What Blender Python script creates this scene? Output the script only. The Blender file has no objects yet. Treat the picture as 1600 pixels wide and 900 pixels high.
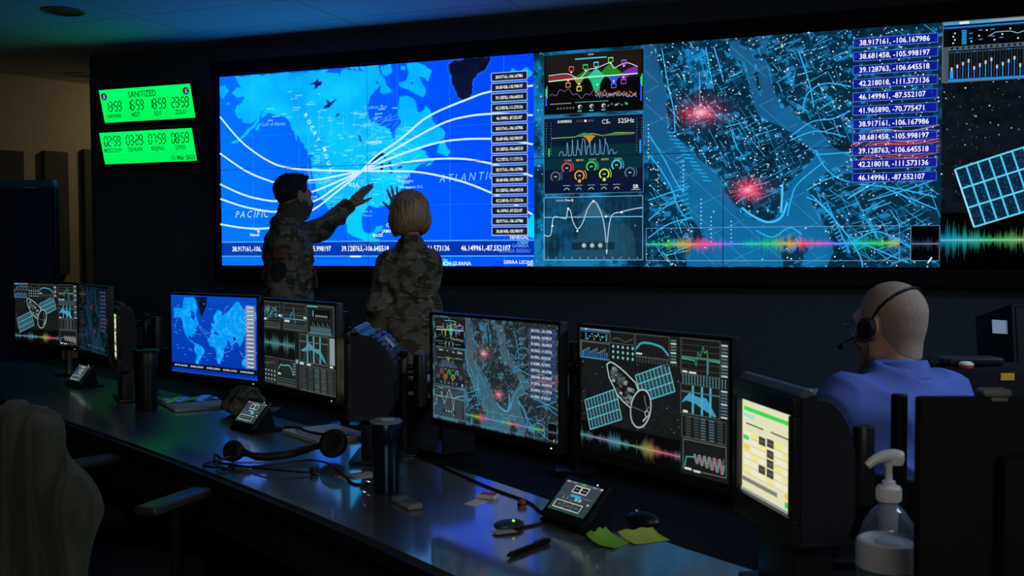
import bpy, bmesh, math, random
import numpy as np
from mathutils import Vector, Matrix, Euler
from mathutils.noise import noise as mnoise

# ------------------------------------------------------------------ camera
SC = bpy.context.scene
COL = SC.collection
pi = math.pi
cam = bpy.data.cameras.new('camera')
cam_ob = bpy.data.objects.new('camera', cam)
COL.objects.link(cam_ob)
cam.sensor_width = 36.0
cam.lens = 36.0 * 1629.2 / 1600.0
cam.clip_start = 0.05
PITCH, ROLL = 0.0383, -0.00385
_f = Vector((0, math.cos(PITCH), -math.sin(PITCH)))
_r0 = Vector((1, 0, 0))
_u0 = _r0.cross(_f)
_r = _r0 * math.cos(ROLL) + _u0 * math.sin(ROLL)
_u = -_r0 * math.sin(ROLL) + _u0 * math.cos(ROLL)
_m = Matrix.Identity(4)
for _i in range(3):
    _m[_i][0], _m[_i][1], _m[_i][2] = _r[_i], _u[_i], -_f[_i]
_m.translation = (0, 0, 1.42)
cam_ob.matrix_world = _m
cam.dof.use_dof = True
cam.dof.focus_distance = 5.2
cam.dof.aperture_fstop = 9.0
SC.camera = cam_ob

# ------------------------------------------------------------------ view + world
SC.view_settings.view_transform = 'Standard'
SC.view_settings.look = 'None'
SC.view_settings.exposure = 0.0
SC.view_settings.gamma = 1.0
SC.view_settings.use_curve_mapping = False
SC.cycles.use_denoising = True
SC.cycles.transparent_max_bounces = 48
SC.cycles.max_bounces = 8
SC.cycles.sample_clamp_indirect = 4.0
wd = bpy.data.worlds.new('world')
SC.world = wd
wd.use_nodes = True
wd.node_tree.nodes['Background'].inputs[0].default_value = (0.1, 0.2, 0.35, 1)
wd.node_tree.nodes['Background'].inputs[1].default_value = 0.002

# the wall the big screens hang on: origin at the lower left screen corner
WYAW = -0.37094
WD = Vector((math.cos(WYAW), math.sin(WYAW), 0))
WN = Vector((math.sin(WYAW), -math.cos(WYAW), 0))
W0 = Vector((-2.1197, 7.6296, 1.3012))
CEIL = 2.93


def on_wall(s, off, z):
    p = W0 + WD * s + WN * off
    return Vector((p.x, p.y, z))


def area(name, loc, target, size, size_y, watts, col, spread=180):
    l = bpy.data.lights.new(name, 'AREA')
    l.shape = 'RECTANGLE'
    l.size, l.size_y, l.energy, l.color = size, size_y, watts, col
    l.spread = math.radians(spread)
    o = bpy.data.objects.new(name, l)
    COL.objects.link(o)
    o.location = loc
    o.rotation_euler = (Vector(target) - Vector(loc)).to_track_quat('-Z', 'Y').to_euler()
    return o


# warm alcove lamp; the other two are added fill lights, not fixtures
area('alcove_lamp', (-2.75, 9.3, CEIL - 0.03), (-3.5, 9.75, 1.4), 0.25, 0.25, 5.2, (1.0, 0.88, 0.66))
area('fill_light_seats', (0.2, -1.2, CEIL - 0.03), (0.1, 3.0, 0.6), 1.2, 0.6, 10.5, (1.0, 0.94, 0.86), 100)  # added fill for the desk and the standing figures
area('fill_light_aisle', (2.9, 2.2, CEIL - 0.03), (1.4, 3.6, 0.4), 1.2, 0.6, 30.0, (0.55, 0.72, 1.0), 110)  # added cool fill for the blue shirt and the lower right wall


# ------------------------------------------------------------------ small helpers
def lin(c):
    return tuple(v / 12.92 if v <= 0.04045 else ((v + 0.055) / 1.055) ** 2.4 for v in c)


def rgb(r, g, b):
    return lin((r / 255.0, g / 255.0, b / 255.0))


MATS = {}


def mat(name, col, rough=0.5, metal=0.0, noise=0.0, nscale=60.0, bump=0.0, bscale=200.0, spec=0.5, **kw):
    if name in MATS:
        return MATS[name]
    m = bpy.data.materials.new(name)
    m.use_nodes = True
    nt = m.node_tree
    b = nt.nodes['Principled BSDF']
    b.inputs['Base Color'].default_value = (*col, 1)
    b.inputs['Roughness'].default_value = rough
    b.inputs['Metallic'].default_value = metal
    b.inputs['Specular IOR Level'].default_value = spec
    for k, v in kw.items():
        b.inputs[k].default_value = v
    tc = nt.nodes.new('ShaderNodeTexCoord')
    if noise > 0:
        n = nt.nodes.new('ShaderNodeTexNoise')
        n.inputs['Scale'].default_value = nscale
        n.inputs['Detail'].default_value = 4
        nt.links.new(tc.outputs['Object'], n.inputs['Vector'])
        r = nt.nodes.new('ShaderNodeValToRGB')
        r.color_ramp.elements[0].position = 0.3
        r.color_ramp.elements[1].position = 0.7
        r.color_ramp.elements[0].color = (*[max(0, c * (1 - noise)) for c in col], 1)
        r.color_ramp.elements[1].color = (*[c * (1 + noise) for c in col], 1)
        nt.links.new(n.outputs['Fac'], r.inputs['Fac'])
        nt.links.new(r.outputs['Color'], b.inputs['Base Color'])
    if bump > 0:
        n = nt.nodes.new('ShaderNodeTexNoise')
        n.inputs['Scale'].default_value = bscale
        n.inputs['Detail'].default_value = 3
        nt.links.new(tc.outputs['Object'], n.inputs['Vector'])
        bp = nt.nodes.new('ShaderNodeBump')
        bp.inputs['Strength'].default_value = bump
        bp.inputs['Distance'].default_value = 0.01
        nt.links.new(n.outputs['Fac'], bp.inputs['Height'])
        nt.links.new(bp.outputs['Normal'], b.inputs['Normal'])
    MATS[name] = m
    return m


def glow_mat(name, col, strength=1.0):
    if name in MATS:
        return MATS[name]
    m = bpy.data.materials.new(name)
    m.use_nodes = True
    b = m.node_tree.nodes['Principled BSDF']
    b.inputs['Base Color'].default_value = (*col, 1)
    b.inputs['Emission Color'].default_value = (*col, 1)
    b.inputs['Emission Strength'].default_value = strength
    MATS[name] = m
    return m


def camo_mat(name, seed=0.0):
    """woven four-colour field pattern"""
    if name in MATS:
        return MATS[name]
    m = bpy.data.materials.new(name)
    m.use_nodes = True
    nt = m.node_tree
    b = nt.nodes['Principled BSDF']
    b.inputs['Roughness'].default_value = 0.85
    b.inputs['Specular IOR Level'].default_value = 0.2
    tc = nt.nodes.new('ShaderNodeTexCoord')
    mp = nt.nodes.new('ShaderNodeMapping')
    mp.inputs['Scale'].default_value = (1.0, 1.0, 1.7)
    mp.inputs['Location'].default_value = (seed, seed * 2, 0)
    nt.links.new(tc.outputs['Object'], mp.inputs['Vector'])
    prev = None
    cols = [rgb(128, 122, 100), rgb(78, 84, 58), rgb(88, 70, 50), rgb(160, 150, 124)]
    for i, (sc, lo, hi) in enumerate(((9.0, 0.5, 0.56), (14.0, 0.56, 0.60), (22.0, 0.60, 0.63))):
        n = nt.nodes.new('ShaderNodeTexNoise')
        n.inputs['Scale'].default_value = sc
        n.inputs['Detail'].default_value = 3.0
        n.inputs['Distortion'].default_value = 0.6
        n.noise_dimensions = '4D'
        n.inputs['W'].default_value = i * 3.7 + seed
        nt.links.new(mp.outputs['Vector'], n.inputs['Vector'])
        r = nt.nodes.new('ShaderNodeMapRange')
        r.inputs['From Min'].default_value = lo
        r.inputs['From Max'].default_value = hi
        nt.links.new(n.outputs['Fac'], r.inputs['Value'])
        mx = nt.nodes.new('ShaderNodeMix')
        mx.data_type = 'RGBA'
        if prev is None:
            mx.inputs['A'].default_value = (*cols[0], 1)
        else:
            nt.links.new(prev, mx.inputs['A'])
        mx.inputs['B'].default_value = (*cols[i + 1], 1)
        nt.links.new(r.outputs['Result'], mx.inputs['Factor'])
        prev = mx.outputs['Result']
    nt.links.new(prev, b.inputs['Base Color'])
    n = nt.nodes.new('ShaderNodeTexNoise')
    n.inputs['Scale'].default_value = 26.0
    n.inputs['Detail'].default_value = 4
    nt.links.new(tc.outputs['Object'], n.inputs['Vector'])
    bp = nt.nodes.new('ShaderNodeBump')
    bp.inputs['Strength'].default_value = 0.5
    bp.inputs['Distance'].default_value = 0.02
    nt.links.new(n.outputs['Fac'], bp.inputs['Height'])
    nt.links.new(bp.outputs['Normal'], b.inputs['Normal'])
    MATS[name] = m
    return m


class MB:
    """collects shapes into one mesh"""

    def __init__(self):
        self.bm = bmesh.new()

    def _add(self, verts, faces, M=None):
        if M is not None:
            verts = [M @ Vector(v) for v in verts]
        vs = [self.bm.verts.new(v) for v in verts]
        for f in faces:
            try:
                self.bm.faces.new([vs[i] for i in f])
            except ValueError:
                pass
        return self

    def box(self, c, s, bev=0.0, M=None, seg=2):
        x, y, z = (v / 2 for v in s)
        b = min(bev, 0.49 * min(s))
        if b <= 0:
            vs = [(c[0] + i * x, c[1] + j * y, c[2] + k * z) for i in (-1, 1) for j in (-1, 1) for k in (-1, 1)]
            return self._add(vs, [(0, 1, 3, 2), (4, 6, 7, 5), (0, 4, 5, 1), (2, 3, 7, 6), (0, 2, 6, 4), (1, 5, 7, 3)], M)
        t = bmesh.new()
        bmesh.ops.create_cube(t, size=1.0)
        for v in t.verts:
            v.co = Vector((v.co.x * s[0], v.co.y * s[1], v.co.z * s[2]))
        bmesh.ops.bevel(t, geom=t.edges[:] + t.verts[:], offset=b, segments=seg, profile=0.6, affect='EDGES')
        t.verts.index_update()
        vs = [v.co + Vector(c) for v in t.verts]
        fs = [[v.index for v in f.verts] for f in t.faces]
        t.free()
        return self._add(vs, fs, M)

    def lathe(self, prof, n=24, c=(0, 0, 0), M=None):
        vs, fs = [], []
        for r, z in prof:
            for i in range(n):
                a = 2 * pi * i / n
                vs.append((c[0] + r * math.cos(a), c[1] + r * math.sin(a), c[2] + z))
        for k in range(len(prof) - 1):
            for i in range(n):
                j = (i + 1) % n
                fs.append((k * n + i, k * n + j, k * n + n + j, k * n + n + i))
        if prof[0][0] > 1e-6:
            fs.append(tuple(range(n - 1, -1, -1)))
        if prof[-1][0] > 1e-6:
            fs.append(tuple((len(prof) - 1) * n + i for i in range(n)))
        return self._add(vs, fs, M)

    def cyl(self, a, b, r, n=20, bev=0.0, r2=None):
        a, b = Vector(a), Vector(b)
        d = b - a
        L = d.length
        q = d.to_track_quat('Z', 'Y').to_matrix().to_4x4()
        q.translation = a
        r2 = r if r2 is None else r2
        if bev > 0:
            pr = [(r - bev, 0), (r, bev), (r2, L - bev), (r2 - bev, L)]
        else:
            pr = [(r, 0), (r2, L)]
        return self.lathe(pr, n, M=q)

    def tube(self, pts, r, n=8, closed=False):
        pts = [Vector(p) for p in pts]
        N = len(pts)
        rs = r if isinstance(r, (list, tuple)) else [r] * N
        up = None
        vs, fs = [], []
        for i, p in enumerate(pts):
            if closed:
                d = pts[(i + 1) % N] - pts[i - 1]
            else:
                d = pts[min(i + 1, N - 1)] - pts[max(i - 1, 0)]
            d.normalize()
            if up is None:
                up = Vector((0, 0, 1)) if abs(d.z) < 0.9 else Vector((1, 0, 0))
            s = d.cross(up)
            s.normalize()
            up = s.cross(d)
            for k in range(n):
                a = 2 * pi * k / n
                vs.append(p + (s * math.cos(a) + up * math.sin(a)) * rs[i])
        for i in range(N if closed else N - 1):
            j = (i + 1) % N
            for k in range(n):
                l = (k + 1) % n
                fs.append((i * n + k, i * n + l, j * n + l, j * n + k))
        if not closed:
            fs.append(tuple(range(n - 1, -1, -1)))
            fs.append(tuple((N - 1) * n + k for k in range(n)))
        return self._add(vs, fs)

    def prism(self, poly, z0, z1, M=None):
        n = len(poly)
        vs = [(x, y, z0) for x, y in poly] + [(x, y, z1) for x, y in poly]
        fs = [tuple(range(n - 1, -1, -1)), tuple(range(n, 2 * n))]
        fs += [(i, (i + 1) % n, n + (i + 1) % n, n + i) for i in range(n)]
        return self._add(vs, fs, M)

    def ball(self, c, r, n=16, m=10, M=None):
        rx, ry, rz = r if isinstance(r, (tuple, list)) else (r, r, r)
        vs, fs = [(c[0], c[1], c[2] - rz)], []
        for j in range(1, m):
            b = -pi / 2 + pi * j / m
            for i in range(n):
                a = 2 * pi * i / n
                vs.append((c[0] + rx * math.cos(b) * math.cos(a), c[1] + ry * math.cos(b) * math.sin(a), c[2] + rz * math.sin(b)))
        vs.append((c[0], c[1], c[2] + rz))
        for i in range(n):
            fs.append((0, 1 + (i + 1) % n, 1 + i))
            fs.append((len(vs) - 1, 1 + (m - 2) * n + i, 1 + (m - 2) * n + (i + 1) % n))
        for j in range(m - 2):
            for i in range(n):
                k = (i + 1) % n
                fs.append((1 + j * n + i, 1 + j * n + k, 1 + (j + 1) * n + k, 1 + (j + 1) * n + i))
        return self._add(vs, fs, M)

    def sheet(self, fn, nu, nv, th=0.0):
        """a surface fn(u, v) -> point, given thickness th along its normal"""
        P = [[Vector(fn(i / nu, j / nv)) for j in range(nv + 1)] for i in range(nu + 1)]
        vs = [p for row in P for p in row]
        w = nv + 1
        fs = [(i * w + j, (i + 1) * w + j, (i + 1) * w + j + 1, i * w + j + 1) for i in range(nu) for j in range(nv)]
        if th <= 0:
            return self._add(vs, fs)
        N = len(vs)
        low = []
        for i in range(nu + 1):
            for j in range(nv + 1):
                du = P[min(i + 1, nu)][j] - P[max(i - 1, 0)][j]
                dv = P[i][min(j + 1, nv)] - P[i][max(j - 1, 0)]
                low.append(P[i][j] - du.cross(dv).normalized() * th)
        fs2 = [tuple(N + k for k in reversed(f)) for f in fs]
        rim = [i * w for i in range(nu + 1)] + [nu * w + j for j in range(1, nv + 1)] + [i * w + nv for i in range(nu - 1, -1, -1)] + [j for j in range(nv - 1, 0, -1)]
        sd = [(rim[k], N + rim[k], N + rim[(k + 1) % len(rim)], rim[(k + 1) % len(rim)]) for k in range(len(rim))]
        return self._add(vs + low, fs + fs2 + sd)


def obj(name, mb, m, parent=None, loc=None, rotz=0.0, smooth=True, label=None, fix=True):
    me = bpy.data.meshes.new(name)
    if isinstance(mb, MB):
        if fix:
            bmesh.ops.recalc_face_normals(mb.bm, faces=mb.bm.faces[:])
        mb.bm.to_mesh(me)
        mb.bm.free()
    else:
        me = mb
        me.name = name
    for mm in (m if isinstance(m, (list, tuple)) else [m]):
        me.materials.append(mm)
    if smooth and len(me.polygons):
        me.polygons.foreach_set('use_smooth', [True] * len(me.polygons))
        if isinstance(mb, MB):
            me.set_sharp_from_angle(angle=math.radians(35))
    o = bpy.data.objects.new(name, me)
    COL.objects.link(o)
    if parent is not None:
        o.parent = parent
    if loc is not None:
        o.location = loc
    o.rotation_euler.z = rotz
    if label:
        o['label'] = label
    return o


def tag(o, label, cat, group=None):
    o['label'] = label
    o['category'] = cat
    if group:
        o['group'] = group
    return o


def thing(name, label, cat, loc=(0, 0, 0), rotz=0.0, group=None):
    o = bpy.data.objects.new(name, None)
    COL.objects.link(o)
    o.location = loc
    o.rotation_euler.z = rotz
    o.empty_display_size = 0.1
    return tag(o, label, cat, group)


def struct(name, mb, m):
    o = obj(name, mb, m, smooth=False)
    o['kind'] = 'structure'
    return o


def dup(root, loc, rotz, label, group=None):
    def cp(o, par):
        c = o.copy()
        COL.objects.link(c)
        if par is not None:
            c.parent = par
        for ch in [k for k in o.children]:
            cp(ch, c)
        return c
    r = cp(root, None)
    r.location = loc
    r.rotation_euler.z = rotz
    r['label'] = label
    if group:
        r['group'] = group
    return r


def spline(pts, n=8):
    P = [Vector(p) for p in pts]
    out = []
    for i in range(len(P) - 1):
        p0, p1, p2, p3 = P[max(i - 1, 0)], P[i], P[i + 1], P[min(i + 2, len(P) - 1)]
        for k in range(n):
            t = k / n
            out.append(0.5 * ((2 * p1) + (p2 - p0) * t + (2 * p0 - 5 * p1 + 4 * p2 - p3) * t * t + (3 * p1 - p0 - 3 * p2 + p3) * t ** 3))
    out.append(P[-1])
    return out
# ------------------------------------------------------------------ lit screen pictures (flat, each on its own display)
LAND=[(.055,.996),(.066,.969),(.073,.946),(.081,.932),(.068,.94),(.055,.929),(.044,.914),(.055,.89),(.07,.886),(.083,.891),(.088,.877),(.079,.856),(.061,.845),(.059,.829),(.055,.82),(.059,.794),(.069,.777),(.08,.776),(.082,.753),(.097,.749),(.115,.754),(.13,.762),(.119,.737),(.097,.711),(.071,.674),(.045,.657),(.036,.642),(.045,.644),(.06,.653),(.075,.666),(.091,.689),(.106,.702),(.123,.728),(.136,.758),(.141,.777),(.149,.801),(.156,.81),(.149,.789),(.145,.77),(.162,.781),(.17,.799),(.183,.789),(.2,.781),(.212,.783),(.225,.772),(.237,.752),(.245,.736),(.251,.71),(.258,.688),(.264,.66),(.268,.631),(.27,.653),(.266,.678),(.278,.665),(.282,.639),(.29,.626),(.292,.601),(.304,.582),(.312,.557),(.314,.519),(.315,.488),(.318,.473),(.326,.435),(.329,.398),(.337,.367),(.353,.341),(.359,.319),(.365,.301),(.371,.288),(.381,.279),(.377,.3),(.375,.316),(.381,.313),(.391,.291),(.405,.26),(.421,.229),(.43,.201),(.432,.173),(.448,.155),(.464,.143),(.483,.127),(.502,.118),(.518,.106),(.531,.094),(.513,.106),(.528,.069),(.544,.051),(.552,.069),(.548,.093),(.533,.111),(.537,.129),(.525,.133),(.521,.16),(.537,.172),(.545,.199),(.523,.193),(.519,.166),(.506,.16),(.494,.163),(.503,.163),(.487,.173),(.48,.203),(.478,.234),(.482,.27),(.49,.288),(.491,.291),(.503,.302),(.514,.296),(.53,.293),(.541,.301),(.557,.301),(.568,.291),(.574,.267),(.581,.24),(.585,.273),(.582,.297),(.587,.327),(.603,.35),(.607,.362),(.603,.38),(.611,.397),(.615,.418),(.618,.433),(.63,.45),(.645,.473),(.648,.478),(.663,.497),(.679,.502),(.696,.521),(.679,.489),(.694,.496),(.708,.527),(.688,.535),(.68,.562),(.663,.573),(.684,.594),(.713,.592),(.729,.614),(.739,.623),(.738,.65),(.73,.67),(.713,.691),(.701,.712),(.701,.738),(.693,.765),(.681,.789),(.677,.767),(.664,.751),(.656,.769),(.654,.795),(.644,.823),(.627,.838),(.602,.837),(.599,.794),(.597,.754),(.605,.714),(.592,.678),(.586,.675),(.588,.635),(.581,.635),(.575,.649),(.573,.683),(.554,.691),(.528,.714),(.511,.729),(.503,.763),(.501,.804),(.503,.824),(.521,.863),(.534,.882),(.547,.9),(.549,.94),(.541,.968),(.538,1.006),(.5,1),(.43,1),(.492,.969),(.485,.976),(.473,1.002),(.469,.978),(.449,.983),(.434,.988),(.441,.997),(.414,.985),(.414,.957),(.406,.976),(.39,.978),(.37,.981),(.38,.996)]
L_SOUTH=[(.551,.937),(.56,.906),(.583,.869),(.576,.863),(.564,.858),(.542,.867),(.547,.9)]
L_ARC=[(.545,.995),(.575,1.001),(.579,.957),(.56,.939),(.548,.957)]
L_BAFFIN=[(.624,.998),(.666,.996),(.703,.945),(.69,.901),(.678,.919),(.665,.933),(.669,.906),(.681,.872),(.681,.846),(.673,.827),(.644,.85),(.631,.871),(.602,.891),(.6,.908),(.623,.918),(.632,.951),(.624,.978)]
L_SM=[(.605,.987),(.618,.989),(.619,.965),(.609,.96),(.603,.974)]
L_NEWF=[(.737,.617),(.721,.585),(.716,.553),(.737,.545),(.75,.536),(.757,.556),(.745,.58)]
L_ICE=[(.938,.933),(.953,.924),(.98,.933),(.996,.913),(.988,.889),(.964,.878),(.945,.893),(.934,.911)]
L_AFR=[(.977,.194),(.982,.222),(.99,.241),(1,.25),(1.003,.131),(.987,.134)]
L_CUBA=[(.557,.204),(.57,.218),(.591,.201),(.606,.178),(.593,.182),(.575,.201)]
L_BRA=[(.728,.013),(.738,.027),(.753,.017),(.767,.008),(.778,-.001),(.728,-.002)]
L_SIB=[(.001,.954),(.016,.954),(.033,.927),(.021,.905),(.016,.883),(.002,.887)]
L_NUN=[(.02,.862),(.031,.864),(.04,.853),(.029,.85)]
L_KOD=[(.124,.727),(.136,.742),(.141,.739),(.134,.714),(.126,.708)]
L_VAN=[(.291,.601),(.3,.598),(.322,.559),(.318,.556),(.304,.579)]
GREEN=[(.766,1),(.753,.979),(.754,.942),(.764,.909),(.768,.87),(.779,.822),(.792,.804),(.808,.792),(.816,.812),(.823,.856),(.828,.895),(.84,.919),(.86,.935),(.872,.96),(.88,.995)]
K1=[(.311,.929),(.329,.939),(.341,.953),(.342,.938),(.354,.936),(.351,.921),(.341,.918),(.336,.9),(.333,.911),(.323,.898),(.332,.92),(.325,.93)]
K2=[(.356,.808),(.373,.823),(.365,.847),(.381,.829),(.404,.848),(.384,.819),(.377,.806),(.364,.802)]
K3=[(.396,.754),(.402,.77),(.415,.768),(.405,.762)]
K4=[(.469,.657),(.477,.652),(.483,.623),(.476,.628)]
K5=[(.482,.615),(.485,.615),(.485,.6)]
K6=[(.516,.536),(.544,.57),(.555,.553),(.558,.533),(.545,.551),(.51,.512)]
K7=[(.538,.49),(.547,.516),(.549,.472),(.541,.46)]
K8=[(.564,.515),(.574,.52),(.572,.49),(.584,.473),(.575,.46),(.565,.466),(.575,.472),(.569,.491)]
K9=[(.592,.487),(.607,.497),(.61,.49),(.596,.481)]
K10=[(.638,.903),(.644,.904),(.642,.893)]
K11=[(.525,.922),(.536,.914),(.534,.908)]
ARC0=[(.479,.477),(.527,.549),(.606,.63),(.692,.733),(.812,.806),(.877,.834),(.998,.85)]
ARC1=[(.479,.477),(.59,.582),(.714,.682),(.789,.718),(.88,.728),(.997,.711)]
ARC2=[(.479,.477),(.59,.545),(.706,.598),(.788,.613),(.88,.609),(.94,.595),(.997,.575)]
ARC3=[(.479,.477),(.558,.498),(.675,.521),(.78,.521),(.861,.498),(.94,.458),(.996,.425)]
ARC4=[(.479,.477),(.59,.471),(.675,.458),(.787,.412),(.878,.351),(.939,.299),(.995,.245)]
ARC5=[(-0,.79),(.082,.644),(.178,.539),(.255,.502),(.356,.487),(.479,.477)]
ARC6=[(-.002,.597),(.089,.499),(.168,.445),(.207,.434),(.331,.441),(.397,.456),(.479,.477)]
ARC7=[(-.003,.433),(.08,.374),(.159,.342),(.215,.34),(.33,.386),(.397,.425),(.479,.477)]
ARC8=[(-.003,.355),(.079,.312),(.159,.286),(.211,.285),(.33,.336),(.397,.4),(.479,.475)]
ARC9=[(-.004,.22),(.078,.199),(.158,.195),(.236,.219),(.33,.297),(.397,.374),(.479,.472)]
box1=[(.879,.929),(.981,.872)]
box16=[(.879,.189),(.982,.146)]
band=[(0,.124),(-0,.049),(.037,.078),(.787,.076),(.941,.088)]
pacific=[(.049,.27),(.18,.266)]
atl=[(.724,.415),(.879,.426)]
gulf=[(.155,.734)]
hud=[(.519,.789)]
rocky=[(.287,.789),(.32,.658),(.346,.605),(.377,.477)]
canada=[(.52,.618)]
usa=[(.452,.406)]
W_NA=[(.033,.83),(.073,.839),(.139,.829),(.159,.968),(.276,.98),(.3,.947),(.32,.825),(.304,.756),(.337,.635),(.309,.592),(.294,.536),(.26,.492),(.252,.464),(.224,.475),(.201,.487),(.218,.433),(.262,.41),(.287,.385),(.249,.395),(.199,.446),(.151,.539),(.143,.635),(.12,.703),(.074,.717),(.04,.698),(.03,.781)]
W_HB=[(.244,.8),(.277,.789),(.293,.731),(.269,.685),(.24,.711)]
W_SA=[(.28,.384),(.325,.385),(.362,.358),(.401,.314),(.389,.258),(.355,.213),(.326,.125),(.288,.134),(.306,.235),(.273,.301)]
W_GR=[(.289,.981),(.435,.987),(.426,.872),(.394,.789),(.366,.726),(.345,.813),(.33,.908)]
W_AF=[(.469,.51),(.508,.533),(.556,.517),(.617,.509),(.637,.417),(.667,.407),(.628,.35),(.618,.255),(.577,.157),(.547,.164),(.534,.287),(.518,.352),(.463,.367),(.435,.439)]
W_EU=[(.473,.537),(.487,.633),(.52,.662),(.506,.715),(.518,.769),(.558,.839),(.608,.804),(.597,.758),(.641,.79),(.691,.833),(.742,.915),(.791,.956),(.814,.905),(.862,.849),(.888,.909),(.939,.905),(.982,.824),(.987,.734),(.931,.691),(.875,.596),(.844,.489),(.802,.38),(.781,.431),(.746,.454),(.713,.369),(.686,.449),(.651,.461),(.664,.42),(.634,.401),(.605,.508),(.569,.532),(.521,.561),(.495,.526)]
W_AU=[(.816,.211),(.858,.268),(.881,.257),(.892,.151),(.828,.157)]
W_UK=[(.479,.659),(.495,.667),(.5,.634),(.481,.626)]
W_JP=[(.875,.596),(.894,.624),(.895,.598)]
W_IN=[(.773,.377),(.8,.328),(.857,.301),(.811,.309)]
HUD=[(.297,1.001),(.322,.999),(.337,.907),(.347,.83),(.356,.772),(.356,.695),(.359,.632),(.372,.593),(.404,.546),(.432,.488),(.432,.492),(.461,.447),(.494,.39),(.5,.338),(.529,.273),(.551,.233),(.576,.203),(.608,.197),(.63,.214),(.646,.321),(.668,.36),(.648,.351),(.689,.412),(.727,.485),(.724,.494),(.683,.537),(.702,.526),(.667,.579),(.638,.607),(.625,.618),(.584,.658),(.571,.727),(.564,.795),(.554,.871),(.547,.902),(.519,.918),(.513,.987),(.541,.993),(.537,.965),(.568,.937),(.596,.952),(.582,.985),(.609,.997),(.602,.951),(.606,.926),(.568,.925),(.575,.899),(.602,.896),(.619,.772),(.639,.684),(.662,.694),(.669,.706),(.66,.695),(.667,.656),(.695,.615),(.73,.575),(.757,.516),(.774,.494),(.798,.468),(.804,.431),(.761,.421),(.73,.385),(.72,.361),(.703,.349),(.713,.274),(.733,.192),(.756,.118),(.763,.068),(.749,.006),(.686,.002),(.705,.081),(.682,.137),(.657,.125),(.64,.093),(.636,.1),(.645,.003),(.409,.002),(.42,.084),(.46,.142),(.443,.171),(.427,.201),(.42,.247),(.397,.289),(.367,.355),(.337,.397),(.344,.444),(.321,.475),(.321,.51),(.32,.513),(.298,.559),(.295,.675)]
ISL=[(.575,.884),(.582,.874),(.585,.812),(.593,.762),(.59,.738),(.581,.775),(.574,.838)]
from mathutils.geometry import tessellate_polygon

GLYPH = {}


def load_glyphs():
    chars = "ABCDEFGHIJKLMNOPQRSTUVWXYZabcdefghijklmnopqrstuvwxyz0123456789.,-:()²"
    obs = []
    for bold in (0, 1):
        for ch in chars + '|':
            for s in (ch, ch + '|'):
                c = bpy.data.curves.new('glyph', 'FONT')
                c.body = s
                c.size = 1.0
                c.resolution_u = 2
                c.offset = 0.015 if bold else 0.0
                o = bpy.data.objects.new('glyph', c)
                COL.objects.link(o)
                obs.append((bold, ch, len(s), o))
    dg = bpy.context.evaluated_depsgraph_get()
    dg.update()
    bar = {}
    tmp = {}
    for bold, ch, n, o in obs:
        e = o.evaluated_get(dg)
        me = e.to_mesh()
        co = np.zeros(len(me.vertices) * 3, dtype=np.float64)
        me.vertices.foreach_get('co', co)
        co = co.reshape(-1, 3)[:, :2].copy()
        fs = [tuple(p.vertices) for p in me.polygons]
        if n == 1:
            tmp[(bold, ch)] = (co, fs)
            if ch == '|':
                bar[bold] = co[:, 0].min()
        else:
            tmp[(bold, ch, 'w')] = co[:, 0].max()
        e.to_mesh_clear()
    for bold, ch, n, o in obs:
        if n == 1:
            co, fs = tmp[(bold, ch)]
            barw = tmp[(bold, '|')][0][:, 0].max()
            GLYPH[(bold, ch)] = (co, fs, tmp[(bold, ch, 'w')] - barw)
    for _, _, _, o in obs:
        c = o.data
        bpy.data.objects.remove(o)
        bpy.data.curves.remove(c)
    for b in (0, 1):
        GLYPH[(b, ' ')] = (np.zeros((0, 2)), [], 0.28)


load_glyphs()

SCREEN_MAT = bpy.data.materials.new('screen_light')
SCREEN_MAT.use_nodes = True
_nt = SCREEN_MAT.node_tree
_nt.nodes.clear()
_at = _nt.nodes.new('ShaderNodeAttribute')
_at.attribute_name = 'picture'
_em = _nt.nodes.new('ShaderNodeEmission')
_tr = _nt.nodes.new('ShaderNodeBsdfTransparent')
_mx = _nt.nodes.new('ShaderNodeMixShader')
_ou = _nt.nodes.new('ShaderNodeOutputMaterial')
_nt.links.new(_at.outputs['Color'], _em.inputs['Color'])
_nt.links.new(_at.outputs['Alpha'], _mx.inputs[0])
_nt.links.new(_tr.outputs[0], _mx.inputs[1])
_nt.links.new(_em.outputs[0], _mx.inputs[2])
_nt.links.new(_mx.outputs[0], _ou.inputs[0])
# overlays (opaque marks drawn on the lit picture)
MARK_MAT = SCREEN_MAT.copy()
MARK_MAT.name = 'screen_marks'
MARK_MAT.cycles.emission_sampling = 'NONE'
SCREEN_MAT.cycles.emission_sampling = 'FRONT'


def srgb2lin(a):
    a = np.clip(a, 0, None)
    return np.where(a <= 0.04045, a / 12.92, ((a + 0.055) / 1.055) ** 2.4)


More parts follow.
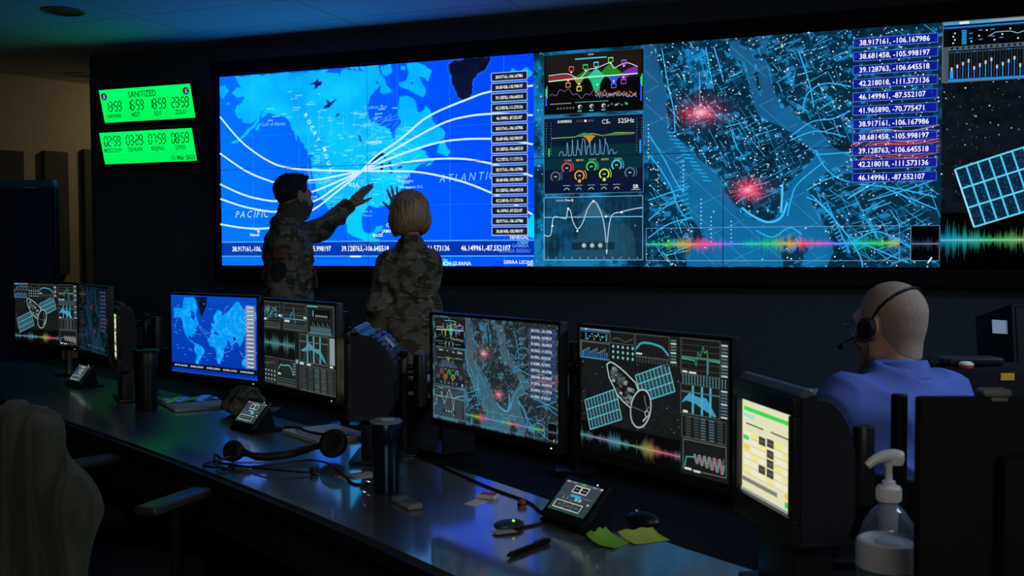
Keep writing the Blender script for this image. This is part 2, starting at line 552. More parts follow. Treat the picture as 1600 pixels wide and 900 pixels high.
class Scr:
    """a flat lit picture W x H metres; u to the right, v up, both 0..1"""
    STEP = 2.5e-5

    def __init__(s, W, H, grade=None):
        s.W, s.H, s.grade = W, H, grade
        s.V, s.C, s.F, s.n, s.k = [], [], [], 0, 1
        s.base = None

    def raster(s, img):
        """img (ny, nx, 3) in display values 0..1, row 0 at the bottom"""
        s.base = np.asarray(img, dtype=np.float64)

    def _xy(s, p):
        p = np.asarray(p, dtype=np.float64).reshape(-1, 2)
        return np.stack([(p[:, 0] - 0.5) * s.W, (p[:, 1] - 0.5) * s.H], -1)

    def _put(s, xy, faces, col, a=1.0):
        m = len(xy)
        if m == 0:
            return
        v = np.zeros((m, 3))
        v[:, 0], v[:, 2] = xy[:, 0], xy[:, 1]
        v[:, 1] = -s.k * s.STEP
        c = np.zeros((m, 4))
        c[:, :3] = np.asarray(col, dtype=np.float64) / 255.0
        c[:, 3] = a
        s.V.append(v)
        s.C.append(c)
        s.F += [tuple(i + s.n for i in f) for f in faces]
        s.n += m

    def up(s):
        s.k += 1
        return s

    def rect(s, u0, v0, u1, v1, col, a=1.0):
        s.up()
        s._put(s._xy([(u0, v0), (u1, v0), (u1, v1), (u0, v1)]), [(0, 1, 2, 3)], col, a)

    def frame(s, u0, v0, u1, v1, w, col, a=1.0):
        s.line([(u0, v0), (u1, v0), (u1, v1), (u0, v1), (u0, v0)], w, col, a)

    def line(s, pts, w, col, a=1.0, up=True):
        if up:
            s.up()
        P = s._xy(pts)
        hw = w * s.H / 2
        n = len(P)
        if n < 2:
            return
        d = P[1:] - P[:-1]
        L = np.linalg.norm(d, axis=1, keepdims=True) + 1e-9
        d = d / L
        t = np.zeros_like(P)
        t[0], t[-1] = d[0], d[-1]
        if n > 2:
            t[1:-1] = d[1:] + d[:-1]
        tl = np.linalg.norm(t, axis=1, keepdims=True)
        t = np.where(tl > 0.3, t / (tl + 1e-9), np.vstack([d, d[-1:]]))
        nn = np.stack([-t[:, 1], t[:, 0]], -1)
        xy = np.empty((2 * n, 2))
        xy[0::2], xy[1::2] = P + nn * hw, P - nn * hw
        s._put(xy, [(2 * i, 2 * i + 1, 2 * i + 3, 2 * i + 2) for i in range(n - 1)], col, a)

    def segs(s, A, B, w, cols, a=1.0):
        """many loose segments at once"""
        s.up()
        A, B = s._xy(A), s._xy(B)
        d = B - A
        d /= np.linalg.norm(d, axis=1, keepdims=True) + 1e-9
        nn = np.stack([-d[:, 1], d[:, 0]], -1) * (np.reshape(w, (-1, 1)) * s.H / 2)
        xy = np.stack([A + nn, A - nn, B - nn, B + nn], 1).reshape(-1, 2)
        c = np.repeat(np.broadcast_to(np.asarray(cols, float), (len(A), 3)), 4, 0)
        s._put(xy, [(4 * i, 4 * i + 1, 4 * i + 2, 4 * i + 3) for i in range(len(A))], c, a)

    def poly(s, pts, col, a=1.0):
        s.up()
        xy = s._xy(pts)
        tri = tessellate_polygon([[Vector((x, y, 0)) for x, y in xy]])
        s._put(xy, [tuple(t) for t in tri], col, a)

    def under(s, top, v_base, col, a=1.0):
        """area between a curve and a level"""
        s.up()
        t = np.asarray(top, float)
        b = np.stack([t[:, 0], np.full(len(t), v_base)], -1)
        xy = np.empty((2 * len(t), 2))
        xy[0::2], xy[1::2] = s._xy(t), s._xy(b)
        s._put(xy, [(2 * i, 2 * i + 1, 2 * i + 3, 2 * i + 2) for i in range(len(t) - 1)], col, a)

    def dots(s, uv, r, col, a=1.0, n=6):
        s.up()
        xy = s._xy(uv)
        m = len(xy)
        r = np.broadcast_to(np.asarray(r, float) * s.H, (m,))
        ang = np.arange(n) * 2 * pi / n
        ring = np.stack([np.cos(ang), np.sin(ang)], -1)
        P = (xy[:, None, :] + ring[None] * r[:, None, None]).reshape(-1, 2)
        c = np.repeat(np.broadcast_to(np.asarray(col, float), (m, 3)), n, 0)
        s._put(P, [tuple(range(i * n, i * n + n)) for i in range(m)], c, a)

    def ring(s, u, v, r, w, col, a0=0.0, a1=2 * pi, a=1.0, n=28):
        c = s._xy([(u, v)])[0]
        k = s.W / s.H
        pts = [(u + r / k * math.cos(a0 + (a1 - a0) * i / n), v + r * math.sin(a0 + (a1 - a0) * i / n)) for i in range(n + 1)]
        s.line(pts, w, col, a)

    def glow(s, u, v, ru, rv, col, a=1.0, n=28, pw=2.0):
        s.up()
        xy, al, fs = [(u, v)], [a], []
        R = 5
        for k in range(1, R + 1):
            q = k / R
            for i in range(n):
                t = 2 * pi * i / n
                xy.append((u + ru * q * math.cos(t), v + rv * q * math.sin(t)))
                al.append(a * (1 - q) ** pw)
        for i in range(n):
            j = (i + 1) % n
            fs.append((0, 1 + i, 1 + j))
            for k in range(R - 1):
                fs.append((1 + k * n + i, 1 + (k + 1) * n + i, 1 + (k + 1) * n + j, 1 + k * n + j))
        s._put(s._xy(xy), fs, col, np.array(al))

    def bars(s, us, vc, amp, w, cols, a=0.9):
        """vertical bars fading out up and down, a waveform"""
        s.up()
        m = len(us)
        us = np.asarray(us)
        amp = np.broadcast_to(np.asarray(amp, float), (m,))
        w = np.broadcast_to(np.asarray(w, float), (m,))
        rows = []
        for f, al in ((-1, 0.0), (-0.45, 0.35), (0, 1), (0.45, 0.35), (1, 0.0)):
            rows.append((vc + amp * f, al))
        P, A = [], []
        for vv, al in rows:
            P.append(np.stack([us - w / 2, vv], -1))
            P.append(np.stack([us + w / 2, vv], -1))
            A += [al * a, al * a]
        P = np.stack(P, 1)
        al = np.tile(np.array(A), m)
        xy = s._xy(P.reshape(-1, 2))
        fs = []
        for i in range(m):
            o = i * 10
            for k in range(4):
                fs.append((o + 2 * k, o + 2 * k + 1, o + 2 * k + 3, o + 2 * k + 2))
        c = np.repeat(np.broadcast_to(np.asarray(cols, float), (m, 3)), 10, 0)
        s._put(xy, fs, c, al)

    def text(s, t, u, v, size, col, align='l', bold=0, a=1.0, shear=0.0, sp=1.0, xs=1.0, rot=0.0):
        """size: cap height as a share of H; v is the baseline"""
        s.up()
        k = size * s.H / 0.72
        tot = sum(GLYPH[(bold, ch)][2] * sp for ch in t) * k * xs
        base = s._xy([(u, v)])[0]
        x = {'l': 0, 'c': -tot / 2, 'r': -tot}[align]
        cr, sr = math.cos(rot), math.sin(rot)
        for ch in t:
            co, fs, adv = GLYPH[(bold, ch)]
            if len(co):
                p = np.stack([x + (co[:, 0] + shear * co[:, 1]) * k * xs, co[:, 1] * k], -1)
                p = np.stack([p[:, 0] * cr - p[:, 1] * sr, p[:, 0] * sr + p[:, 1] * cr], -1) + base
                s._put(p, fs, col, a)
            x += adv * sp * k * xs

    def build(s, name, parent, loc=None, label=None, lamp=None):
        # lamp: per-channel true brightness of the backlit raster where the photograph is already fully exposed
        V, C, F = list(s.V), list(s.C), s.F
        nf = len(F)
        tot = np.array([len(f) for f in F], dtype=np.int32) if nf else np.zeros(0, np.int32)
        idx = np.fromiter((i for f in F for i in f), dtype=np.int32) if nf else np.zeros(0, np.int32)
        mi = np.ones(nf, np.int32)
        nv = s.n
        if s.base is not None:
            ny, nx = s.base.shape[:2]
            uu, vv = np.meshgrid(np.linspace(-0.5, 0.5, nx) * s.W, np.linspace(-0.5, 0.5, ny) * s.H)
            g = np.zeros((ny * nx, 3))
            g[:, 0], g[:, 2] = uu.ravel(), vv.ravel()
            c = np.ones((ny * nx, 4))
            c[:, :3] = s.base.reshape(-1, 3)
            V.append(g)
            C.append(c)
            j, i = np.meshgrid(np.arange(ny - 1), np.arange(nx - 1), indexing='ij')
            a0 = (j * nx + i).ravel() + nv
            q = np.stack([a0, a0 + 1, a0 + nx + 1, a0 + nx], -1).astype(np.int32)
            idx = np.concatenate([idx, q.ravel()])
            tot = np.concatenate([tot, np.full(len(q), 4, np.int32)])
            mi = np.concatenate([mi, np.zeros(len(q), np.int32)])
        V, C = np.concatenate(V), np.concatenate(C)
        if s.grade:
            C[:, :3] = s.grade(C[:, :3])
        sat = C[s.n:, :3] > 0.9
        C[:, :3] = srgb2lin(C[:, :3])
        if lamp is not None:
            C[s.n:, :3] *= np.where(sat, np.asarray(lamp), 1.0)
        me = bpy.data.meshes.new(name)
        me.vertices.add(len(V))
        me.vertices.foreach_set('co', V.astype(np.float32).ravel())
        me.loops.add(len(idx))
        me.loops.foreach_set('vertex_index', idx)
        me.polygons.add(len(tot))
        st = np.concatenate([[0], np.cumsum(tot)[:-1]]).astype(np.int32)
        me.polygons.foreach_set('loop_start', st)
        me.materials.append(SCREEN_MAT)
        me.materials.append(MARK_MAT)
        me.polygons.foreach_set('material_index', mi)
        me.update(calc_edges=True)
        at = me.color_attributes.new('picture', 'FLOAT_COLOR', 'POINT')
        at.data.foreach_set('color', C.astype(np.float32).ravel())
        o = bpy.data.objects.new(name, me)
        COL.objects.link(o)
        o.parent = parent
        if loc is not None:
            o.location = loc
        if label:
            o['label'] = label
        return o


# numpy picture helpers
def vnoise(ny, nx, cells, seed, octs=4):
    r = np.random.RandomState(seed)
    out = np.zeros((ny, nx))
    amp, tot = 1.0, 0.0
    for o in range(octs):
        cx, cy = int(cells * 2 ** o * nx / ny) + 2, int(cells * 2 ** o) + 2
        g = r.rand(cy + 1, cx + 1)
        y = np.linspace(0, cy - 1e-6, ny)
        x = np.linspace(0, cx - 1e-6, nx)
        yi, xi = y.astype(int), x.astype(int)
        fy, fx = (y - yi)[:, None], (x - xi)[None]
        fy, fx = fy * fy * (3 - 2 * fy), fx * fx * (3 - 2 * fx)
        out += amp * ((g[yi][:, xi] * (1 - fx) + g[yi][:, xi + 1] * fx) * (1 - fy) + (g[yi + 1][:, xi] * (1 - fx) + g[yi + 1][:, xi + 1] * fx) * fy)
        tot += amp
        amp *= 0.5
    return out / tot


def inside(ny, nx, poly, du=0.0, dv=0.0):
    x = np.linspace(0, 1, nx)[None] + du
    y = np.linspace(0, 1, ny)[:, None] + dv
    m = np.zeros((ny, nx), bool)
    n = len(poly)
    for i in range(n):
        x0, y0 = poly[i]
        x1, y1 = poly[(i + 1) % n]
        if y0 == y1:
            continue
        m ^= ((y0 > y) != (y1 > y)) & (x < (x1 - x0) * (y - y0) / (y1 - y0) + x0)
    return m


def blur(a, n):
    for _ in range(n):
        a = (np.roll(a, 1, 0) + np.roll(a, -1, 0) + 2 * a) / 4
        a = (np.roll(a, 1, 1) + np.roll(a, -1, 1) + 2 * a) / 4
    return a


def mixc(img, col, m):
    m = np.clip(m, 0, 1)[..., None]
    return img * (1 - m) + np.asarray(col, float) / 255.0 * m


def bez(pts, n=10):
    return [(p.x, p.y) for p in spline([(a, b, 0) for a, b in pts], n)]


NUMS = ['38.917161,-106.167986', '38.681458,-105.998197', '39.128763,-106.645518', '42.218018,-111.573136', '46.149961,-87.552107']


def america_map(W, H):
    s = Scr(W, H)
    ny, nx = 330, 580
    U, Vv = np.meshgrid(np.linspace(0, 1, nx), np.linspace(0, 1, ny))
    sea = np.stack([0 * U, 66 + 54 * np.clip(1.1 - U * 0.85 - Vv * 0.25, 0, 1), 252 - 2 * U], -1) / 255.0
    WU, WV = 0.010 * (vnoise(ny, nx, 26, 31, 4) - 0.5), 0.018 * (vnoise(ny, nx, 26, 32, 4) - 0.5)
    land = np.zeros((ny, nx), bool)
    for p in (LAND, L_SOUTH, L_ARC, L_BAFFIN, L_SM, L_NEWF, L_ICE, L_AFR, L_CUBA, L_BRA, L_SIB, L_NUN, L_KOD):
        land |= inside(ny, nx, p, WU, WV)
    land &= ~inside(ny, nx, L_VAN)
    m = blur(land.astype(float), 1)
    t = vnoise(ny, nx, 7, 3, 6)
    coast = np.clip(1 - np.abs(blur(m, 6) - 0.5) * 3, 0, 1) * m
    L = np.stack([0 + 16 * t, 158 + 52 * t + 30 * (1 - Vv) + 30 * coast, 255 + 0 * t], -1) / 255.0
    mtn = np.exp(-((U - 0.29 - 0.14 * (0.8 - Vv)) / 0.05) ** 2) * (Vv > 0.35)
    L = mixc(L, (10, 140, 240), mtn * (1.25 * vnoise(ny, nx, 12, 8, 5) - 0.35) * 0.9)
    img = sea * (1 - m[..., None]) + L * m[..., None]
    g = blur(inside(ny, nx, GREEN, WU * 1.6, WV * 1.6).astype(float), 1)
    img = mixc(img, (70, 150, 255), np.clip(blur(g, 3) * 2.2, 0, 1) * (1 - g) * 0.9)
    ice = 10 + 28 * vnoise(ny, nx, 16, 9, 4)
    img = img * (1 - g[..., None]) + np.stack([ice * 0.35, ice * 0.7, ice * 1.9], -1) / 255.0 * g[..., None]
    for p in (K1, K2, K3, K4, K5, K6, K7, K8, K9, K10, K11):
        img = mixc(img, (2, 22, 105), blur(inside(ny, nx, p).astype(float), 1))
    s.raster(np.clip(img, 0, 1))
    for u in np.arange(0.115, 1, 0.16):
        s.line([(u, 0.0), (u, 1)], 0.004, (70, 170, 255), 0.22)
    for v in (0.3, 0.68):
        s.line([(0, v), (1, v)], 0.003, (70, 170, 255), 0.18)
    # roads and small place names
    r = np.random.RandomState(5)
    A, B = [], []
    for _ in range(130):
        u, v = 0.3 + 0.32 * r.rand(), 0.3 + 0.42 * r.rand()
        a = r.choice([0, pi / 2, 0.5, -0.4]) + r.randn() * 0.15
        l = 0.02 + 0.05 * r.rand()
        A.append((u, v))
        B.append((u + l * math.cos(a), v + 1.6 * l * math.sin(a)))
    s.segs(A, B, 0.0028, (110, 225, 255), 0.4)
    A, B, w = [], [], []
    for _ in range(120):
        u, v = (0.3 + 0.33 * r.rand(), 0.3 + 0.5 * r.rand()) if r.rand() < 0.85 else (0.15 + 0.2 * r.rand(), 0.75 + 0.15 * r.rand())
        A.append((u, v))
        B.append((u + 0.006 + 0.022 * r.rand(), v))
        w.append(0.004 + 0.004 * r.rand())
    s.segs(A, B, np.array(w), (130, 235, 255), 0.5)
    for i, ch in enumerate('ROCKY'):
        s.text(ch, 0.291 + 0.010 * i, 0.775 - 0.032 * i, 0.021, (215, 250, 255), bold=1, rot=-1.0)
    for i, ch in enumerate('MOUN'):
        s.text(ch, 0.352 + 0.006 * i, 0.60 - 0.036 * i, 0.021, (215, 250, 255), bold=1, rot=-1.15)
    s.text('Gulf of Alaska', 0.145, 0.728, 0.019, (120, 200, 255))
    s.text('Hudson Bay', 0.49, 0.785, 0.019, (110, 190, 255))
    s.text('CANADA', 0.52, 0.612, 0.015, (235, 250, 255), 'c', 1)
    s.text('U.S.A.', 0.455, 0.402, 0.017, (235, 250, 255), 'c', 1)
    s.text('CUBA', 0.575, 0.195, 0.018, (235, 250, 255), 'c', 1)
    s.text('JAMAICA', 0.57, 0.166, 0.017, (235, 250, 255), 'c', 1)
    s.text('BELIZE', 0.53, 0.147, 0.014, (235, 250, 255), 'c', 1)
    s.text('Gulf of', 0.498, 0.268, 0.013, (120, 215, 255), 'c')
    s.text('Mexico', 0.498, 0.248, 0.013, (120, 215, 255), 'c')
    for t_, u, v in (('New York', 0.59, 0.44), ('Philadelphia', 0.595, 0.415), ('Washington, D.C.', 0.60, 0.385), ('Norfolk', 0.575, 0.355)):
        s.text(t_, u, v, 0.013, (190, 240, 255))
    s.text('PACIFIC', 0.049, 0.253, 0.037, (190, 230, 255), shear=0.25, sp=1.4, xs=0.86)
    s.text('ATLANTIC', 0.722, 0.408, 0.040, (110, 200, 255), shear=0.3, sp=1.35, rot=0.03, xs=0.85)
    s.dots([(0.112, 0.197), (0.123, 0.188), (0.131, 0.18)], [0.005, 0.004, 0.009], (200, 240, 255))
    s.text('Hawaii', 0.118, 0.155, 0.016, (240, 250, 255), 'c', 1)
    for i, a in enumerate((ARC0, ARC1, ARC2, ARC3, ARC4, ARC5, ARC6, ARC7, ARC8, ARC9)):
        s.line(bez(a, 14), 0.0095, (205, 240, 255))
    # bottom band
    s.rect(0, 0.049, 1, 0.124, (0, 35, 130), 0.78)
    s.line([(0, 0.124), (1, 0.124)], 0.006, (80, 165, 255))
    s.line([(0, 0.049), (1, 0.049)], 0.006, (80, 165, 255))
    s.rect(0.44, 0.043, 0.475, 0.052, (200, 250, 255))
    for i, t_ in enumerate(NUMS):
        s.text(t_, 0.037 + 0.1875 * i, 0.075, 0.0265, (255, 255, 255), bold=1, xs=0.78)
    s.text('GUATEMALA', 0.47, 0.098, 0.016, (70, 130, 220), 'c')
    for t_, u, v, c in (('SENEGAL', 0.985, 0.130, (230, 250, 255)), ('Dakar', 0.985, 0.108, (120, 180, 240)), ('GAMBIA', 0.985, 0.090, (90, 150, 230)), ('GUINEA BISSAU', 0.99, 0.066, (90, 140, 220)), ('SIERRA LEONE', 0.998, 0.012, (230, 250, 255)), ('Mo', 0.998, 0.0, (200, 230, 255))):
        s.text(t_, u, v, 0.017, c, 'r', 1)
    s.text('FRENCH GUIANA', 0.70, 0.004, 0.019, (230, 250, 255), 'l', 1)
    s.text('Paramaribo', 0.70, 0.026, 0.013, (180, 235, 255))
    for i, v in enumerate(np.linspace(0.9005, 0.1675, 16)):
        t_ = (NUMS + NUMS[:4] + NUMS[:5] + NUMS[:2])[i]
        s.rect(0.879, v - 0.0195, 0.9815, v + 0.0195, (24, 30, 46))
        s.frame(0.879, v - 0.0195, 0.9815, v + 0.0195, 0.0055, (150, 185, 230))
        s.text(t_, 0.930, v - 0.0075, 0.015, (250, 252, 255), 'c', 1, xs=0.70)
    s.rect(0.4992, 0, 0.5008, 1, (0, 40, 130), 0.75)
    s.rect(0, 0.505, 1, 0.509, (0, 40, 130), 0.7)
    return s


def rainbow(t):
    stops = [(0.0, (0, 190, 200)), (0.09, (40, 210, 90)), (0.16, (220, 190, 40)), (0.22, (255, 60, 120)), (0.29, (235, 60, 220)), (0.35, (60, 110, 255)), (0.42, (0, 200, 210))]
    t = t % 0.42
    for (a, c0), (b, c1) in zip(stops, stops[1:]):
        if a <= t <= b:
            q = (t - a) / (b - a)
            return tuple(c0[i] + (c1[i] - c0[i]) * q for i in range(3))
    return stops[0][1]


def eq_panels(s, big=True):
    """three analyser windows down the left side"""
    # first: dark equaliser
    s.rect(0.029, 0.708, 0.297, 0.984, (9, 9, 10))
    s.rect(0.034, 0.86, 0.292, 0.98, (40, 32, 26), 0.6)
    s.frame(0.029, 0.708, 0.297, 0.984, 0.004, (30, 70, 90))
    s.rect(0.115, 0.955, 0.20, 0.961, (70, 200, 215))
    s.rect(0.15, 0.972, 0.165, 0.978, (150, 150, 170))
    U = np.linspace(0.045, 0.282, 60)

    def bump(c, w, h):
        return [(u, 0.872 + h * math.exp(-((u - c) / w) ** 2)) for u in U]
    s.under([(u, 0.888 - 0.02 * max(0, (u - 0.10) / 0.04) if u > 0.1 else 0.888) for u in np.linspace(0.042, 0.135, 20)], 0.862, (150, 40, 50), 0.9)
    s.under(bump(0.145, 0.022, 0.030), 0.872, (30, 130, 45), 0.9)
    s.under(bump(0.21, 0.024, 0.052), 0.872, (35, 140, 50), 0.92)
    s.under(bump(0.172, 0.016, 0.035), 0.872, (60, 200, 170), 0.9)
    s.under(bump(0.172, 0.013, -0.075), 0.872, (30, 200, 140), 0.9)
    s.under(bump(0.125, 0.010, -0.036), 0.872, (140, 150, 60), 0.9)
    s.under(bump(0.219, 0.012, -0.038), 0.872, (60, 90, 220), 0.9)
    s.under([(u, 0.876 + 0.03 * (1 - math.exp(-((u - 0.23) / 0.025) ** 2))) for u in np.linspace(0.232, 0.282, 18)], 0.874, (130, 45, 190), 0.9)
    s.under(bump(0.245, 0.012, -0.02), 0.872, (130, 40, 180), 0.8)
    s.line([(0.042, 0.863), (0.16, 0.872), (0.282, 0.874)], 0.005, (190, 255, 190))
    s.line(bez([(0.042, 0.89), (0.095, 0.893), (0.125, 0.868), (0.15, 0.905), (0.172, 0.91), (0.185, 0.918), (0.21, 0.93), (0.219, 0.905), (0.235, 0.917), (0.255, 0.925), (0.282, 0.905)], 6), 0.003, (230, 230, 240))
    for u, v, c in ((0.105, 0.915, (210, 80, 90)), (0.143, 0.92, (60, 190, 80)), (0.172, 0.928, (80, 200, 230)), (0.211, 0.944, (110, 210, 120)), (0.246, 0.928, (170, 80, 220)), (0.096, 0.842, (200, 140, 80)), (0.126, 0.822, (220, 210, 90)), (0.175, 0.815, (40, 180, 90)), (0.219, 0.826, (80, 110, 240)), (0.245, 0.842, (160, 70, 210))):
        s.frame(u - 0.006, v - 0.010, u + 0.006, v + 0.010, 0.004, c)
        s.rect(u - 0.006, v + 0.006, u + 0.006, v + 0.012, c)
        s.dots([(u, v - 0.016 if v > 0.87 else v + 0.02)], 0.004, (255, 255, 255))
    r = np.random.RandomState(2)
    sp = [(0.045 + 0.2 * i / 60, 0.795 + 0.03 * math.sin(i * 0.12) ** 2 + 0.008 * math.sin(i * 0.9) - 0.0004 * i) for i in range(40)]
    s.line(sp, 0.0025, (120, 100, 170))
    n = 70
    us = 0.17 + 0.11 * np.arange(n) / n
    hs = 0.765 + 0.045 * (1 - np.arange(n) / n * 0.5) * (0.4 + 0.8 * r.rand(n))
    s.line(list(zip(us, hs)), 0.0025, (230, 130, 70))
    hs2 = 0.760 + 0.035 * (1 - np.arange(n) / n * 0.4) * (0.4 + 0.8 * r.rand(n))
    s.line(list(zip(us + 0.001, hs2)), 0.0025, (140, 200, 255))
    for u0, top in ((0.033, 0.83), (0.289, 0.86)):
        s.rect(u0, 0.75, u0 + 0.004, top - 0.02, (40, 90, 255))
        s.rect(u0, top - 0.035, u0 + 0.004, top, (40, 190, 200))
        s.rect(u0 + 0.0035, top - 0.045, u0 + 0.006, top + 0.012, (50, 220, 120))
    for u in (0.128, 0.160, 0.192):
        s.dots([(u, 0.738)], 0.012, (70, 70, 76), n=16)
        s.dots([(u, 0.738)], 0.009, (210, 210, 215), n=12)
        s.dots([(u + 0.002, 0.736)], 0.006, (40, 40, 44), n=10)
        s.rect(u - 0.006, 0.716, u + 0.005, 0.722, (50, 190, 200))
    s.rect(0.115, 0.757, 0.205, 0.760, (90, 170, 160))
    s.dots([(0.068 + 0.0085 * i, 0.735) for i in range(6)], 0.005, (90, 110, 110))
    s.dots([(0.205 + 0.009 * i, 0.737 + 0.006 * (i % 2)) for i in range(6)], 0.005, (80, 120, 125))
    s.rect(0.224, 0.735, 0.229, 0.743, (80, 220, 210))
    s.rect(0.251, 0.737, 0.256, 0.745, (80, 220, 210))
    s.dots([(0.048 + 0.005 * i, 0.757) for i in range(12)], 0.003, (170, 170, 170))
    # second: dark teal synthesiser
    s.rect(0.029, 0.339, 0.297, 0.692, (10, 26, 48))
    s.rect(0.031, 0.45, 0.295, 0.56, (10, 48, 60), 0.9)
    s.rect(0.031, 0.342, 0.295, 0.45, (14, 20, 52), 0.7)
    s.frame(0.029, 0.339, 0.297, 0.692, 0.004, (60, 120, 150))
    s.text('SURFEREQ', 0.066, 0.668, 0.012, (235, 240, 245), bold=1, shear=0.2, xs=0.9)
    s.rect(0.118, 0.667, 0.136, 0.678, (45, 55, 75))
    s.dots([(0.143, 0.672)], 0.006, (240, 240, 240), n=10)
    s.rect(0.149, 0.668, 0.165, 0.677, (70, 75, 90))
    s.text('C5', 0.187, 0.655, 0.020, (245, 245, 250))
    s.text('-s', 0.204, 0.655, 0.011, (245, 245, 250))
    s.text('525Hz', 0.230, 0.655, 0.021, (245, 245, 250))
    s.line([(0.05, 0.598), (0.115, 0.600), (0.13, 0.612), (0.165, 0.612), (0.19, 0.600), (0.225, 0.612), (0.275, 0.607)], 0.003, (180, 190, 120))
    s.under(bez([(0.11, 0.6), (0.128, 0.612), (0.14, 0.618), (0.155, 0.612), (0.17, 0.6)], 6), 0.6, (50, 150, 60), 0.9)
    s.poly([(0.135, 0.605), (0.172, 0.603), (0.163, 0.59), (0.154, 0.568), (0.146, 0.59)], (200, 150, 40), 0.85)
    s.under(bez([(0.175, 0.6), (0.2, 0.606), (0.225, 0.612), (0.25, 0.606), (0.27, 0.603)], 5), 0.6, (90, 130, 60), 0.8)
    us = 0.07 + 0.16 * np.arange(90) / 90
    hs = [0.515 + 0.075 * (abs(math.sin(i * 0.37 + 0.5 * math.sin(i * 0.9)))) ** 5 * (1 if 12 < i < 78 else 0.3) for i in range(90)]
    s.line(list(zip(us, hs)), 0.003, (120, 160, 210))
    for u0, h0, c in ((0.041, 0.55, (40, 210, 90)), (0.287, 0.575, (40, 150, 255))):
        s.rect(u0, 0.515, u0 + 0.004, h0, c)
    for i in range(12):
        s.dots([(0.035, 0.67 - i * 0.013), (0.049, 0.67 - i * 0.013), (0.28, 0.67 - i * 0.013), (0.293, 0.67 - i * 0.013)], 0.002, (120, 150, 170))
    for i, (u, c) in enumerate(((0.085, (170, 60, 70)), (0.118, (220, 150, 40)), (0.152, (60, 160, 70)), (0.186, (120, 170, 60)), (0.22, (40, 150, 150)))):
        s.rect(u, 0.488, u + 0.008, 0.497, c, 0.8)
        s.rect(u + 0.009, 0.488, u + 0.020, 0.497, (130, 140, 140), 0.7)
    for u, v, c in ((0.092, 0.458, (235, 70, 80)), (0.159, 0.461, (60, 225, 90)), (0.227, 0.464, (50, 215, 205)), (0.061, 0.419, (90, 110, 125)), (0.127, 0.421, (245, 160, 50)), (0.194, 0.425, (225, 230, 50)), (0.262, 0.428, (90, 110, 125))):
        s.dots([(u, v)], 0.024, (12, 30, 46), n=18)
        s.ring(u, v, 0.022, 0.006, c, -0.9, pi + 0.9)
        s.ring(u, v, 0.033, 0.003, c, -0.5, 0.8, n=8)
        s.line([(u - 0.004, v), (u + 0.004, v)], 0.005, (170, 190, 200))
    s.dots([(0.127, 0.396)], 0.008, (245, 160, 50), n=12)
    s.dots([(0.194, 0.40)], 0.008, (225, 230, 50), n=12)
    for u in (0.092, 0.125, 0.159, 0.193, 0.227):
        s.ring(u, 0.352, 0.012, 0.004, (150, 170, 190), 0.2, pi - 0.2, n=10)
        s.rect(u - 0.010, 0.374, u + 0.010, 0.378, (130, 150, 170), 0.8)
    s.text('SR', 0.270, 0.356, 0.018, (245, 245, 250), bold=1)
    s.rect(0.266, 0.349, 0.290, 0.351, (200, 210, 230))
    # third: clear glass equaliser over the city
    s.rect(0.029, 0.031, 0.296, 0.322, (14, 48, 70), 0.72)
    s.frame(0.029, 0.031, 0.296, 0.322, 0.004, (120, 180, 215))
    s.text('Pro-Q', 0.088, 0.303, 0.011, (235, 240, 250), bold=1)
    s.text('²', 0.106, 0.304, 0.011, (235, 240, 250))
    s.rect(0.062, 0.303, 0.085, 0.312, (140, 180, 200), 0.5)
    for i in range(14):
        s.line([(0.04 + 0.017 * i, 0.05), (0.04 + 0.017 * i, 0.30)], 0.0015, (60, 110, 140), 0.5)
    c1 = bez([(0.029, 0.147), (0.047, 0.147), (0.055, 0.227), (0.075, 0.228), (0.091, 0.224), (0.094, 0.26), (0.102, 0.26), (0.108, 0.215), (0.121, 0.175), (0.135, 0.20), (0.15, 0.27), (0.166, 0.30), (0.18, 0.27), (0.193, 0.20), (0.199, 0.11), (0.201, 0.06), (0.205, 0.16), (0.215, 0.235), (0.24, 0.25), (0.27, 0.262), (0.295, 0.268)], 5)
    s.under(bez([(0.10, 0.23), (0.13, 0.245), (0.166, 0.30), (0.195, 0.25), (0.22, 0.232)], 6), 0.23, (70, 110, 130), 0.55)
    s.under(bez([(0.105, 0.05), (0.12, 0.13), (0.145, 0.205), (0.17, 0.215), (0.2, 0.20), (0.25, 0.19), (0.272, 0.15), (0.278, 0.05)], 6), 0.035, (35, 75, 95), 0.6)
    s.line(c1, 0.004, (190, 215, 230))
    s.line([(0.029, 0.23), (0.296, 0.228)], 0.004, (120, 190, 225))
    s.dots([(0.052, 0.19), (0.096, 0.27), (0.121, 0.165), (0.165, 0.302), (0.199, 0.23), (0.24, 0.248)], 0.005, (255, 255, 255), n=8)
    s.rect(0.105, 0.078, 0.222, 0.112, (14, 34, 50), 0.8)
    for u in (0.140, 0.162, 0.184):
        s.dots([(u, 0.096)], 0.014, (60, 80, 95), n=16)
        s.dots([(u - 0.001, 0.098)], 0.010, (165, 185, 195), n=14)
    s.dots([(0.04 + 0.022 * i, 0.041) for i in range(12)], 0.003, (140, 190, 220))


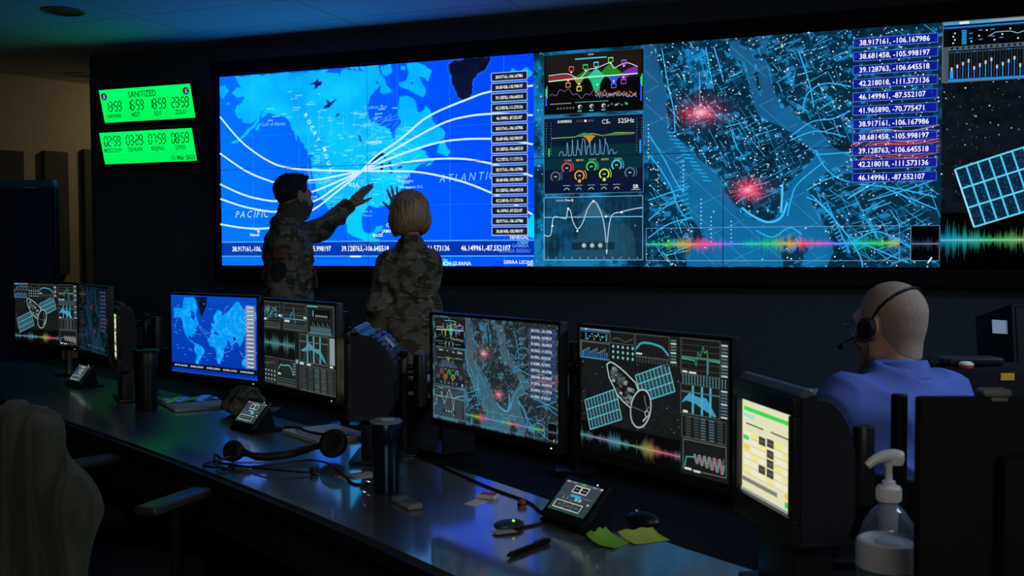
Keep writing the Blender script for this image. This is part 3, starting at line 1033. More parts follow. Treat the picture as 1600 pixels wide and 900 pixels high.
def wave(s, u0, u1, vc, amp, n, seed, hue, dim=1.0, white=0.6):
    r = np.random.RandomState(seed)
    us = np.linspace(u0, u1, n)
    q = np.linspace(0, 1, n)
    env = 0.35 + 0.65 * np.abs(np.sin(q * 9.0 + seed)) ** 2 * (0.5 + 0.5 * r.rand(n))
    am = amp * env * (0.25 + 0.75 * r.rand(n) ** 1.5)
    cols = np.array([hue(x) for x in q]) * dim
    s.bars(us, vc, am * 1.25, (u1 - u0) / n * 0.6, cols, 1.0)
    s.bars(us[::3], vc, am[::3] * 0.9, (u1 - u0) / n * 4.0, cols[::3], 0.55)
    for k in range(len(us) // 8):
        s.line([(us[k * 8], vc), (us[min(k * 8 + 8, n - 1)], vc)], amp * 0.05 + 0.002, np.minimum(255, cols[k * 8] * 0.5 + 150 * white), up=(k == 0))


def city_screen(W, H, fine=True, grade=None):
    s = Scr(W, H, grade)
    ny, nx = (330, 560) if fine else (150, 260)
    k = ny / 330.0
    U, Vv = np.meshgrid(np.linspace(0, 1, nx), np.linspace(0, 1, ny))
    w = (inside(ny, nx, HUD) & ~inside(ny, nx, ISL)).astype(float)
    lm = 1 - w
    t = vnoise(ny, nx, 10, 4, 6)
    t2 = vnoise(ny, nx, 40, 6, 3)
    img = np.stack([2 + 8 * t, 26 + 34 * t, 42 + 48 * t], -1) / 255.0
    near = np.clip(blur(w, int(18 * k + 2)) * 2.4, 0, 1) * lm
    img = mixc(img, (22, 140, 205), near * np.clip(t2 * 3.4 - 1.45, 0, 1) * 1.0)
    img = mixc(img, (30, 150, 215), np.clip((t2 - 0.56) * 6, 0, 1) * lm * (0.3 + 0.5 * (t > 0.5)))
    ga = inside(ny, nx, [(0.402, 0.963), (0.449, 0.97), (0.473, 0.786), (0.427, 0.784)])
    img = mixc(img, (20, 130, 200), blur(ga.astype(float), 2) * (0.25 + 1.1 * np.clip(t2 * 2.6 - 0.85, 0, 1)))
    bl = U < 0.31
    img = mixc(img, (20, 130, 190), bl * np.clip((t - 0.42) * 4, 0, 1) * 0.9)
    rv = np.stack([14 + 14 * Vv, 76 + 20 * (1 - Vv) + 24 * t, 122 + 30 * (1 - Vv) + 24 * t], -1) / 255.0
    wb = blur(w, 1)[..., None]
    img = img * (1 - wb) + rv * wb
    edge = np.clip(1 - np.abs(blur(w, 2) - 0.5) * 4, 0, 1) * np.clip(t2 * 3 - 0.9, 0.15, 1)
    img = mixc(img, (40, 175, 240), edge * 0.9)
    # red hot spots
    for u, v, ru, rv2, a in ((0.441, 0.685, 0.085, 0.085, 0.85), (0.565, 0.34, 0.06, 0.07, 0.95), (0.91, 0.50, 0.11, 0.045, 0.8), (0.93, 0.44, 0.07, 0.03, 0.6)):
        d = ((U - u) / ru) ** 2 + ((Vv - v) / rv2) ** 2
        img = mixc(img, (235, 45, 75), np.exp(-d * 2.2) * a * (0.45 + 0.9 * t2))
    for u, v, rr in ((0.443, 0.683, 0.02), (0.56, 0.335, 0.014)):
        d = ((U - u) / rr) ** 2 + ((Vv - v) / rr) ** 2
        img = mixc(img, (255, 190, 215), np.exp(-d * 1.2) * 0.95)
    s.raster(np.clip(img, 0, 1))
    r = np.random.RandomState(11)
    # water grid
    for i in range(16):
        a = []
        for q in np.linspace(0, 1, 40):
            u, v = 0.3 + 0.7 * q, 1.25 - 0.155 * i - q * -0.55
            a.append((u, v))
        b = []
        for q in np.linspace(0, 1, 40):
            b.append((0.3 + 0.7 * q, 1.9 - 0.145 * i - q * 1.15))
        for L in (a, b):
            seg = []
            for u, v in L:
                if 0 < v < 1 and w[min(int(v * ny), ny - 1), min(int(u * nx), nx - 1)] > 0.5:
                    seg.append((u, v))
                else:
                    if len(seg) > 1:
                        s.line(seg, 0.0028, (70, 150, 200), 0.6)
                    seg = []
            if len(seg) > 1:
                s.line(seg, 0.0028, (70, 150, 200), 0.6)

    def on_land(u, v):
        if not (0.305 < u < 0.998 and 0.0 < v < 0.998):
            return False
        return w[min(int(v * ny), ny - 1), min(int(u * nx), nx - 1)] < 0.5
    # streets: the long blocks between the rivers, then the far shore
    A, B, c, ww = [], [], [], []
    for i in range(1700 if fine else 320):
        u, v = 0.31 + 0.68 * r.rand(), r.rand()
        a = r.choice([-1.18, -0.72, 0.30, 0.55]) + r.randn() * 0.06 if u > 0.62 else r.choice([-1.25, -1.0, 0.28, 0.45]) + r.randn() * 0.06
        l = 0.012 + 0.05 * r.rand() ** 2 + (0.03 if u > 0.78 else 0)
        p, q = (u, v), (u + l * math.cos(a), v + 1.6 * l * math.sin(a))
        if on_land(*p) and on_land(*q) and (q[0] < 0.80 or not 0.35 < v < 0.97):
            A.append(p)
            B.append(q)
            m = r.rand() ** 1.5
            c.append((20 + 40 * m, 90 + 110 * m, 140 + 105 * m))
            ww.append(0.0018 + 0.003 * m * r.rand())
    s.segs(A, B, np.array(ww), np.array(c), 0.85)
    # bright quay streets
    for L in ([(0.31, 0.60), (0.335, 0.53), (0.355, 0.47), (0.375, 0.40), (0.40, 0.33)], [(0.305, 0.52), (0.34, 0.44), (0.37, 0.35), (0.385, 0.27), (0.41, 0.21)], [(0.31, 0.30), (0.36, 0.33), (0.415, 0.36)], [(0.31, 0.21), (0.355, 0.27), (0.40, 0.30)], [(0.31, 0.13), (0.36, 0.19), (0.42, 0.22)],
              [(0.345, 0.97), (0.362, 0.80), (0.375, 0.70), (0.378, 0.6)], [(0.455, 0.97), (0.466, 0.86), (0.473, 0.80)], [(0.475, 0.97), (0.49, 0.88), (0.50, 0.81)], [(0.68, 0.92), (0.705, 0.78), (0.715, 0.68)], [(0.74, 0.45), (0.68, 0.36), (0.665, 0.30), (0.655, 0.22)], [(0.70, 0.30), (0.73, 0.27), (0.78, 0.17), (0.82, 0.06), (0.83, 0.0)], [(0.71, 0.31), (0.75, 0.24), (0.80, 0.13), (0.88, 0.06), (0.93, 0.02)],
              [(0.70, 0.33), (0.74, 0.37), (0.78, 0.39)], [(0.66, 0.56), (0.71, 0.62), (0.76, 0.63), (0.80, 0.66)], [(0.66, 0.545), (0.72, 0.58), (0.79, 0.55)], [(0.69, 0.67), (0.70, 0.74), (0.74, 0.78), (0.80, 0.76)], [(0.72, 0.50), (0.74, 0.43), (0.77, 0.38), (0.80, 0.36)], [(0.72, 0.48), (0.80, 0.485)], [(0.58, 0.16), (0.62, 0.13), (0.66, 0.17), (0.69, 0.14)], [(0.80, 0.10), (0.86, 0.15), (0.92, 0.10), (0.99, 0.02)], [(0.82, 0.35), (0.90, 0.33), (0.99, 0.29)], [(0.84, 0.28), (0.92, 0.32), (0.985, 0.36)], [(0.88, 0.33), (0.99, 0.24)]):
        s.line(bez(L, 6), 0.0055, (45, 180, 245), 0.9)
    # coast outline of the peninsula tip and piers
    tip = [(0.545, 0.26), (0.575, 0.22), (0.61, 0.195), (0.64, 0.215), (0.655, 0.28)]
    s.line(bez(tip, 8), 0.010, (60, 190, 250))
    s.line(bez([(0.64, 0.235), (0.642, 0.30), (0.643, 0.36)], 5), 0.009, (70, 200, 255))
    for i in range(14):
        q = i / 13
        u, v = 0.375 + 0.095 * q, 0.60 - 0.22 * q
        s.line([(u, v), (u - 0.016 - 0.008 * r.rand(), v + 0.004)], 0.005, (40, 170, 235), 0.8)
        u, v = 0.735 + 0.05 * q, 0.265 - 0.20 * q
        s.line([(u, v), (u + 0.012, v + 0.012), (u + 0.016, v - 0.005)], 0.006, (40, 170, 235), 0.9)
        u, v = 0.40 + 0.02 * q, 0.50 - 0.28 * q
        s.line([(u - 0.02 * r.rand() - 0.01, v - 0.015), (u, v)], 0.005, (40, 170, 235), 0.8)
    # lights
    P, R, c = [], [], []
    for i in range(2600 if fine else 900):
        u, v = 0.005 + 0.99 * r.rand(), r.rand()
        if (on_land(u, v) and r.rand() < (1.0 if v > 0.35 else 0.45)) or r.rand() < 0.05 or (u < 0.03 and r.rand() < 0.3):
            P.append((u, v))
            m = r.rand()
            R.append(0.0018 + 0.0022 * m)
            c.append((150 + 90 * m, 190 + 55 * m, 225 + 30 * m))
    s.dots(P, np.array(R), np.array(c), 0.9, n=5)
    P = [(u, v0 - 0.018 * j) for u, v0, n_ in ((0.31, 0.64, 9), (0.335, 0.47, 8), (0.40, 0.47, 8), (0.445, 0.30, 8), (0.47, 0.22, 7), (0.52, 0.20, 6)) for j in range(n_)]
    s.dots(P, 0.003, (220, 235, 255), n=5)
    # spokes at the hot spots
    for u, v, n_, L0 in ((0.56, 0.335, 70, 0.05), (0.443, 0.683, 26, 0.045)):
        A, B = [], []
        for i in range(n_):
            a = 2 * pi * i / n_ + r.randn() * 0.1
            l = L0 * (0.3 + 0.7 * r.rand())
            A.append((u, v))
            B.append((u + l * math.cos(a), v + l * 1.3 * math.sin(a)))
        s.segs(A, B, 0.0025, (250, 90, 130), 0.6)
    s.ring(0.443, 0.683, 0.03, 0.0025, (240, 190, 220), 0.3, 3.6, 0.7)
    s.line([(0.441, 0.70), (0.440, 0.86)], 0.0025, (220, 190, 230), 0.6)
    s.glow(0.443, 0.684, 0.022, 0.022, (255, 200, 225), 0.95)
    s.glow(0.56, 0.337, 0.014, 0.018, (255, 200, 220), 0.95)
    for i in range(9):
        v = 0.46 + 0.012 * i + r.randn() * 0.004
        s.line(bez([(0.80 + 0.01 * i % 0.03, v - 0.03), (0.86, v + 0.01), (0.93, v), (0.995, v + 0.02)], 5), 0.004, (240, 80 + 10 * i, 110 + 10 * i), 0.55)
    eq_panels(s, fine)
    # waveform strip
    s.frame(0.305, 0.028, 0.911, 0.174, 0.003, (130, 170, 215), 0.8)
    wave(s, 0.306, 0.910, 0.101, 0.06, 330 if fine else 150, 3, rainbow)
    s.rect(0.936, 0.028, 0.998, 0.173, (2, 3, 6))
    s.frame(0.936, 0.028, 0.998, 0.173, 0.003, (120, 160, 190), 0.8)
    wave(s, 0.937, 0.998, 0.098, 0.055, 40, 5, lambda q: (60 + 40 * q, 110 + 20 * q, 170), 0.55)
    s.line([(0.974, 0.02), (0.982, 0.042)], 0.006, (230, 235, 245))
    labs = [NUMS[0], NUMS[1], NUMS[2], NUMS[3], NUMS[4], '41.965890,-70.775471', NUMS[0], NUMS[1], NUMS[2], NUMS[3], NUMS[4]]
    for i, t_ in enumerate(labs):
        v = 0.939 - 0.0563 * i
        s.rect(0.805, v - 0.0185, 0.9895, v + 0.0185, (12, 28, 150), 0.93)
        s.frame(0.805, v - 0.0185, 0.9895, v + 0.0185, 0.003, (90, 120, 225))
        s.text(t_.replace(',', ', '), 0.818, v - 0.0105, 0.0225, (245, 248, 255), 'l', 1, xs=0.90)
    if fine:
        s.rect(0.4990, 0, 0.5010, 1, (2, 12, 24), 0.8)
        s.rect(0, 0.505, 1, 0.509, (2, 12, 24), 0.7)
    return s


def sat_screen(W, H, fine=True, grade=None):
    s = Scr(W, H, grade)
    ny, nx = (200, 340) if fine else (90, 160)
    U, Vv = np.meshgrid(np.linspace(0, 1, nx), np.linspace(0, 1, ny))
    t = vnoise(ny, nx, 30, 12, 3)
    img = np.stack([6 + 12 * t, 10 + 18 * t, 16 + 22 * t], -1) / 255.0
    img = mixc(img, (0, 1, 2), (Vv < 0.225).astype(float))
    s.raster(img)
    r = np.random.RandomState(21)
    n = 900 if fine else 320
    P = np.stack([r.rand(n) * 0.715, 0.235 + 0.765 * r.rand(n)], -1)
    m = r.rand(n) ** 3
    s.dots(P, 0.0011 + 0.0026 * m, np.stack([110 + 110 * m, 140 + 115 * m, 155 + 95 * m], -1), 0.85, n=5)
    cy = (70, 200, 235)
    # two solar panels
    for o, a, b, na, nb, fill in (((0.029, 0.400), (0.236, 0.135), (0.042, -0.235), 10, 3, (16, 60, 84)), ((0.405, 0.665), (0.22, 0.125), (0.045, -0.20), 9, 3, (14, 70, 96))):
        o, a, b = (np.array(v) for v in (o, a, b))
        s.poly([o, o + a, o + a + b, o + b], fill if not fine else (10, 38, 62))
        if fine:
            q = r.rand(900, 2)
            s.dots(o + q[:, :1] * a + q[:, 1:] * b, 0.0022, (40, 120, 170), 0.6, n=4)
        for i in range(na + 1):
            s.line([o + a * i / na, o + a * i / na + b], 0.007, cy if i % na else (150, 225, 245))
        for j in range(nb + 1):
            s.line([o + b * j / nb, o + b * j / nb + a], 0.007, (90, 210, 240))
    # body with thermal blanket, then the dish
    body = [(0.199, 0.721), (0.225, 0.745), (0.255, 0.735), (0.30, 0.705), (0.34, 0.672), (0.405, 0.611), (0.432, 0.543), (0.40, 0.49), (0.373, 0.404), (0.32, 0.445), (0.274, 0.496), (0.245, 0.56), (0.216, 0.62)]
    s.poly(body, (10, 14, 18))
    s.line(body + body[:1], 0.010, (200, 225, 230))
    for i in range(46):
        q, p = r.rand(), r.rand()
        u, v = 0.23 + 0.15 * q + 0.05 * (p - 0.5), 0.69 - 0.22 * q + 0.10 * (p - 0.5)
        l = 0.012 + 0.02 * r.rand()
        g = 60 + 160 * r.rand() ** 2
        s.poly([(u, v), (u + l, v - l * 0.3), (u + l * 0.8, v - l * 1.3), (u - l * 0.2, v - l)], (g * 0.85, g, g * 1.05), 0.85)
    dish = [(0.445 + 0.068 * math.cos(t_), 0.415 + 0.150 * math.sin(t_)) for t_ in np.linspace(0, 2 * pi, 40)]
    dish = [(u + (v - 0.415) * 0.12, v) for u, v in dish]
    s.poly(dish[:-1], (12, 15, 19))
    s.line(dish, 0.012, (190, 205, 210))
    s.line([(0.47, 0.52), (0.488, 0.41), (0.50, 0.44)], 0.007, (150, 160, 165))
    s.line([(0.385, 0.42), (0.485, 0.39)], 0.004, (110, 125, 130))
    s.line([(0.46, 0.32), (0.488, 0.36)], 0.012, (190, 200, 205))
    s.ring(0.488, 0.385, 0.022, 0.007, (180, 195, 200))
    SH = [(0, (30, 170, 160)), (0.2, (130, 90, 190)), (0.4, (40, 190, 210)), (0.55, (60, 190, 90)), (0.68, (220, 180, 60)), (0.82, (235, 60, 100)), (0.93, (200, 60, 120)), (1, (40, 190, 220))]
    if fine:
        SH = [(0, (20, 170, 215)), (0.08, (40, 200, 190)), (0.16, (60, 190, 110)), (0.25, (150, 190, 120)), (0.34, (60, 140, 190)), (0.5, (60, 190, 90)), (0.68, (220, 180, 60)), (0.82, (235, 60, 100)), (1, (40, 190, 220))]

    def hue(q):
        for (a, c0), (b, c1) in zip(SH, SH[1:]):
            if a <= q <= b:
                f = (q - a) / (b - a)
                return tuple(c0[i] + (c1[i] - c0[i]) * f for i in range(3))
        return SH[-1][1]
    wave(s, 0.0, 0.728, 0.112, 0.105, 300 if fine else 130, 8, hue, 0.95)
    # mixer, keypad, curve and right column
    g, gc = (96, 100, 96), (60, 165, 200)
    s.rect(0.0, 0.755, 0.225, 0.998, (10, 14, 18))
    s.rect(0, 0.985, 0.225, 0.998, (60, 160, 210))
    s.rect(0.035, 0.986, 0.055, 0.997, (225, 235, 240))
    s.rect(0.10, 0.986, 0.20, 0.997, (130, 160, 185))
    s.rect(0.0, 0.972, 0.225, 0.978, (30, 120, 210))
    s.rect(0.012, 0.90, 0.218, 0.968, (4, 6, 9))
    for i in range(7):
        s.rect(0.040, 0.905 + 0.0085 * i, 0.050, 0.911 + 0.0085 * i, (40, 150, 230))
        s.rect(0.195, 0.905 + 0.0085 * i, 0.207, 0.911 + 0.0085 * i, (60, 150, 200))
    s.dots([(0.06 + 0.016 * i, 0.915 + 0.04 * ((i * 7) % 3) / 2) for i in range(8)], 0.0035 if fine else 0.006, (215, 230, 235), n=8)
    if fine:
        s.dots([(0.022 + 0.0035 * (i % 2), 0.912 + 0.013 * i) for i in range(4)], 0.0035, (220, 225, 235), n=8)
        for u_, v_ in ((0.055, 0.945), (0.055, 0.925), (0.075, 0.955), (0.075, 0.918), (0.10, 0.955), (0.10, 0.928), (0.118, 0.92)):
            s.rect(u_, v_, u_ + 0.008, v_ + 0.004, (40, 150, 230))
        for i in range(16):
            s.rect(0.012 + 0.0125 * i, 0.9685, 0.022 + 0.0125 * i, 0.9715, (50, 60, 75))
    s.line([(0.095, 0.93), (0.11, 0.945), (0.14, 0.945), (0.155, 0.935), (0.175, 0.945), (0.19, 0.942)], 0.003, (140, 190, 210))
    s.rect(0.0, 0.882, 0.225, 0.898, (78, 96, 112))
    s.dots([(0.0195 + 0.0118 * i, 0.890) for i in range(17)], 0.005, (12, 16, 22), n=8)
    s.rect(0.0, 0.755, 0.012, 0.898, (70, 84, 98))
    for i in range(17 if fine else 13):
        u = 0.0195 + 0.0118 * i if fine else 0.022 + 0.0155 * i
        h = 0.80 + 0.03 * ((i * 5) % 4) / 3
        s.line([(u, 0.768), (u, 0.87)], 0.002, (40, 50, 60))
        s.line([(u, 0.768), (u, h)], (0.0035 if fine else 0.007) if i else 0.012, (60, 120, 230) if i % 3 else (30, 160, 245))
        s.rect(u - 0.002, h, u + 0.002, h + 0.014, (190, 200, 205))
        if fine:
            s.rect(u - 0.004, 0.872, u + 0.004, 0.876, (40, 120, 225) if i % 3 == 1 else (70, 80, 90))
        s.line([(u - 0.0059, 0.766), (u - 0.0059, 0.88)], 0.002, (60, 75, 88))
    s.rect(0.012, 0.756, 0.225, 0.766, (30, 140, 230))
    s.frame(0, 0.755, 0.225, 0.998, 0.005, g)
    s.rect(0.235, 0.765, 0.405, 0.99, (18, 22, 22), 0.8)
    s.frame(0.235, 0.90, 0.405, 0.99, 0.005, g)
    s.line(bez([(0.25, 0.93), (0.29, 0.945), (0.34, 0.92), (0.395, 0.95)], 5), 0.004, (90, 110, 120))
    s.dots([(0.255 + 0.035 * i, 0.79 + 0.042 * j) for i in range(5) for j in range(3)], 0.012, (130, 205, 220), n=10)
    s.rect(0.415, 0.77, 0.70, 0.995, (22, 24, 22), 0.85)
    s.frame(0.415, 0.82, 0.64, 0.99, 0.006, g)
    s.line(bez([(0.42, 0.875), (0.45, 0.92), (0.50, 0.93), (0.56, 0.92), (0.60, 0.90), (0.635, 0.85)], 6), 0.016, (40, 170, 210))
    s.rect(0.42, 0.835, 0.46, 0.848, (220, 230, 230))
    for j in range(3):
        s.dots([(0.425 + 0.02 * i, 0.782 + 0.014 * j) for i in range(14)], 0.006, (50, 110, 135), n=4)
    for j in range(8):
        s.rect(0.65, 0.80 + 0.023 * j, 0.685, 0.812 + 0.023 * j, (70, 120, 140) if j % 3 else (200, 220, 220))
    s.rect(0.712, 0.0, 1.0, 0.998, (20, 22, 20))
    s.frame(0.716, 0.735, 0.95, 0.995, 0.006, g)
    for j in range(5):
        s.line([(0.72, 0.77 + 0.045 * j), (0.95, 0.77 + 0.045 * j)], 0.003, (80, 85, 75))
    s.rect(0.72, 0.85, 0.95, 0.865, (40, 140, 170), 0.8)
    s.line([(0.72, 0.845), (0.80, 0.84), (0.81, 0.80), (0.82, 0.90), (0.835, 0.87), (0.85, 0.945), (0.86, 0.90), (0.875, 0.92), (0.88, 0.85), (0.95, 0.845)], 0.012, (40, 190, 90))
    s.rect(0.872, 0.745, 0.884, 0.86, (40, 130, 165))
    s.rect(0.725, 0.745, 0.755, 0.758, (235, 240, 240))
    s.rect(0.765, 0.742, 0.81, 0.756, (225, 235, 235))
    for j in range(10):
        s.rect(0.958, 0.745 + 0.024 * j, 0.994, 0.758 + 0.024 * j, (60, 110, 150) if j % 3 else (190, 210, 215))
    for j in range(4):
        s.dots([(0.73 + 0.018 * i, 0.672 + 0.017 * j) for i in range(15)], 0.008, (70, 150, 180), n=4)
    s.frame(0.716, 0.445, 0.95, 0.66, 0.006, g)
    s.poly([(0.72, 0.52), (0.74, 0.56), (0.77, 0.60), (0.80, 0.585), (0.84, 0.575), (0.87, 0.58), (0.90, 0.52), (0.93, 0.46), (0.92, 0.452), (0.80, 0.53), (0.75, 0.54)], (45, 165, 215))
    for u in (0.785, 0.84, 0.89):
        s.rect(u, 0.45, u + 0.012, 0.655, (60, 180, 225))
    s.rect(0.72, 0.60, 0.95, 0.612, (50, 120, 150), 0.8)
    s.rect(0.73, 0.452, 0.76, 0.468, (235, 240, 240))
    for j in range(9):
        s.rect(0.958, 0.455 + 0.023 * j, 0.994, 0.467 + 0.023 * j, (50, 110, 160) if j % 4 else (200, 215, 220))
    for j in range(8):
        for u in (0.75, 0.80, 0.84, 0.89, 0.94):
            s.rect(u, 0.275 + 0.02 * j, u + 0.03, 0.284 + 0.02 * j, (60, 125, 160) if u in (0.84, 0.89) else (60, 80, 90), 0.85)
    s.frame(0.725, 0.27, 0.99, 0.43, 0.005, g)
    s.frame(0.735, 0.04, 0.99, 0.255, 0.007, (120, 125, 120))
    q = np.linspace(0, 1, 70)
    for c, ph in (((60, 190, 215), 0), ((225, 90, 90), 1.6)):
        s.line([(0.80 + 0.18 * x, 0.13 + 0.05 * math.sin(x * 38 + ph) * (0.6 + x * 0.5) - 0.02 * x) for x in q], 0.008, c)
    s.line([(0.745, 0.06), (0.755, 0.13), (0.785, 0.135), (0.80, 0.14)], 0.008, (60, 190, 215))
    s.rect(0.745, 0.035, 0.785, 0.052, (235, 240, 240))
    s.rect(0.80, 0.03, 0.84, 0.045, (225, 235, 235))
    return s


def world_map(W, H, grade=None):
    s = Scr(W, H, grade)
    ny, nx = 190, 320
    U, Vv = np.meshgrid(np.linspace(0, 1, nx), np.linspace(0, 1, ny))
    img = np.stack([4 + 0 * U, 52 + 22 * Vv, 172 + 20 * Vv], -1) / 255.0
    m = np.zeros((ny, nx), bool)
    for p in (W_NA, W_SA, W_AF, W_EU, W_AU, W_UK, W_JP, W_IN):
        m |= inside(ny, nx, p)
    m &= ~inside(ny, nx, W_HB)
    t = vnoise(ny, nx, 18, 5, 4)
    m = blur(m.astype(float) + (t - 0.5) * 0.5 * blur(m.astype(float), 3) * (blur(m.astype(float), 3) < 0.9), 1)
    img = mixc(img, (6, 150, 245), m)
    img = mixc(img, (50, 190, 255), m * np.clip((t - 0.5) * 3, 0, 0.7))
    img = mixc(img, (6, 22, 42), blur(inside(ny, nx, W_GR).astype(float), 1))
    s.raster(np.clip(img, 0, 1))
    r = np.random.RandomState(3)
    A = [(r.rand(), 0.15 + 0.8 * r.rand()) for _ in range(60)]
    s.segs(A, [(u + 0.02 + 0.02 * r.rand(), v) for u, v in A], 0.007, (90, 180, 255), 0.6)
    for L in ([(0.33, 0.60), (0.40, 0.52), (0.46, 0.44)], [(0.34, 0.61), (0.42, 0.55), (0.47, 0.53)], [(0.04, 0.55), (0.07, 0.68), (0.13, 0.74)], [(0.66, 0.88), (0.63, 0.82), (0.64, 0.78)], [(0.62, 0.30), (0.69, 0.33), (0.72, 0.39)], [(0.80, 0.35), (0.83, 0.28), (0.88, 0.28)], [(0.03, 0.70), (0.06, 0.76), (0.09, 0.77)]):
        s.line(bez(L, 6), 0.006, (80, 170, 245), 0.8)
    s.dots([(0.745, 0.485), (0.75, 0.48), (0.735, 0.49)], [0.022, 0.016, 0.012], (6, 14, 30), n=8)
    s.rect(0.0, 0.055, 1.0, 0.122, (10, 20, 38))
    for i in range(5):
        s.text(NUMS[i], 0.035 + 0.192 * i, 0.078, 0.022, (235, 240, 245), bold=1, xs=0.95)
    for i in range(16):
        v = 0.882 - 0.0482 * i
        s.rect(0.868, v - 0.016, 0.972, v + 0.016, (24, 30, 48))
        s.frame(0.868, v - 0.016, 0.972, v + 0.016, 0.006, (190, 200, 215))
        s.rect(0.88, v - 0.006, 0.96, v + 0.006, (240, 242, 245))
    s.rect(0, 0, 1, 0.02, (20, 80, 200), 0.6)
    return s


def dash_screen(W, H, grade=None):
    s = Scr(W, H, grade)
    ny, nx = 40, 70
    t = vnoise(ny, nx, 8, 2, 2)
    s.raster(np.stack([22 + 8 * t, 28 + 10 * t, 30 + 10 * t], -1) / 255.0)
    g = (92, 96, 92)
    r = np.random.RandomState(6)
    for (u0, v0, u1, v1) in ((0.01, 0.68, 0.28, 0.985), (0.333, 0.68, 0.622, 0.985)):
        s.rect(u0, v0, u1, v1, (26, 30, 30))
        s.frame(u0, v0, u1, v1, 0.008, g)
        for j in range(4):
            s.line([(u0, v0 + 0.10 + 0.05 * j), (u1, v0 + 0.10 + 0.05 * j)], 0.004, (70, 80, 78))
        s.rect(u0 + 0.01, v0 + 0.085, u0 + 0.08, v0 + 0.11, (215, 225, 225))
        for j in range(4):
            s.rect(u0, v0 + 0.005 + 0.018 * j, u1, v0 + 0.014 + 0.018 * j, (50, 90, 105), 0.8)
        s.rect(u1 - 0.02, v0 + 0.14, u1 + 0.01, v0 + 0.165, (225, 235, 235))
        s.rect(u1 + 0.012, v0 + 0.13, u1 + 0.036, v0 + 0.17, (70, 180, 215))
    for i in range(80):
        u, v = 0.06 + 0.18 * r.rand(), 0.80 + 0.12 * r.rand()
        s.line([(u, v), (u + 0.01, v + 0.02 * r.randn())], 0.010, (60, 170, 195), 0.8, up=(i == 0))
    s.rect(0.335, 0.80, 0.62, 0.812, (60, 160, 190))
    s.rect(0.335, 0.85, 0.62, 0.856, (60, 130, 150))
    s.line([(0.42, 0.82), (0.44, 0.88), (0.45, 0.85), (0.47, 0.94), (0.48, 0.82), (0.49, 0.76)], 0.010, (80, 190, 210))
    s.rect(0.645, 0.665, 0.972, 0.98, (22, 30, 34))
    s.frame(0.645, 0.665, 0.972, 0.98, 0.01, (105, 112, 110))
    s.rect(0.65, 0.965, 0.78, 0.978, (70, 190, 220))
    s.rect(0.70, 0.85, 0.93, 0.94, (6, 8, 9))
    s.dots([(0.76 + 0.022 * i, 0.87 + 0.035 * ((i * 3) % 3) / 1.5) for i in range(7)], 0.014, (140, 160, 165), n=6)
    s.rect(0.715, 0.86, 0.73, 0.93, (60, 160, 190))
    s.rect(0.69, 0.69, 0.94, 0.82, (14, 18, 20))
    s.rect(0.69, 0.69, 0.94, 0.745, (30, 90, 120))
    for i in range(12):
        s.line([(0.70 + 0.02 * i, 0.70), (0.70 + 0.02 * i, 0.76 + 0.02 * ((i * 5) % 3))], 0.006, (110, 150, 165))
    s.rect(0.68, 0.675, 0.95, 0.688, (40, 140, 190))
    s.rect(0.005, 0.33, 0.488, 0.655, (6, 9, 11))
    wave(s, 0.01, 0.48, 0.495, 0.16, 110, 4, lambda q: (40, 165, 180), 0.95, 0.4)
    s.rect(0.495, 0.33, 0.54, 0.65, (16, 20, 22))
    s.rect(0.547, 0.33, 0.905, 0.645, (30, 34, 33))
    s.frame(0.547, 0.33, 0.905, 0.645, 0.009, (110, 115, 110))
    s.poly([(0.56, 0.46), (0.62, 0.50), (0.66, 0.56), (0.70, 0.54), (0.75, 0.50), (0.80, 0.50), (0.84, 0.44), (0.89, 0.345), (0.85, 0.37), (0.80, 0.44), (0.70, 0.48), (0.60, 0.45)], (45, 160, 185))
    for u in (0.64, 0.72, 0.80):
        s.rect(u, 0.34, u + 0.018, 0.64, (55, 165, 185))
    s.rect(0.55, 0.56, 0.90, 0.572, (60, 120, 130))
    for k_ in range(5):
        s.line([(0.64 + 0.02 * k_, 0.52), (0.60 + 0.05 * k_, 0.345)], 0.006, (50, 140, 160), 0.7)
    s.rect(0.925, 0.345, 0.985, 0.64, (150, 155, 175))
    s.rect(0.55, 0.30, 0.60, 0.325, (225, 230, 230))
    s.rect(0.64, 0.30, 0.69, 0.322, (215, 225, 225))
    s.rect(0.925, 0.315, 0.965, 0.335, (225, 230, 230))
    s.rect(0.495, 0.30, 0.53, 0.345, (80, 190, 220))
    s.frame(0.012, 0.028, 0.21, 0.325, 0.008, g)
    for k_ in range(4):
        s.line([(0.02, 0.22 + 0.02 * k_), (0.10, 0.26 - 0.01 * k_), (0.20, 0.25 + 0.015 * k_)], 0.005, (80, 90, 88))
    s.dots([(0.035 + 0.042 * i, 0.06 + 0.05 * j) for i in range(5) for j in range(3)], 0.013, (190, 215, 215), n=8)
    s.frame(0.24, 0.022, 0.495, 0.323, 0.008, g)
    s.line(bez([(0.26, 0.20), (0.29, 0.25), (0.34, 0.25), (0.40, 0.26), (0.44, 0.22), (0.46, 0.15)], 6), 0.016, (60, 175, 195))
    s.rect(0.25, 0.135, 0.29, 0.155, (220, 228, 228))
    for j in range(3):
        s.rect(0.25, 0.03 + 0.03 * j, 0.485, 0.044 + 0.03 * j, (55, 85, 92), 0.8)
    for j in range(5):
        s.rect(0.462, 0.16 + 0.03 * j, 0.49, 0.175 + 0.03 * j, (120, 140, 145))
    s.rect(0.557, 0.01, 0.992, 0.297, (30, 36, 38))
    s.frame(0.557, 0.01, 0.992, 0.297, 0.007, (110, 115, 112))
    for j in range(11):
        for i in range(5):
            u = 0.58 + 0.082 * i
            s.rect(u, 0.022 + 0.0245 * j, u + 0.055, 0.034 + 0.0245 * j, (70, 130, 145) if i in (2, 3) else (70, 84, 88), 0.4 + 0.5 * r.rand())
    return s


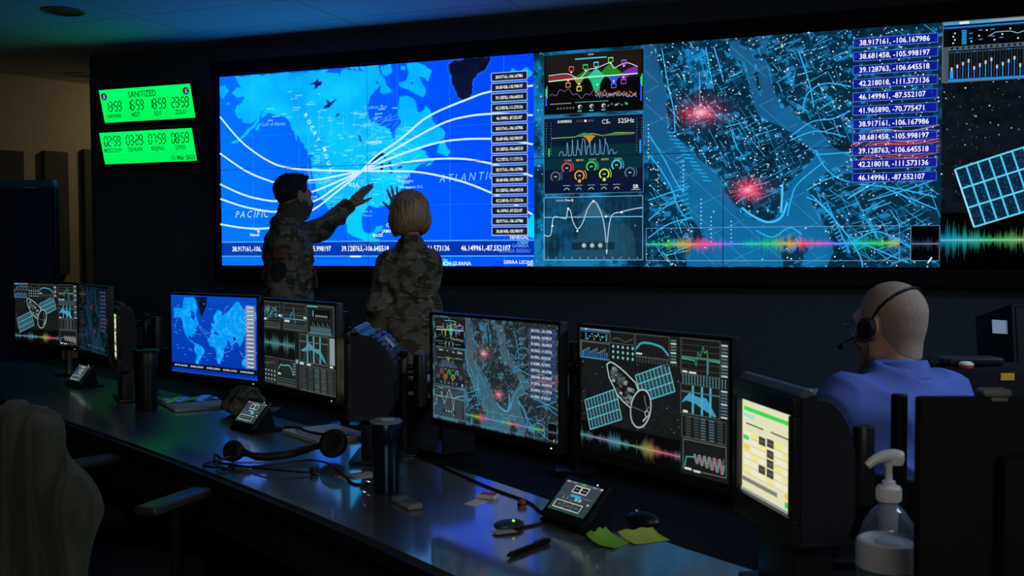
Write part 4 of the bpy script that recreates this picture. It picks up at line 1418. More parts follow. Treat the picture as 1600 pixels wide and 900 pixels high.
def form_screen(W, H, grade=None):
    s = Scr(W, H, grade)
    s.raster(np.ones((8, 12, 3)) * np.array([226, 224, 186]) / 255.0)
    s.rect(0.03, 0.87, 0.93, 0.915, (60, 215, 80))
    s.rect(0.03, 0.80, 0.24, 0.84, (150, 225, 205))
    s.line([(0.08, 0.735), (0.43, 0.735)], 0.014, (40, 42, 40))
    s.line([(0.57, 0.74), (0.97, 0.735)], 0.014, (40, 42, 40))
    for i in range(6):
        for j in range(6):
            u, v = 0.04 + 0.155 * i, 0.20 + 0.078 * j
            s.rect(u, v, u + 0.14, v + 0.066, (236, 234, 200) if (i + j) % 3 else (240, 228, 150))
            s.line([(u, v), (u + 0.14, v)], 0.005, (180, 176, 130))
    for u, v in ((0.36, 0.57), (0.52, 0.58), (0.52, 0.47), (0.52, 0.37), (0.36, 0.27), (0.52, 0.27)):
        s.rect(u, v, u + 0.13, v + 0.085, (66, 64, 56))
        s.line([(u + 0.02, v + 0.042), (u + 0.11, v + 0.042)], 0.012, (110, 106, 92))
    s.rect(0.04, 0.56, 0.16, 0.61, (60, 210, 90))
    s.rect(0.04, 0.46, 0.16, 0.50, (240, 205, 60))
    s.rect(0.03, 0.11, 0.72, 0.155, (128, 126, 116))
    s.rect(0.85, 0.14, 0.97, 0.19, (240, 205, 60))
    s.rect(0.86, 0.05, 0.93, 0.11, (60, 210, 90))
    s.rect(0.0, 0.0, 1.0, 0.03, (150, 155, 150))
    return s


def phone_screen(W, H, grade=None):
    s = Scr(W, H, grade)
    U, Vv = np.meshgrid(np.linspace(0, 1, 20), np.linspace(0, 1, 14))
    s.raster(np.stack([44 + 14 * Vv, 62 + 4 * Vv, 66 + 14 * Vv], -1) / 255.0)
    s.rect(0, 0.93, 1, 1, (78, 84, 98))
    s.rect(0.02, 0.945, 0.11, 0.985, (170, 165, 160))
    s.rect(0.20, 0.95, 0.29, 0.98, (130, 140, 145))
    s.rect(0.42, 0.935, 0.56, 0.99, (60, 165, 90))
    s.rect(0.74, 0.95, 0.83, 0.98, (130, 140, 145))
    s.rect(0.94, 0.94, 1.0, 0.99, (190, 190, 185))
    for u in (0.30, 0.505):
        s.rect(u, 0.66, u + 0.20, 0.90, (205, 200, 180))
        s.rect(u + 0.02, 0.69, u + 0.18, 0.87, (14, 24, 22))
        s.line([(u + 0.05, 0.78), (u + 0.15, 0.78)], 0.03, (110, 130, 120))
    s.rect(0.34, 0.52, 0.63, 0.60, (50, 160, 195))
    s.line([(0.04, 0.54), (0.30, 0.54)], 0.012, (95, 110, 112))
    s.line([(0.68, 0.56), (0.92, 0.56)], 0.012, (130, 140, 140))
    s.dots([(0.20, 0.46), (0.31, 0.46)], 0.022, (110, 170, 175), n=10)
    for u in (0.51, 0.61):
        s.rect(u, 0.42, u + 0.075, 0.51, (130, 175, 165))
    for u in (0.17, 0.28, 0.40):
        s.rect(u, 0.40, u + 0.06, 0.415, (130, 140, 135))
    s.dots([(0.90, 0.40)], 0.035, (225, 190, 165), n=12)
    s.frame(0.09, 0.10, 0.80, 0.33, 0.03, (210, 205, 190))
    s.rect(0.10, 0.11, 0.79, 0.32, (46, 62, 66))
    for u in (0.33, 0.56):
        s.line([(u, 0.11), (u, 0.32)], 0.012, (150, 160, 155))
    for u in (0.22, 0.45, 0.68):
        s.line([(u - 0.05, 0.215), (u + 0.05, 0.215)], 0.02, (95, 120, 118))
    s.rect(0, 0, 1, 0.04, (30, 80, 62))
    return s


SEG7 = {'0': 'abcdef', '1': 'bc', '2': 'abged', '3': 'abgcd', '4': 'fgbc', '5': 'afgcd', '6': 'afgedc', '7': 'abc', '8': 'abcdefg', '9': 'abcdfg'}


def clock_screen(W, H, times, names, head=None, foot=None):
    s = Scr(W, H)
    U, Vv = np.meshgrid(np.linspace(0, 1, 24), np.linspace(0, 1, 10))
    s.raster(np.stack([0 * U, 232 + 23 * Vv, 92 + 14 * Vv], -1) / 255.0)
    dk = (0, 72, 20)
    k = W / H
    if head:
        s.text(head, 0.47, 0.715, 0.19, (0, 62, 18), 'c', 1, xs=0.82)
        s.line([(0.12, 0.66), (0.92, 0.66)], 0.006, (0, 190, 70))
        for u in (0.045, 0.945):
            s.ring(u, 0.80, 0.10, 0.03, (20, 60, 130))
            s.dots([(u, 0.80)], 0.09, (14, 24, 40), n=20)
            s.dots([(u + 0.003, 0.83)], 0.03, (225, 215, 225), n=10)
            s.poly([(u - 0.015, 0.73), (u + 0.018, 0.74), (u + 0.006, 0.83), (u - 0.004, 0.82)], (150, 150, 190))
            s.line([(u - 0.02, 0.79), (u + 0.02, 0.86)], 0.02, (190, 60, 90))
        vb, hh = 0.345, 0.28
    else:
        vb, hh = 0.58, 0.29
    if foot:
        s.line([(0, 0.27), (1, 0.27)], 0.006, (0, 190, 70))
        s.text(foot, 0.99, 0.05, 0.15, (0, 85, 26), 'r', 1, xs=0.86)
    for i, (t, nm) in enumerate(zip(times, names)):
        u0 = 0.035 + 0.245 * i
        dw = hh * 0.40 / k
        x = u0
        for ch in t:
            if ch == ':':
                s.dots([(x + 0.0055, vb + hh * 0.30), (x + 0.0095, vb + hh * 0.70)], 0.018, dk, n=8)
                x += 0.016
                continue
            sh = 0.09 / k

            def P(a, b):
                return (x + a * dw + sh * b * hh / 0.62, vb + b * hh)
            S = {'a': ((0.1, 1), (0.9, 1)), 'b': ((1, 0.93), (1, 0.55)), 'c': ((1, 0.45), (1, 0.07)), 'd': ((0.1, 0), (0.9, 0)), 'e': ((0, 0.45), (0, 0.07)), 'f': ((0, 0.93), (0, 0.55)), 'g': ((0.1, 0.5), (0.9, 0.5))}
            for q in SEG7[ch]:
                s.line([P(*S[q][0]), P(*S[q][1])], 0.038, dk)
            x += dw + 0.0105
        s.text(nm, u0 + 0.085, vb - 0.21, 0.135, (0, 95, 30), 'c', 1, xs=0.82)
    return s


def to_monitor(c):
    """office monitors: dimmer and greyer than the wall"""
    l = c.mean(axis=1, keepdims=True)
    m = c.max(axis=1, keepdims=True)
    k = 0.24 + 0.62 * np.clip((m - 0.52) / 0.36, 0, 1)
    return np.clip((l + (c - l) * k) * np.array([0.82, 0.88, 0.86]) + 0.03, 0, 1)


def to_monitor_dim(c):
    l = c.mean(axis=1, keepdims=True)
    return np.clip((c * 0.8 + l * 0.2) * 0.40 + 0.01, 0, 1)
# ------------------------------------------------------------------ the room
M_WALL = mat('wall_paint', (0.050, 0.070, 0.088), 0.75, noise=0.12, nscale=40, bump=0.15, bscale=160)
M_TAN = mat('tan_wall_paint', rgb(165, 150, 118), 0.8, noise=0.05, nscale=12)
M_FLOOR = mat('dark_carpet', (0.012, 0.014, 0.018), 0.95, noise=0.5, nscale=90, bump=0.5, bscale=300)
M_BLACK = mat('black_plastic', (0.010, 0.010, 0.011), 0.42, noise=0.1, nscale=30)
M_MATTE = mat('matt_black', (0.006, 0.006, 0.007), 0.75, noise=0.2, nscale=50, spec=0.2)
M_DARKM = mat('dark_metal', (0.03, 0.032, 0.036), 0.32, 0.8, noise=0.1, nscale=25)
M_CHROME = mat('bright_metal', (0.55, 0.56, 0.58), 0.22, 1.0, noise=0.05, nscale=30)
M_PAPER = mat('white_paper', (0.72, 0.72, 0.70), 0.7, noise=0.04, nscale=20)
M_WHITE = mat('white_plastic', (0.72, 0.74, 0.76), 0.35, noise=0.03, nscale=20)
M_GREYPL = mat('grey_plastic', (0.16, 0.165, 0.17), 0.45, noise=0.08, nscale=30)
M_RUBBER = mat('black_rubber', (0.008, 0.008, 0.008), 0.6, noise=0.1, nscale=40)


def ceiling_mat():
    m = bpy.data.materials.new('ceiling_tiles')
    m.use_nodes = True
    nt = m.node_tree
    b = nt.nodes['Principled BSDF']
    b.inputs['Roughness'].default_value = 0.9
    tc = nt.nodes.new('ShaderNodeTexCoord')
    mp = nt.nodes.new('ShaderNodeMapping')
    mp.vector_type = 'TEXTURE'
    mp.inputs['Rotation'].default_value = (0, 0, WYAW)
    mp.inputs['Location'].default_value = (W0.x - WN.x * 0.27, W0.y - WN.y * 0.27, 0)
    nt.links.new(tc.outputs['Object'], mp.inputs['Vector'])
    br = nt.nodes.new('ShaderNodeTexBrick')
    br.offset = 0.0
    br.inputs['Scale'].default_value = 1.0
    br.inputs['Brick Width'].default_value = 1.2
    br.inputs['Row Height'].default_value = 0.575
    br.inputs['Mortar Size'].default_value = 0.006
    br.inputs['Color1'].default_value = (0.80, 0.81, 0.82, 1)
    br.inputs['Color2'].default_value = (0.77, 0.78, 0.79, 1)
    br.inputs['Mortar'].default_value = (0.42, 0.42, 0.43, 1)
    nt.links.new(mp.outputs['Vector'], br.inputs['Vector'])
    nt.links.new(br.outputs['Color'], b.inputs['Base Color'])
    return m


mb = MB()
mb.box((-0.5, 3.6, -0.05), (17, 17.2, 0.1))
struct('floor', mb, M_FLOOR)
mb = MB()
mb.box((-0.5, 3.6, CEIL + 0.05), (17, 17.2, 0.1))
struct('ceiling', mb, ceiling_mat())

Rw = Matrix.Rotation(WYAW, 4, 'Z')


def wallbox(name, s0, s1, off0, off1, z0, z1, m):
    """box along the display wall between distances s0..s1 and depths off0..off1"""
    mb = MB()
    T = Matrix.Translation(W0 - Vector((0, 0, W0.z))) @ Rw
    mb.box(((s0 + s1) / 2, -(off0 + off1) / 2, (z0 + z1) / 2), (s1 - s0, abs(off1 - off0), z1 - z0), M=T)
    return struct(name, mb, m)


wallbox('wall_front', -1.285, 9.2, -0.09, -0.30, 0, CEIL, M_WALL)
wallbox('baseboard_front', -1.285, 9.2, -0.078, -0.09, 0, 0.10, M_MATTE)
# tan wall of the alcove beyond the end of the display wall
tw = Vector((0.627, 0.779, 0))
tp = Vector((-3.88, 9.545, 0))
mb = MB()
T = Matrix.Translation(tp) @ Matrix.Rotation(math.atan2(tw.y, tw.x), 4, 'Z')
mb.box((-0.6, 0.1, CEIL / 2), (7.4, 0.2, CEIL))
o = struct('wall_alcove', mb, M_TAN)
o.location = tp
o.rotation_euler.z = math.atan2(tw.y, tw.x)
mb = MB()
mb.box((-8.5, 3.6, CEIL / 2), (0.2, 17.2, CEIL))
struct('wall_left', mb, M_WALL)
mb = MB()
mb.box((7.2, 3.6, CEIL / 2), (0.2, 17.2, CEIL))
struct('wall_right', mb, M_WALL)
mb = MB()
mb.box((-0.5, -4.6, CEIL / 2), (17, 0.2, CEIL))
struct('wall_back', mb, M_WALL)

# acoustic panels on the tan wall
M_ACOU = mat('acoustic_cloth', rgb(74, 70, 60), 0.95, noise=0.1, nscale=120, bump=0.3, bscale=400)
Minv = T.inverted()


def acoustic(x0, x1, z0, z1, label):
    mb = MB()
    mb.box((0, -0.031, 0), (x1 - x0, 0.06, z1 - z0), 0.006)
    o = obj('acoustic_panel', mb, M_ACOU, None, T @ Vector(((x0 + x1) / 2, 0, (z0 + z1) / 2)), math.atan2(tw.y, tw.x), smooth=False)
    tag(o, label, 'wall panel', 'acoustic panels on the tan wall')


acoustic(-1.20, -0.60, 1.2, 2.27, 'grey cloth wall panel at the far left edge, beside the narrow dark panel')
acoustic(-0.42, -0.20, 1.2, 2.29, 'dark square-looking cloth panel showing above the navy partition')
acoustic(-0.05, 0.55, 0.35, 2.33, 'tall cloth panel on the tan wall next to the corner of the display wall')

# dim ceiling downlights (switched off)
M_RECESS = mat('lamp_recess', (0.012, 0.014, 0.016), 0.4, noise=0.1, nscale=20)
dl = thing('ceiling_downlight', 'round unlit downlight in the blue-lit ceiling tiles near the top left corner', 'ceiling light', (-2.83, 6.66, CEIL), 0, 'ceiling downlights')
mb = MB()
mb.lathe([(0.128, -0.001), (0.13, -0.008), (0.112, -0.008), (0.108, -0.001)], 32)
obj('trim_ring', mb, M_GREYPL, dl)
mb = MB()
mb.lathe([(0.0, -0.002), (0.06, -0.0025), (0.109, -0.003), (0.109, -0.001), (0.0, -0.0005)], 32)
obj('reflector', mb, M_RECESS, dl)
dup(dl, (-3.70, 9.05, CEIL), 0, 'round unlit downlight over the tan alcove behind the wall corner')

# navy partition in front of the alcove
pt = thing('office_partition', 'tall navy fabric partition with a pale top rail at the left edge', 'partition', (-3.52, 6.95, 0), 0.0)
mb = MB()
mb.box((0, 0, 0.93), (0.96, 0.06, 1.80), 0.008)
obj('fabric_panel', mb, mat('navy_fabric', (0.008, 0.02, 0.05), 0.9, noise=0.2, nscale=150), pt)
mb = MB()
mb.box((0, 0, 1.86), (0.98, 0.07, 0.045), 0.006)
obj('top_rail', mb, mat('grey_blue_rail', (0.08, 0.14, 0.2), 0.4, noise=0.05), pt)
mb = MB()
mb.box((0.487, 0, 0.92), (0.018, 0.068, 1.83), 0.004)
mb.box((-0.487, 0, 0.92), (0.018, 0.068, 1.83), 0.004)
obj('side_rail', mb, M_DARKM, pt)
mb = MB()
for x in (-0.4, 0.4):
    mb.box((x, 0, 0.015), (0.06, 0.4, 0.03), 0.008)
obj('foot', mb, M_DARKM, pt)

# ------------------------------------------------------------------ the display wall
PW, PH = 1.215, 0.684
vw = thing('video_wall', 'huge black-framed video wall of many display panels showing maps and analysers', 'video wall', W0, WYAW)
mb = MB()
x0, x1, z0, z1 = -0.012, 6 * PW + 0.012, -0.012, 2 * PH + 0.012
X0, X1, Z0, Z1 = -0.052, 6 * PW + 0.06, -0.108, 2 * PH + 0.105
for a, b, c, d in ((X0, x0, Z0, Z1), (x1, X1, Z0, Z1), (x0, x1, Z0, z0), (x0, x1, z1, Z1)):
    mb.box(((a + b) / 2, 0.030, (c + d) / 2), (b - a, 0.118, d - c))
obj('frame', mb, M_MATTE, vw, smooth=False)
for j in range(2):
    for i in range(6):
        mb = MB()
        mb.box((0, 0.03, 0), (PW - 0.002, 0.05, PH - 0.002), 0.002)
        obj('display_panel', mb, M_BLACK, vw, loc=((i + 0.5) * PW, 0.0025, (j + 0.5) * PH), smooth=False)
america_map(2 * PW, 2 * PH).build('map_picture', vw, (PW, 0, PH), 'bright blue map of North America with white arcs', (1, 1, 1.3))
city_screen(2 * PW, 2 * PH).build('city_picture', vw, (3 * PW, 0, PH), 'dark cyan city map with red hot spots and analyser windows')
sat_screen(2 * PW, 2 * PH).build('satellite_picture', vw, (5 * PW, 0, PH), 'mixer window, star field and satellite solar panel')

# green clock signs, tipped forward off the wall
for s_, z_, w_, h_, lab, args in ((-0.578, 2.495, 0.833, 0.244, 'upper green lit clock sign headed SANITIZED with four times', (('13:59', '16:59', '18:59', '23:59'), ('HAWAII', 'MDT', 'EDT', 'ZULU'), 'SANITIZED', None)),
                                  (-0.576, 2.180, 0.846, 0.237, 'lower green lit clock sign with Moscow to DPRK times and the date', (('02:59', '03:29', '07:59', '08:59'), ('MOSCOW', 'TEHRAN', 'BEIJING', 'DPRK'), None, '11 Mar 2021'))):
    t = thing('clock_sign', lab, 'clock sign', on_wall(s_, 0.10, z_), WYAW, 'green clock signs')
    t.rotation_euler = (0.235, 0, WYAW)
    mb = MB()
    mb.box((0, 0.032, 0), (w_ + 0.045, 0.06, h_ + 0.04), 0.006)
    obj('housing', mb, M_MATTE, t)
    mb = MB()
    mb.box((0, 0.105, 0.0), (0.16, 0.10, 0.06), 0.004)
    obj('wall_bracket', mb, M_DARKM, t)
    clock_screen(w_, h_, *args).build('clock_face', t, (0, 0, 0), None, (1, 1.12, 1))

# ------------------------------------------------------------------ desks
FRONT = spline([(-3.5, 5.95, 0), (-2.345, 4.749, 0), (-1.363, 3.671, 0), (-0.604, 2.775, 0), (-0.124, 2.149, 0), (0.33, 1.52, 0), (0.75, 0.88, 0)], 10)
NF = len(FRONT) - 1


def front(u):
    f = u * NF
    i = min(int(f), NF - 1)
    p = FRONT[i].lerp(FRONT[i + 1], f - i)
    d = FRONT[min(i + 2, NF)] - FRONT[max(i - 1, 0)]
    d.normalize()
    return p, Vector((-d.y, d.x, 0)), d


def wdepth(u):
    return 0.66 - 0.14 * min(1, max(0, (u - 0.30) / 0.40))


def dpt(u, off, z):
    p, n, d = front(u)
    return Vector((p.x + n.x * off, p.y + n.y * off, z))


DZ = 0.74
M_DESK = mat('grey_laminate', (0.15, 0.146, 0.14), 0.085, 0.22, noise=0.05, nscale=70, bump=0.004, bscale=30, spec=1.0, **{'IOR': 1.9, 'Coat Weight': 1.0, 'Coat IOR': 1.9, 'Coat Roughness': 0.33})
M_FASCIA = mat('dark_fascia', (0.018, 0.02, 0.025), 0.5, noise=0.1, nscale=30)
console = thing('console_desk', 'long curved grey-topped control desk in front carrying the row of monitors', 'desk', (0, 0, 0))
mb = MB()
mb.sheet(lambda u, v: dpt(u, v * wdepth(u), DZ), 60, 1, 0.03)
obj('worktop', mb, M_DESK, console, smooth=False)
mb = MB()
mb.sheet(lambda u, v: dpt(u, -0.014 + 0.0 * v, DZ - 0.004 - 0.034 * v), 60, 1, 0.014)
obj('edge_trim', mb, M_RUBBER, console, smooth=False, label='black edge strip')
mb = MB()
mb.sheet(lambda u, v: dpt(u, 0.04, DZ - 0.035 - 0.15 * v), 60, 1, 0.02)
obj('apron', mb, M_FASCIA, console, smooth=False)
mb = MB()
mb.sheet(lambda u, v: dpt(u, 0.42, DZ - 0.035 - 0.70 * v), 60, 1, 0.02)
obj('modesty_panel', mb, M_FASCIA, console, smooth=False)
mb = MB()
mb.sheet(lambda u, v: dpt(u, wdepth(u) + 0.004 + (1.0 - wdepth(u)) * v, DZ - 0.012), 60, 1, 0.03)
obj('rear_shelf', mb, M_MATTE, console, smooth=False, label='matt black rear shelf')
mb = MB()
mb.sheet(lambda u, v: dpt(u, 1.03, 0.87 - 0.87 * v), 60, 1, 0.025)
obj('back_panel', mb, M_MATTE, console, smooth=False)

# lighter desk in the row nearer the display wall
d2 = thing('front_row_desk', 'pale-topped straight desk in the row nearer the video wall, mostly hidden', 'desk', (0.05, 5.05, 0), -0.45)
mb = MB()
mb.box((1.1, 0.28, 0.725), (2.2, 0.56, 0.03), 0.004)
obj('worktop', mb, mat('pale_laminate', (0.42, 0.44, 0.46), 0.35, noise=0.04), d2)
for x in (0.06, 1.1, 2.14):
    mb = MB()
    mb.box((x, 0.28, 0.355), (0.04, 0.50, 0.71), 0.004)
    obj('leg', mb, M_DARKM, d2)
mb = MB()
mb.box((1.1, 0.50, 0.45), (2.1, 0.02, 0.5), 0.002)
obj('modesty_panel', mb, M_FASCIA, d2)

# ------------------------------------------------------------------ monitors
M_LED = glow_mat('white_led', (0.9, 0.95, 1.0), 1.5)


def monitor(label, c, yaw, w, h, scr, led=True, group='monitors on the console desk'):
    t = thing('monitor', label, 'monitor', c, math.radians(yaw), group)
    mb = MB()
    zt, zb, sx = h / 2 + 0.009, h / 2 + 0.022, w / 2 + 0.009
    mb.box((0, 0.012, (zt - zb) / 2), (2 * sx, 0.022, zt + zb), 0.004)
    mb.box((0, 0.032, -0.01), (w * 0.72, 0.026, h * 0.74), 0.012)
    obj('housing', mb, M_BLACK, t)
    mb = MB()
    for a, b, cc, d in ((-sx, sx, h / 2, zt), (-sx, sx, -zb, -h / 2), (-sx, -w / 2, -h / 2, h / 2), (w / 2, sx, -h / 2, h / 2)):
        mb.box(((a + b) / 2, -0.001, (cc + d) / 2), (b - a, 0.008, d - cc), 0.0015)
    obj('bezel', mb, M_BLACK, t)
    scr.build('screen', t, (0, 0, 0))
    if led:
        mb = MB()
        mb.ball((w * 0.455, -0.0055, -h / 2 - 0.012), 0.0019, 10, 6)
        obj('power_light', mb, M_LED, t, label='tiny white power light')
    return t


W24, H24 = 0.531, 0.299
MON = {}
MON['A'] = monitor('leftmost monitor, showing the satellite with two solar panels', (-2.299, 5.132, 1.104), -33.8, W24, H24, sat_screen(W24, H24, False, to_monitor))
MON['B'] = monitor('dim angled monitor showing the city map, right beside the leftmost monitor', (-1.913, 4.752, 1.10), -54.6, W24, H24, city_screen(W24, H24, False, to_monitor_dim), False)
MON['C'] = monitor('monitor showing a bright blue world map', (-1.124, 3.908, 1.094), -38.1, W24, H24, world_map(W24, H24))
MON['D'] = monitor('monitor filled with small teal analyser windows, beside the world map', (-0.743, 3.579, 1.086), -51.1, 0.555, H24, dash_screen(0.555, H24, to_monitor))
MON['E'] = monitor('monitor showing the cyan city map with two red hot spots', (-0.057, 2.803, 1.078), -51.2, 0.555, H24, city_screen(0.555, H24, False, to_monitor))
MON['F'] = monitor('large-looking monitor with the satellite, beside the touch panel', (0.313, 2.372, 1.074), -55.2, 0.498, H24, sat_screen(0.498, H24, False, to_monitor), False)


# monitor poles with clamps and arms reaching to the screens
def pole(label, x, y, ztop, arms, m=None):
    t = thing('monitor_pole', label, 'monitor pole', (x, y, DZ - 0.012), 0, 'monitor poles on the rear shelf')
    mb = MB()
    mb.box((0, 0, 0.011), (0.12, 0.10, 0.02), 0.004)
    obj('base', mb, M_DARKM, t)
    mb = MB()
    mb.cyl((0, 0, 0.02), (0, 0, ztop - DZ + 0.012), 0.018, 20, 0.003)
    obj('pole', mb, m or M_DARKM, t)
    for nm in arms:
        o = MON[nm]
        v = o.location + Matrix.Rotation(o.rotation_euler.z, 3, 'Z') @ Vector((0, 0.047, 0)) - Vector((x, y, DZ - 0.012))
        zz = min(ztop - DZ - 0.06, v.z + 0.005)
        mb = MB()
        mb.cyl((0, 0, zz - 0.02), (0, 0, zz + 0.02), 0.027, 20, 0.003)
        mb.tube([(0, 0, zz), (v.x * 0.55, v.y * 0.55, zz), (v.x, v.y, v.z)], 0.013, 12)
        obj('arm', mb, M_DARKM, t)
    return t


pole('monitor pole under the leftmost monitor, brown light put into its colour', -2.40, 5.62, 1.05, ('A', 'B'), mat('brown_lit_metal', (0.30, 0.16, 0.09), 0.4, 0.6, noise=0.1))  # brown light falling on this pole is put into its metal colour
pole('black monitor pole rising beside the analyser monitor', -0.646, 4.00, 1.178, ('C', 'D'))
pole('black monitor pole between the city-map monitor and the satellite monitor', 0.19, 3.16, 1.135, ('E', 'F'))
pole('short bare black pole in front of the blue shirt', 0.88, 2.36, 1.085, ())


# touch turrets: screen in front, ribbed curved back
def turret(label, c, yaw, W, H, dp=1.0):
    t = thing('touch_panel', label, 'touch panel', c, math.radians(yaw), 'touch panels on the console desk')
    hw = W / 2 + 0.022
    top, bot = H / 2 + 0.034, -H / 2 - 0.05
    prof = [(0.004, bot), (0.004, top), (0.03, top + 0.004)]
    for k in range(9):
        a = pi / 2 * k / 8
        prof.append((0.035 + 0.10 * dp * math.sin(a), top - 0.125 + 0.12 * math.cos(a)))
    prof += [(0.035 + 0.10 * dp, bot + 0.05), (0.03 + 0.08 * dp, bot)]
    R = Matrix(((0, 0, 1, 0), (1, 0, 0, 0), (0, 1, 0, 0), (0, 0, 0, 1)))
    mb = MB()
    mb.prism(prof, -hw, hw, M=R)
    obj('housing', mb, mat('satin_black', (0.022, 0.026, 0.034), 0.35, noise=0.1, nscale=30), t)
    mb = MB()
    for a, b, cc, d in ((-hw, hw, H / 2, top), (-hw, hw, bot, -H / 2), (-hw, -W / 2, -H / 2, H / 2), (W / 2, hw, -H / 2, H / 2)):
        mb.box(((a + b) / 2, -0.004, (cc + d) / 2), (b - a, 0.018, d - cc), 0.004)
    obj('bezel', mb, M_BLACK, t)
    mb = MB()
    mb.cyl((-hw, 0.016, top + 0.002), (hw, 0.016, top + 0.002), 0.014, 20, 0.003)
    obj('top_bar', mb, mat('blue_grey_plastic', (0.10, 0.13, 0.17), 0.3, noise=0.05), t)
    for k in range(7):
        a = 0.30 + 1.05 * k / 6
        y, z = 0.035 + 0.103 * dp * math.sin(a), top - 0.125 + 0.123 * math.cos(a)
        for x in (-hw * 0.55, hw * 0.55):
            mb = MB()
            mb.box((0, 0, 0), (hw * 0.62, 0.006, 0.010), 0.001, M=Matrix.Translation((x, y, z)) @ Matrix.Rotation(-a + pi / 2, 4, 'X'))
            obj('cooling_rib', mb, mat('rib_plastic', (0.05, 0.062, 0.085), 0.35, noise=0.05), t)
    mb = MB()
    a = 0.8
    mb.box((0, 0, 0), (0.05, 0.003, 0.045), 0.001, M=Matrix.Translation((0, 0.035 + 0.103 * dp * math.sin(a), top - 0.125 + 0.123 * math.cos(a))) @ Matrix.Rotation(-a + pi / 2, 4, 'X'))
    obj('rating_label', mb, M_PAPER, t)
    mb = MB()
    zz = DZ - c[2]
    mb.box((0, 0.02 + 0.05 * dp, (bot + zz) / 2 + 0.004), (hw * 1.2, 0.03 + 0.06 * dp, bot - zz + 0.012), 0.006)
    mb.box((0, 0.02 + 0.05 * dp, zz + 0.008), (hw * 1.7, 0.05 + 0.11 * dp, 0.014), 0.005)
    obj('foot', mb, M_BLACK, t)
    form_screen(W, H).build('screen', t, (0, 0, 0))
    return t


turret('touch panel showing a cream form, beside the satellite monitor at the right', (0.492, 2.005, 1.020), -79.4, 0.235, 0.188, 0.75)
turret('touch panel seen nearly edge-on beyond the tall black tumbler at the left', (-1.79, 4.70, 1.033), -63, 0.25, 0.20, 0.35)
turret('touch panel seen from behind with blue-lit ribbed back beside the teal analyser monitor', (-0.505, 3.36, 1.030), -90, 0.235, 0.188)


# gooseneck joints beside each touch panel: knob and capped cylinder on an arm
def joint_arm(label, x, y, z, rz):
    t = thing('support_arm', label, 'support arm', (x, y, DZ - 0.012), rz, 'jointed support arms behind the touch panels')
    zz = z - DZ + 0.012
    mb = MB()
    mb.box((0, 0, 0.01), (0.09, 0.09, 0.02), 0.004)
    mb.cyl((0, 0, 0.02), (0, 0, zz - 0.06), 0.014, 16)
    obj('post', mb, M_DARKM, t)
    mb = MB()
    mb.lathe([(0.0, -0.17), (0.022, -0.17), (0.024, -0.12), (0.023, -0.004), (0.021, 0.0), (0.0, 0.001)], 22, (0.055, 0, zz - 0.012))
    obj('capped_cylinder', mb, M_BLACK, t)
    mb = MB()
    mb.lathe([(0.0, -0.075), (0.017, -0.075), (0.015, -0.03), (0.011, -0.024), (0.016, -0.016), (0.017, -0.006), (0.013, 0.0), (0.0, 0.001)], 20, (0, 0, zz))
    obj('knob', mb, M_BLACK, t)
    mb = MB()
    mb.tube(spline([(-0.05, 0.0, zz - 0.045), (-0.025, 0.005, zz - 0.040), (0, 0, zz - 0.052), (0.055, 0, zz - 0.06)], 6), 0.011, 12)
    mb.ball((-0.05, 0, zz - 0.045), 0.017, 14, 8)
    obj('arm', mb, M_DARKM, t)
    mb = MB()
    mb.tube(spline([(-0.05, 0, zz - 0.05), (-0.07, 0.01, zz - 0.09), (-0.075, 0.0, zz - 0.2), (-0.05, 0.0, 0.02)], 6), 0.004, 8)
    obj('cable', mb, M_RUBBER, t)
    return t


joint_arm('jointed black arm left of the world-map monitor', -1.70, 4.83, 1.12, -0.2)
joint_arm('jointed black arm in front of the standing woman', -0.358, 3.42, 1.085, -0.05)
joint_arm('jointed black arm in front of the blue shirt', 0.705, 2.25, 1.045, -0.1)


# desk phones with a tilted touch screen
def phone(label, c, yaw, tilt):
    t = thing('desk_phone', label, 'desk phone', (c[0], c[1], DZ), math.radians(yaw), 'touch-screen desk phones')
    zc = c[2] - DZ
    a = math.radians(tilt)
    w, h = 0.138, 0.089
    hd = bpy.data.objects.new('screen_head', None)
    R = Matrix.Translation((0, 0, zc)) @ Matrix.Rotation(-a, 4, 'X')
    mb = MB()
    mb.box((0, 0.0085, -0.004), (w + 0.026, 0.016, h + 0.036), 0.005, M=R)
    head = obj('head', mb, M_BLACK, t)
    scr = phone_screen(w, h).build('screen', head)
    scr.matrix_local = R
    mb = MB()
    mb.box((w * 0.30, -0.0005, h / 2 + 0.006), (0.003, 0.001, 0.003), M=R)
    obj('indicator', mb, M_LED, head)
    mb = MB()
    y1 = math.sin(a) * 0.04
    R2 = Matrix(((0, 0, 1, 0), (1, 0, 0, 0), (0, 1, 0, 0), (0, 0, 0, 1)))
    mb.prism([(-0.015, 0.008), (0.02, zc + 0.0), (0.05, zc + 0.025), (0.075, 0.008)], -0.05, 0.05, M=R2)
    obj('stand', mb, M_MATTE, t)
    mb = MB()
    mb.box((0.01, 0.02, 0.005), (0.19, 0.13, 0.009), 0.004)
    obj('base', mb, M_MATTE, t)
    return t


phone('touch-screen desk phone nearest the front, right of the pen', (0.153, 2.534, 0.806), -54.1, 46.4)
phone('touch-screen desk phone below the world-map monitor', (-0.985, 3.904, 0.806), -47.5, 42)
phone('small-looking touch-screen desk phone below the leftmost monitors', (-2.155, 5.17, 0.806), -47.0, 38)

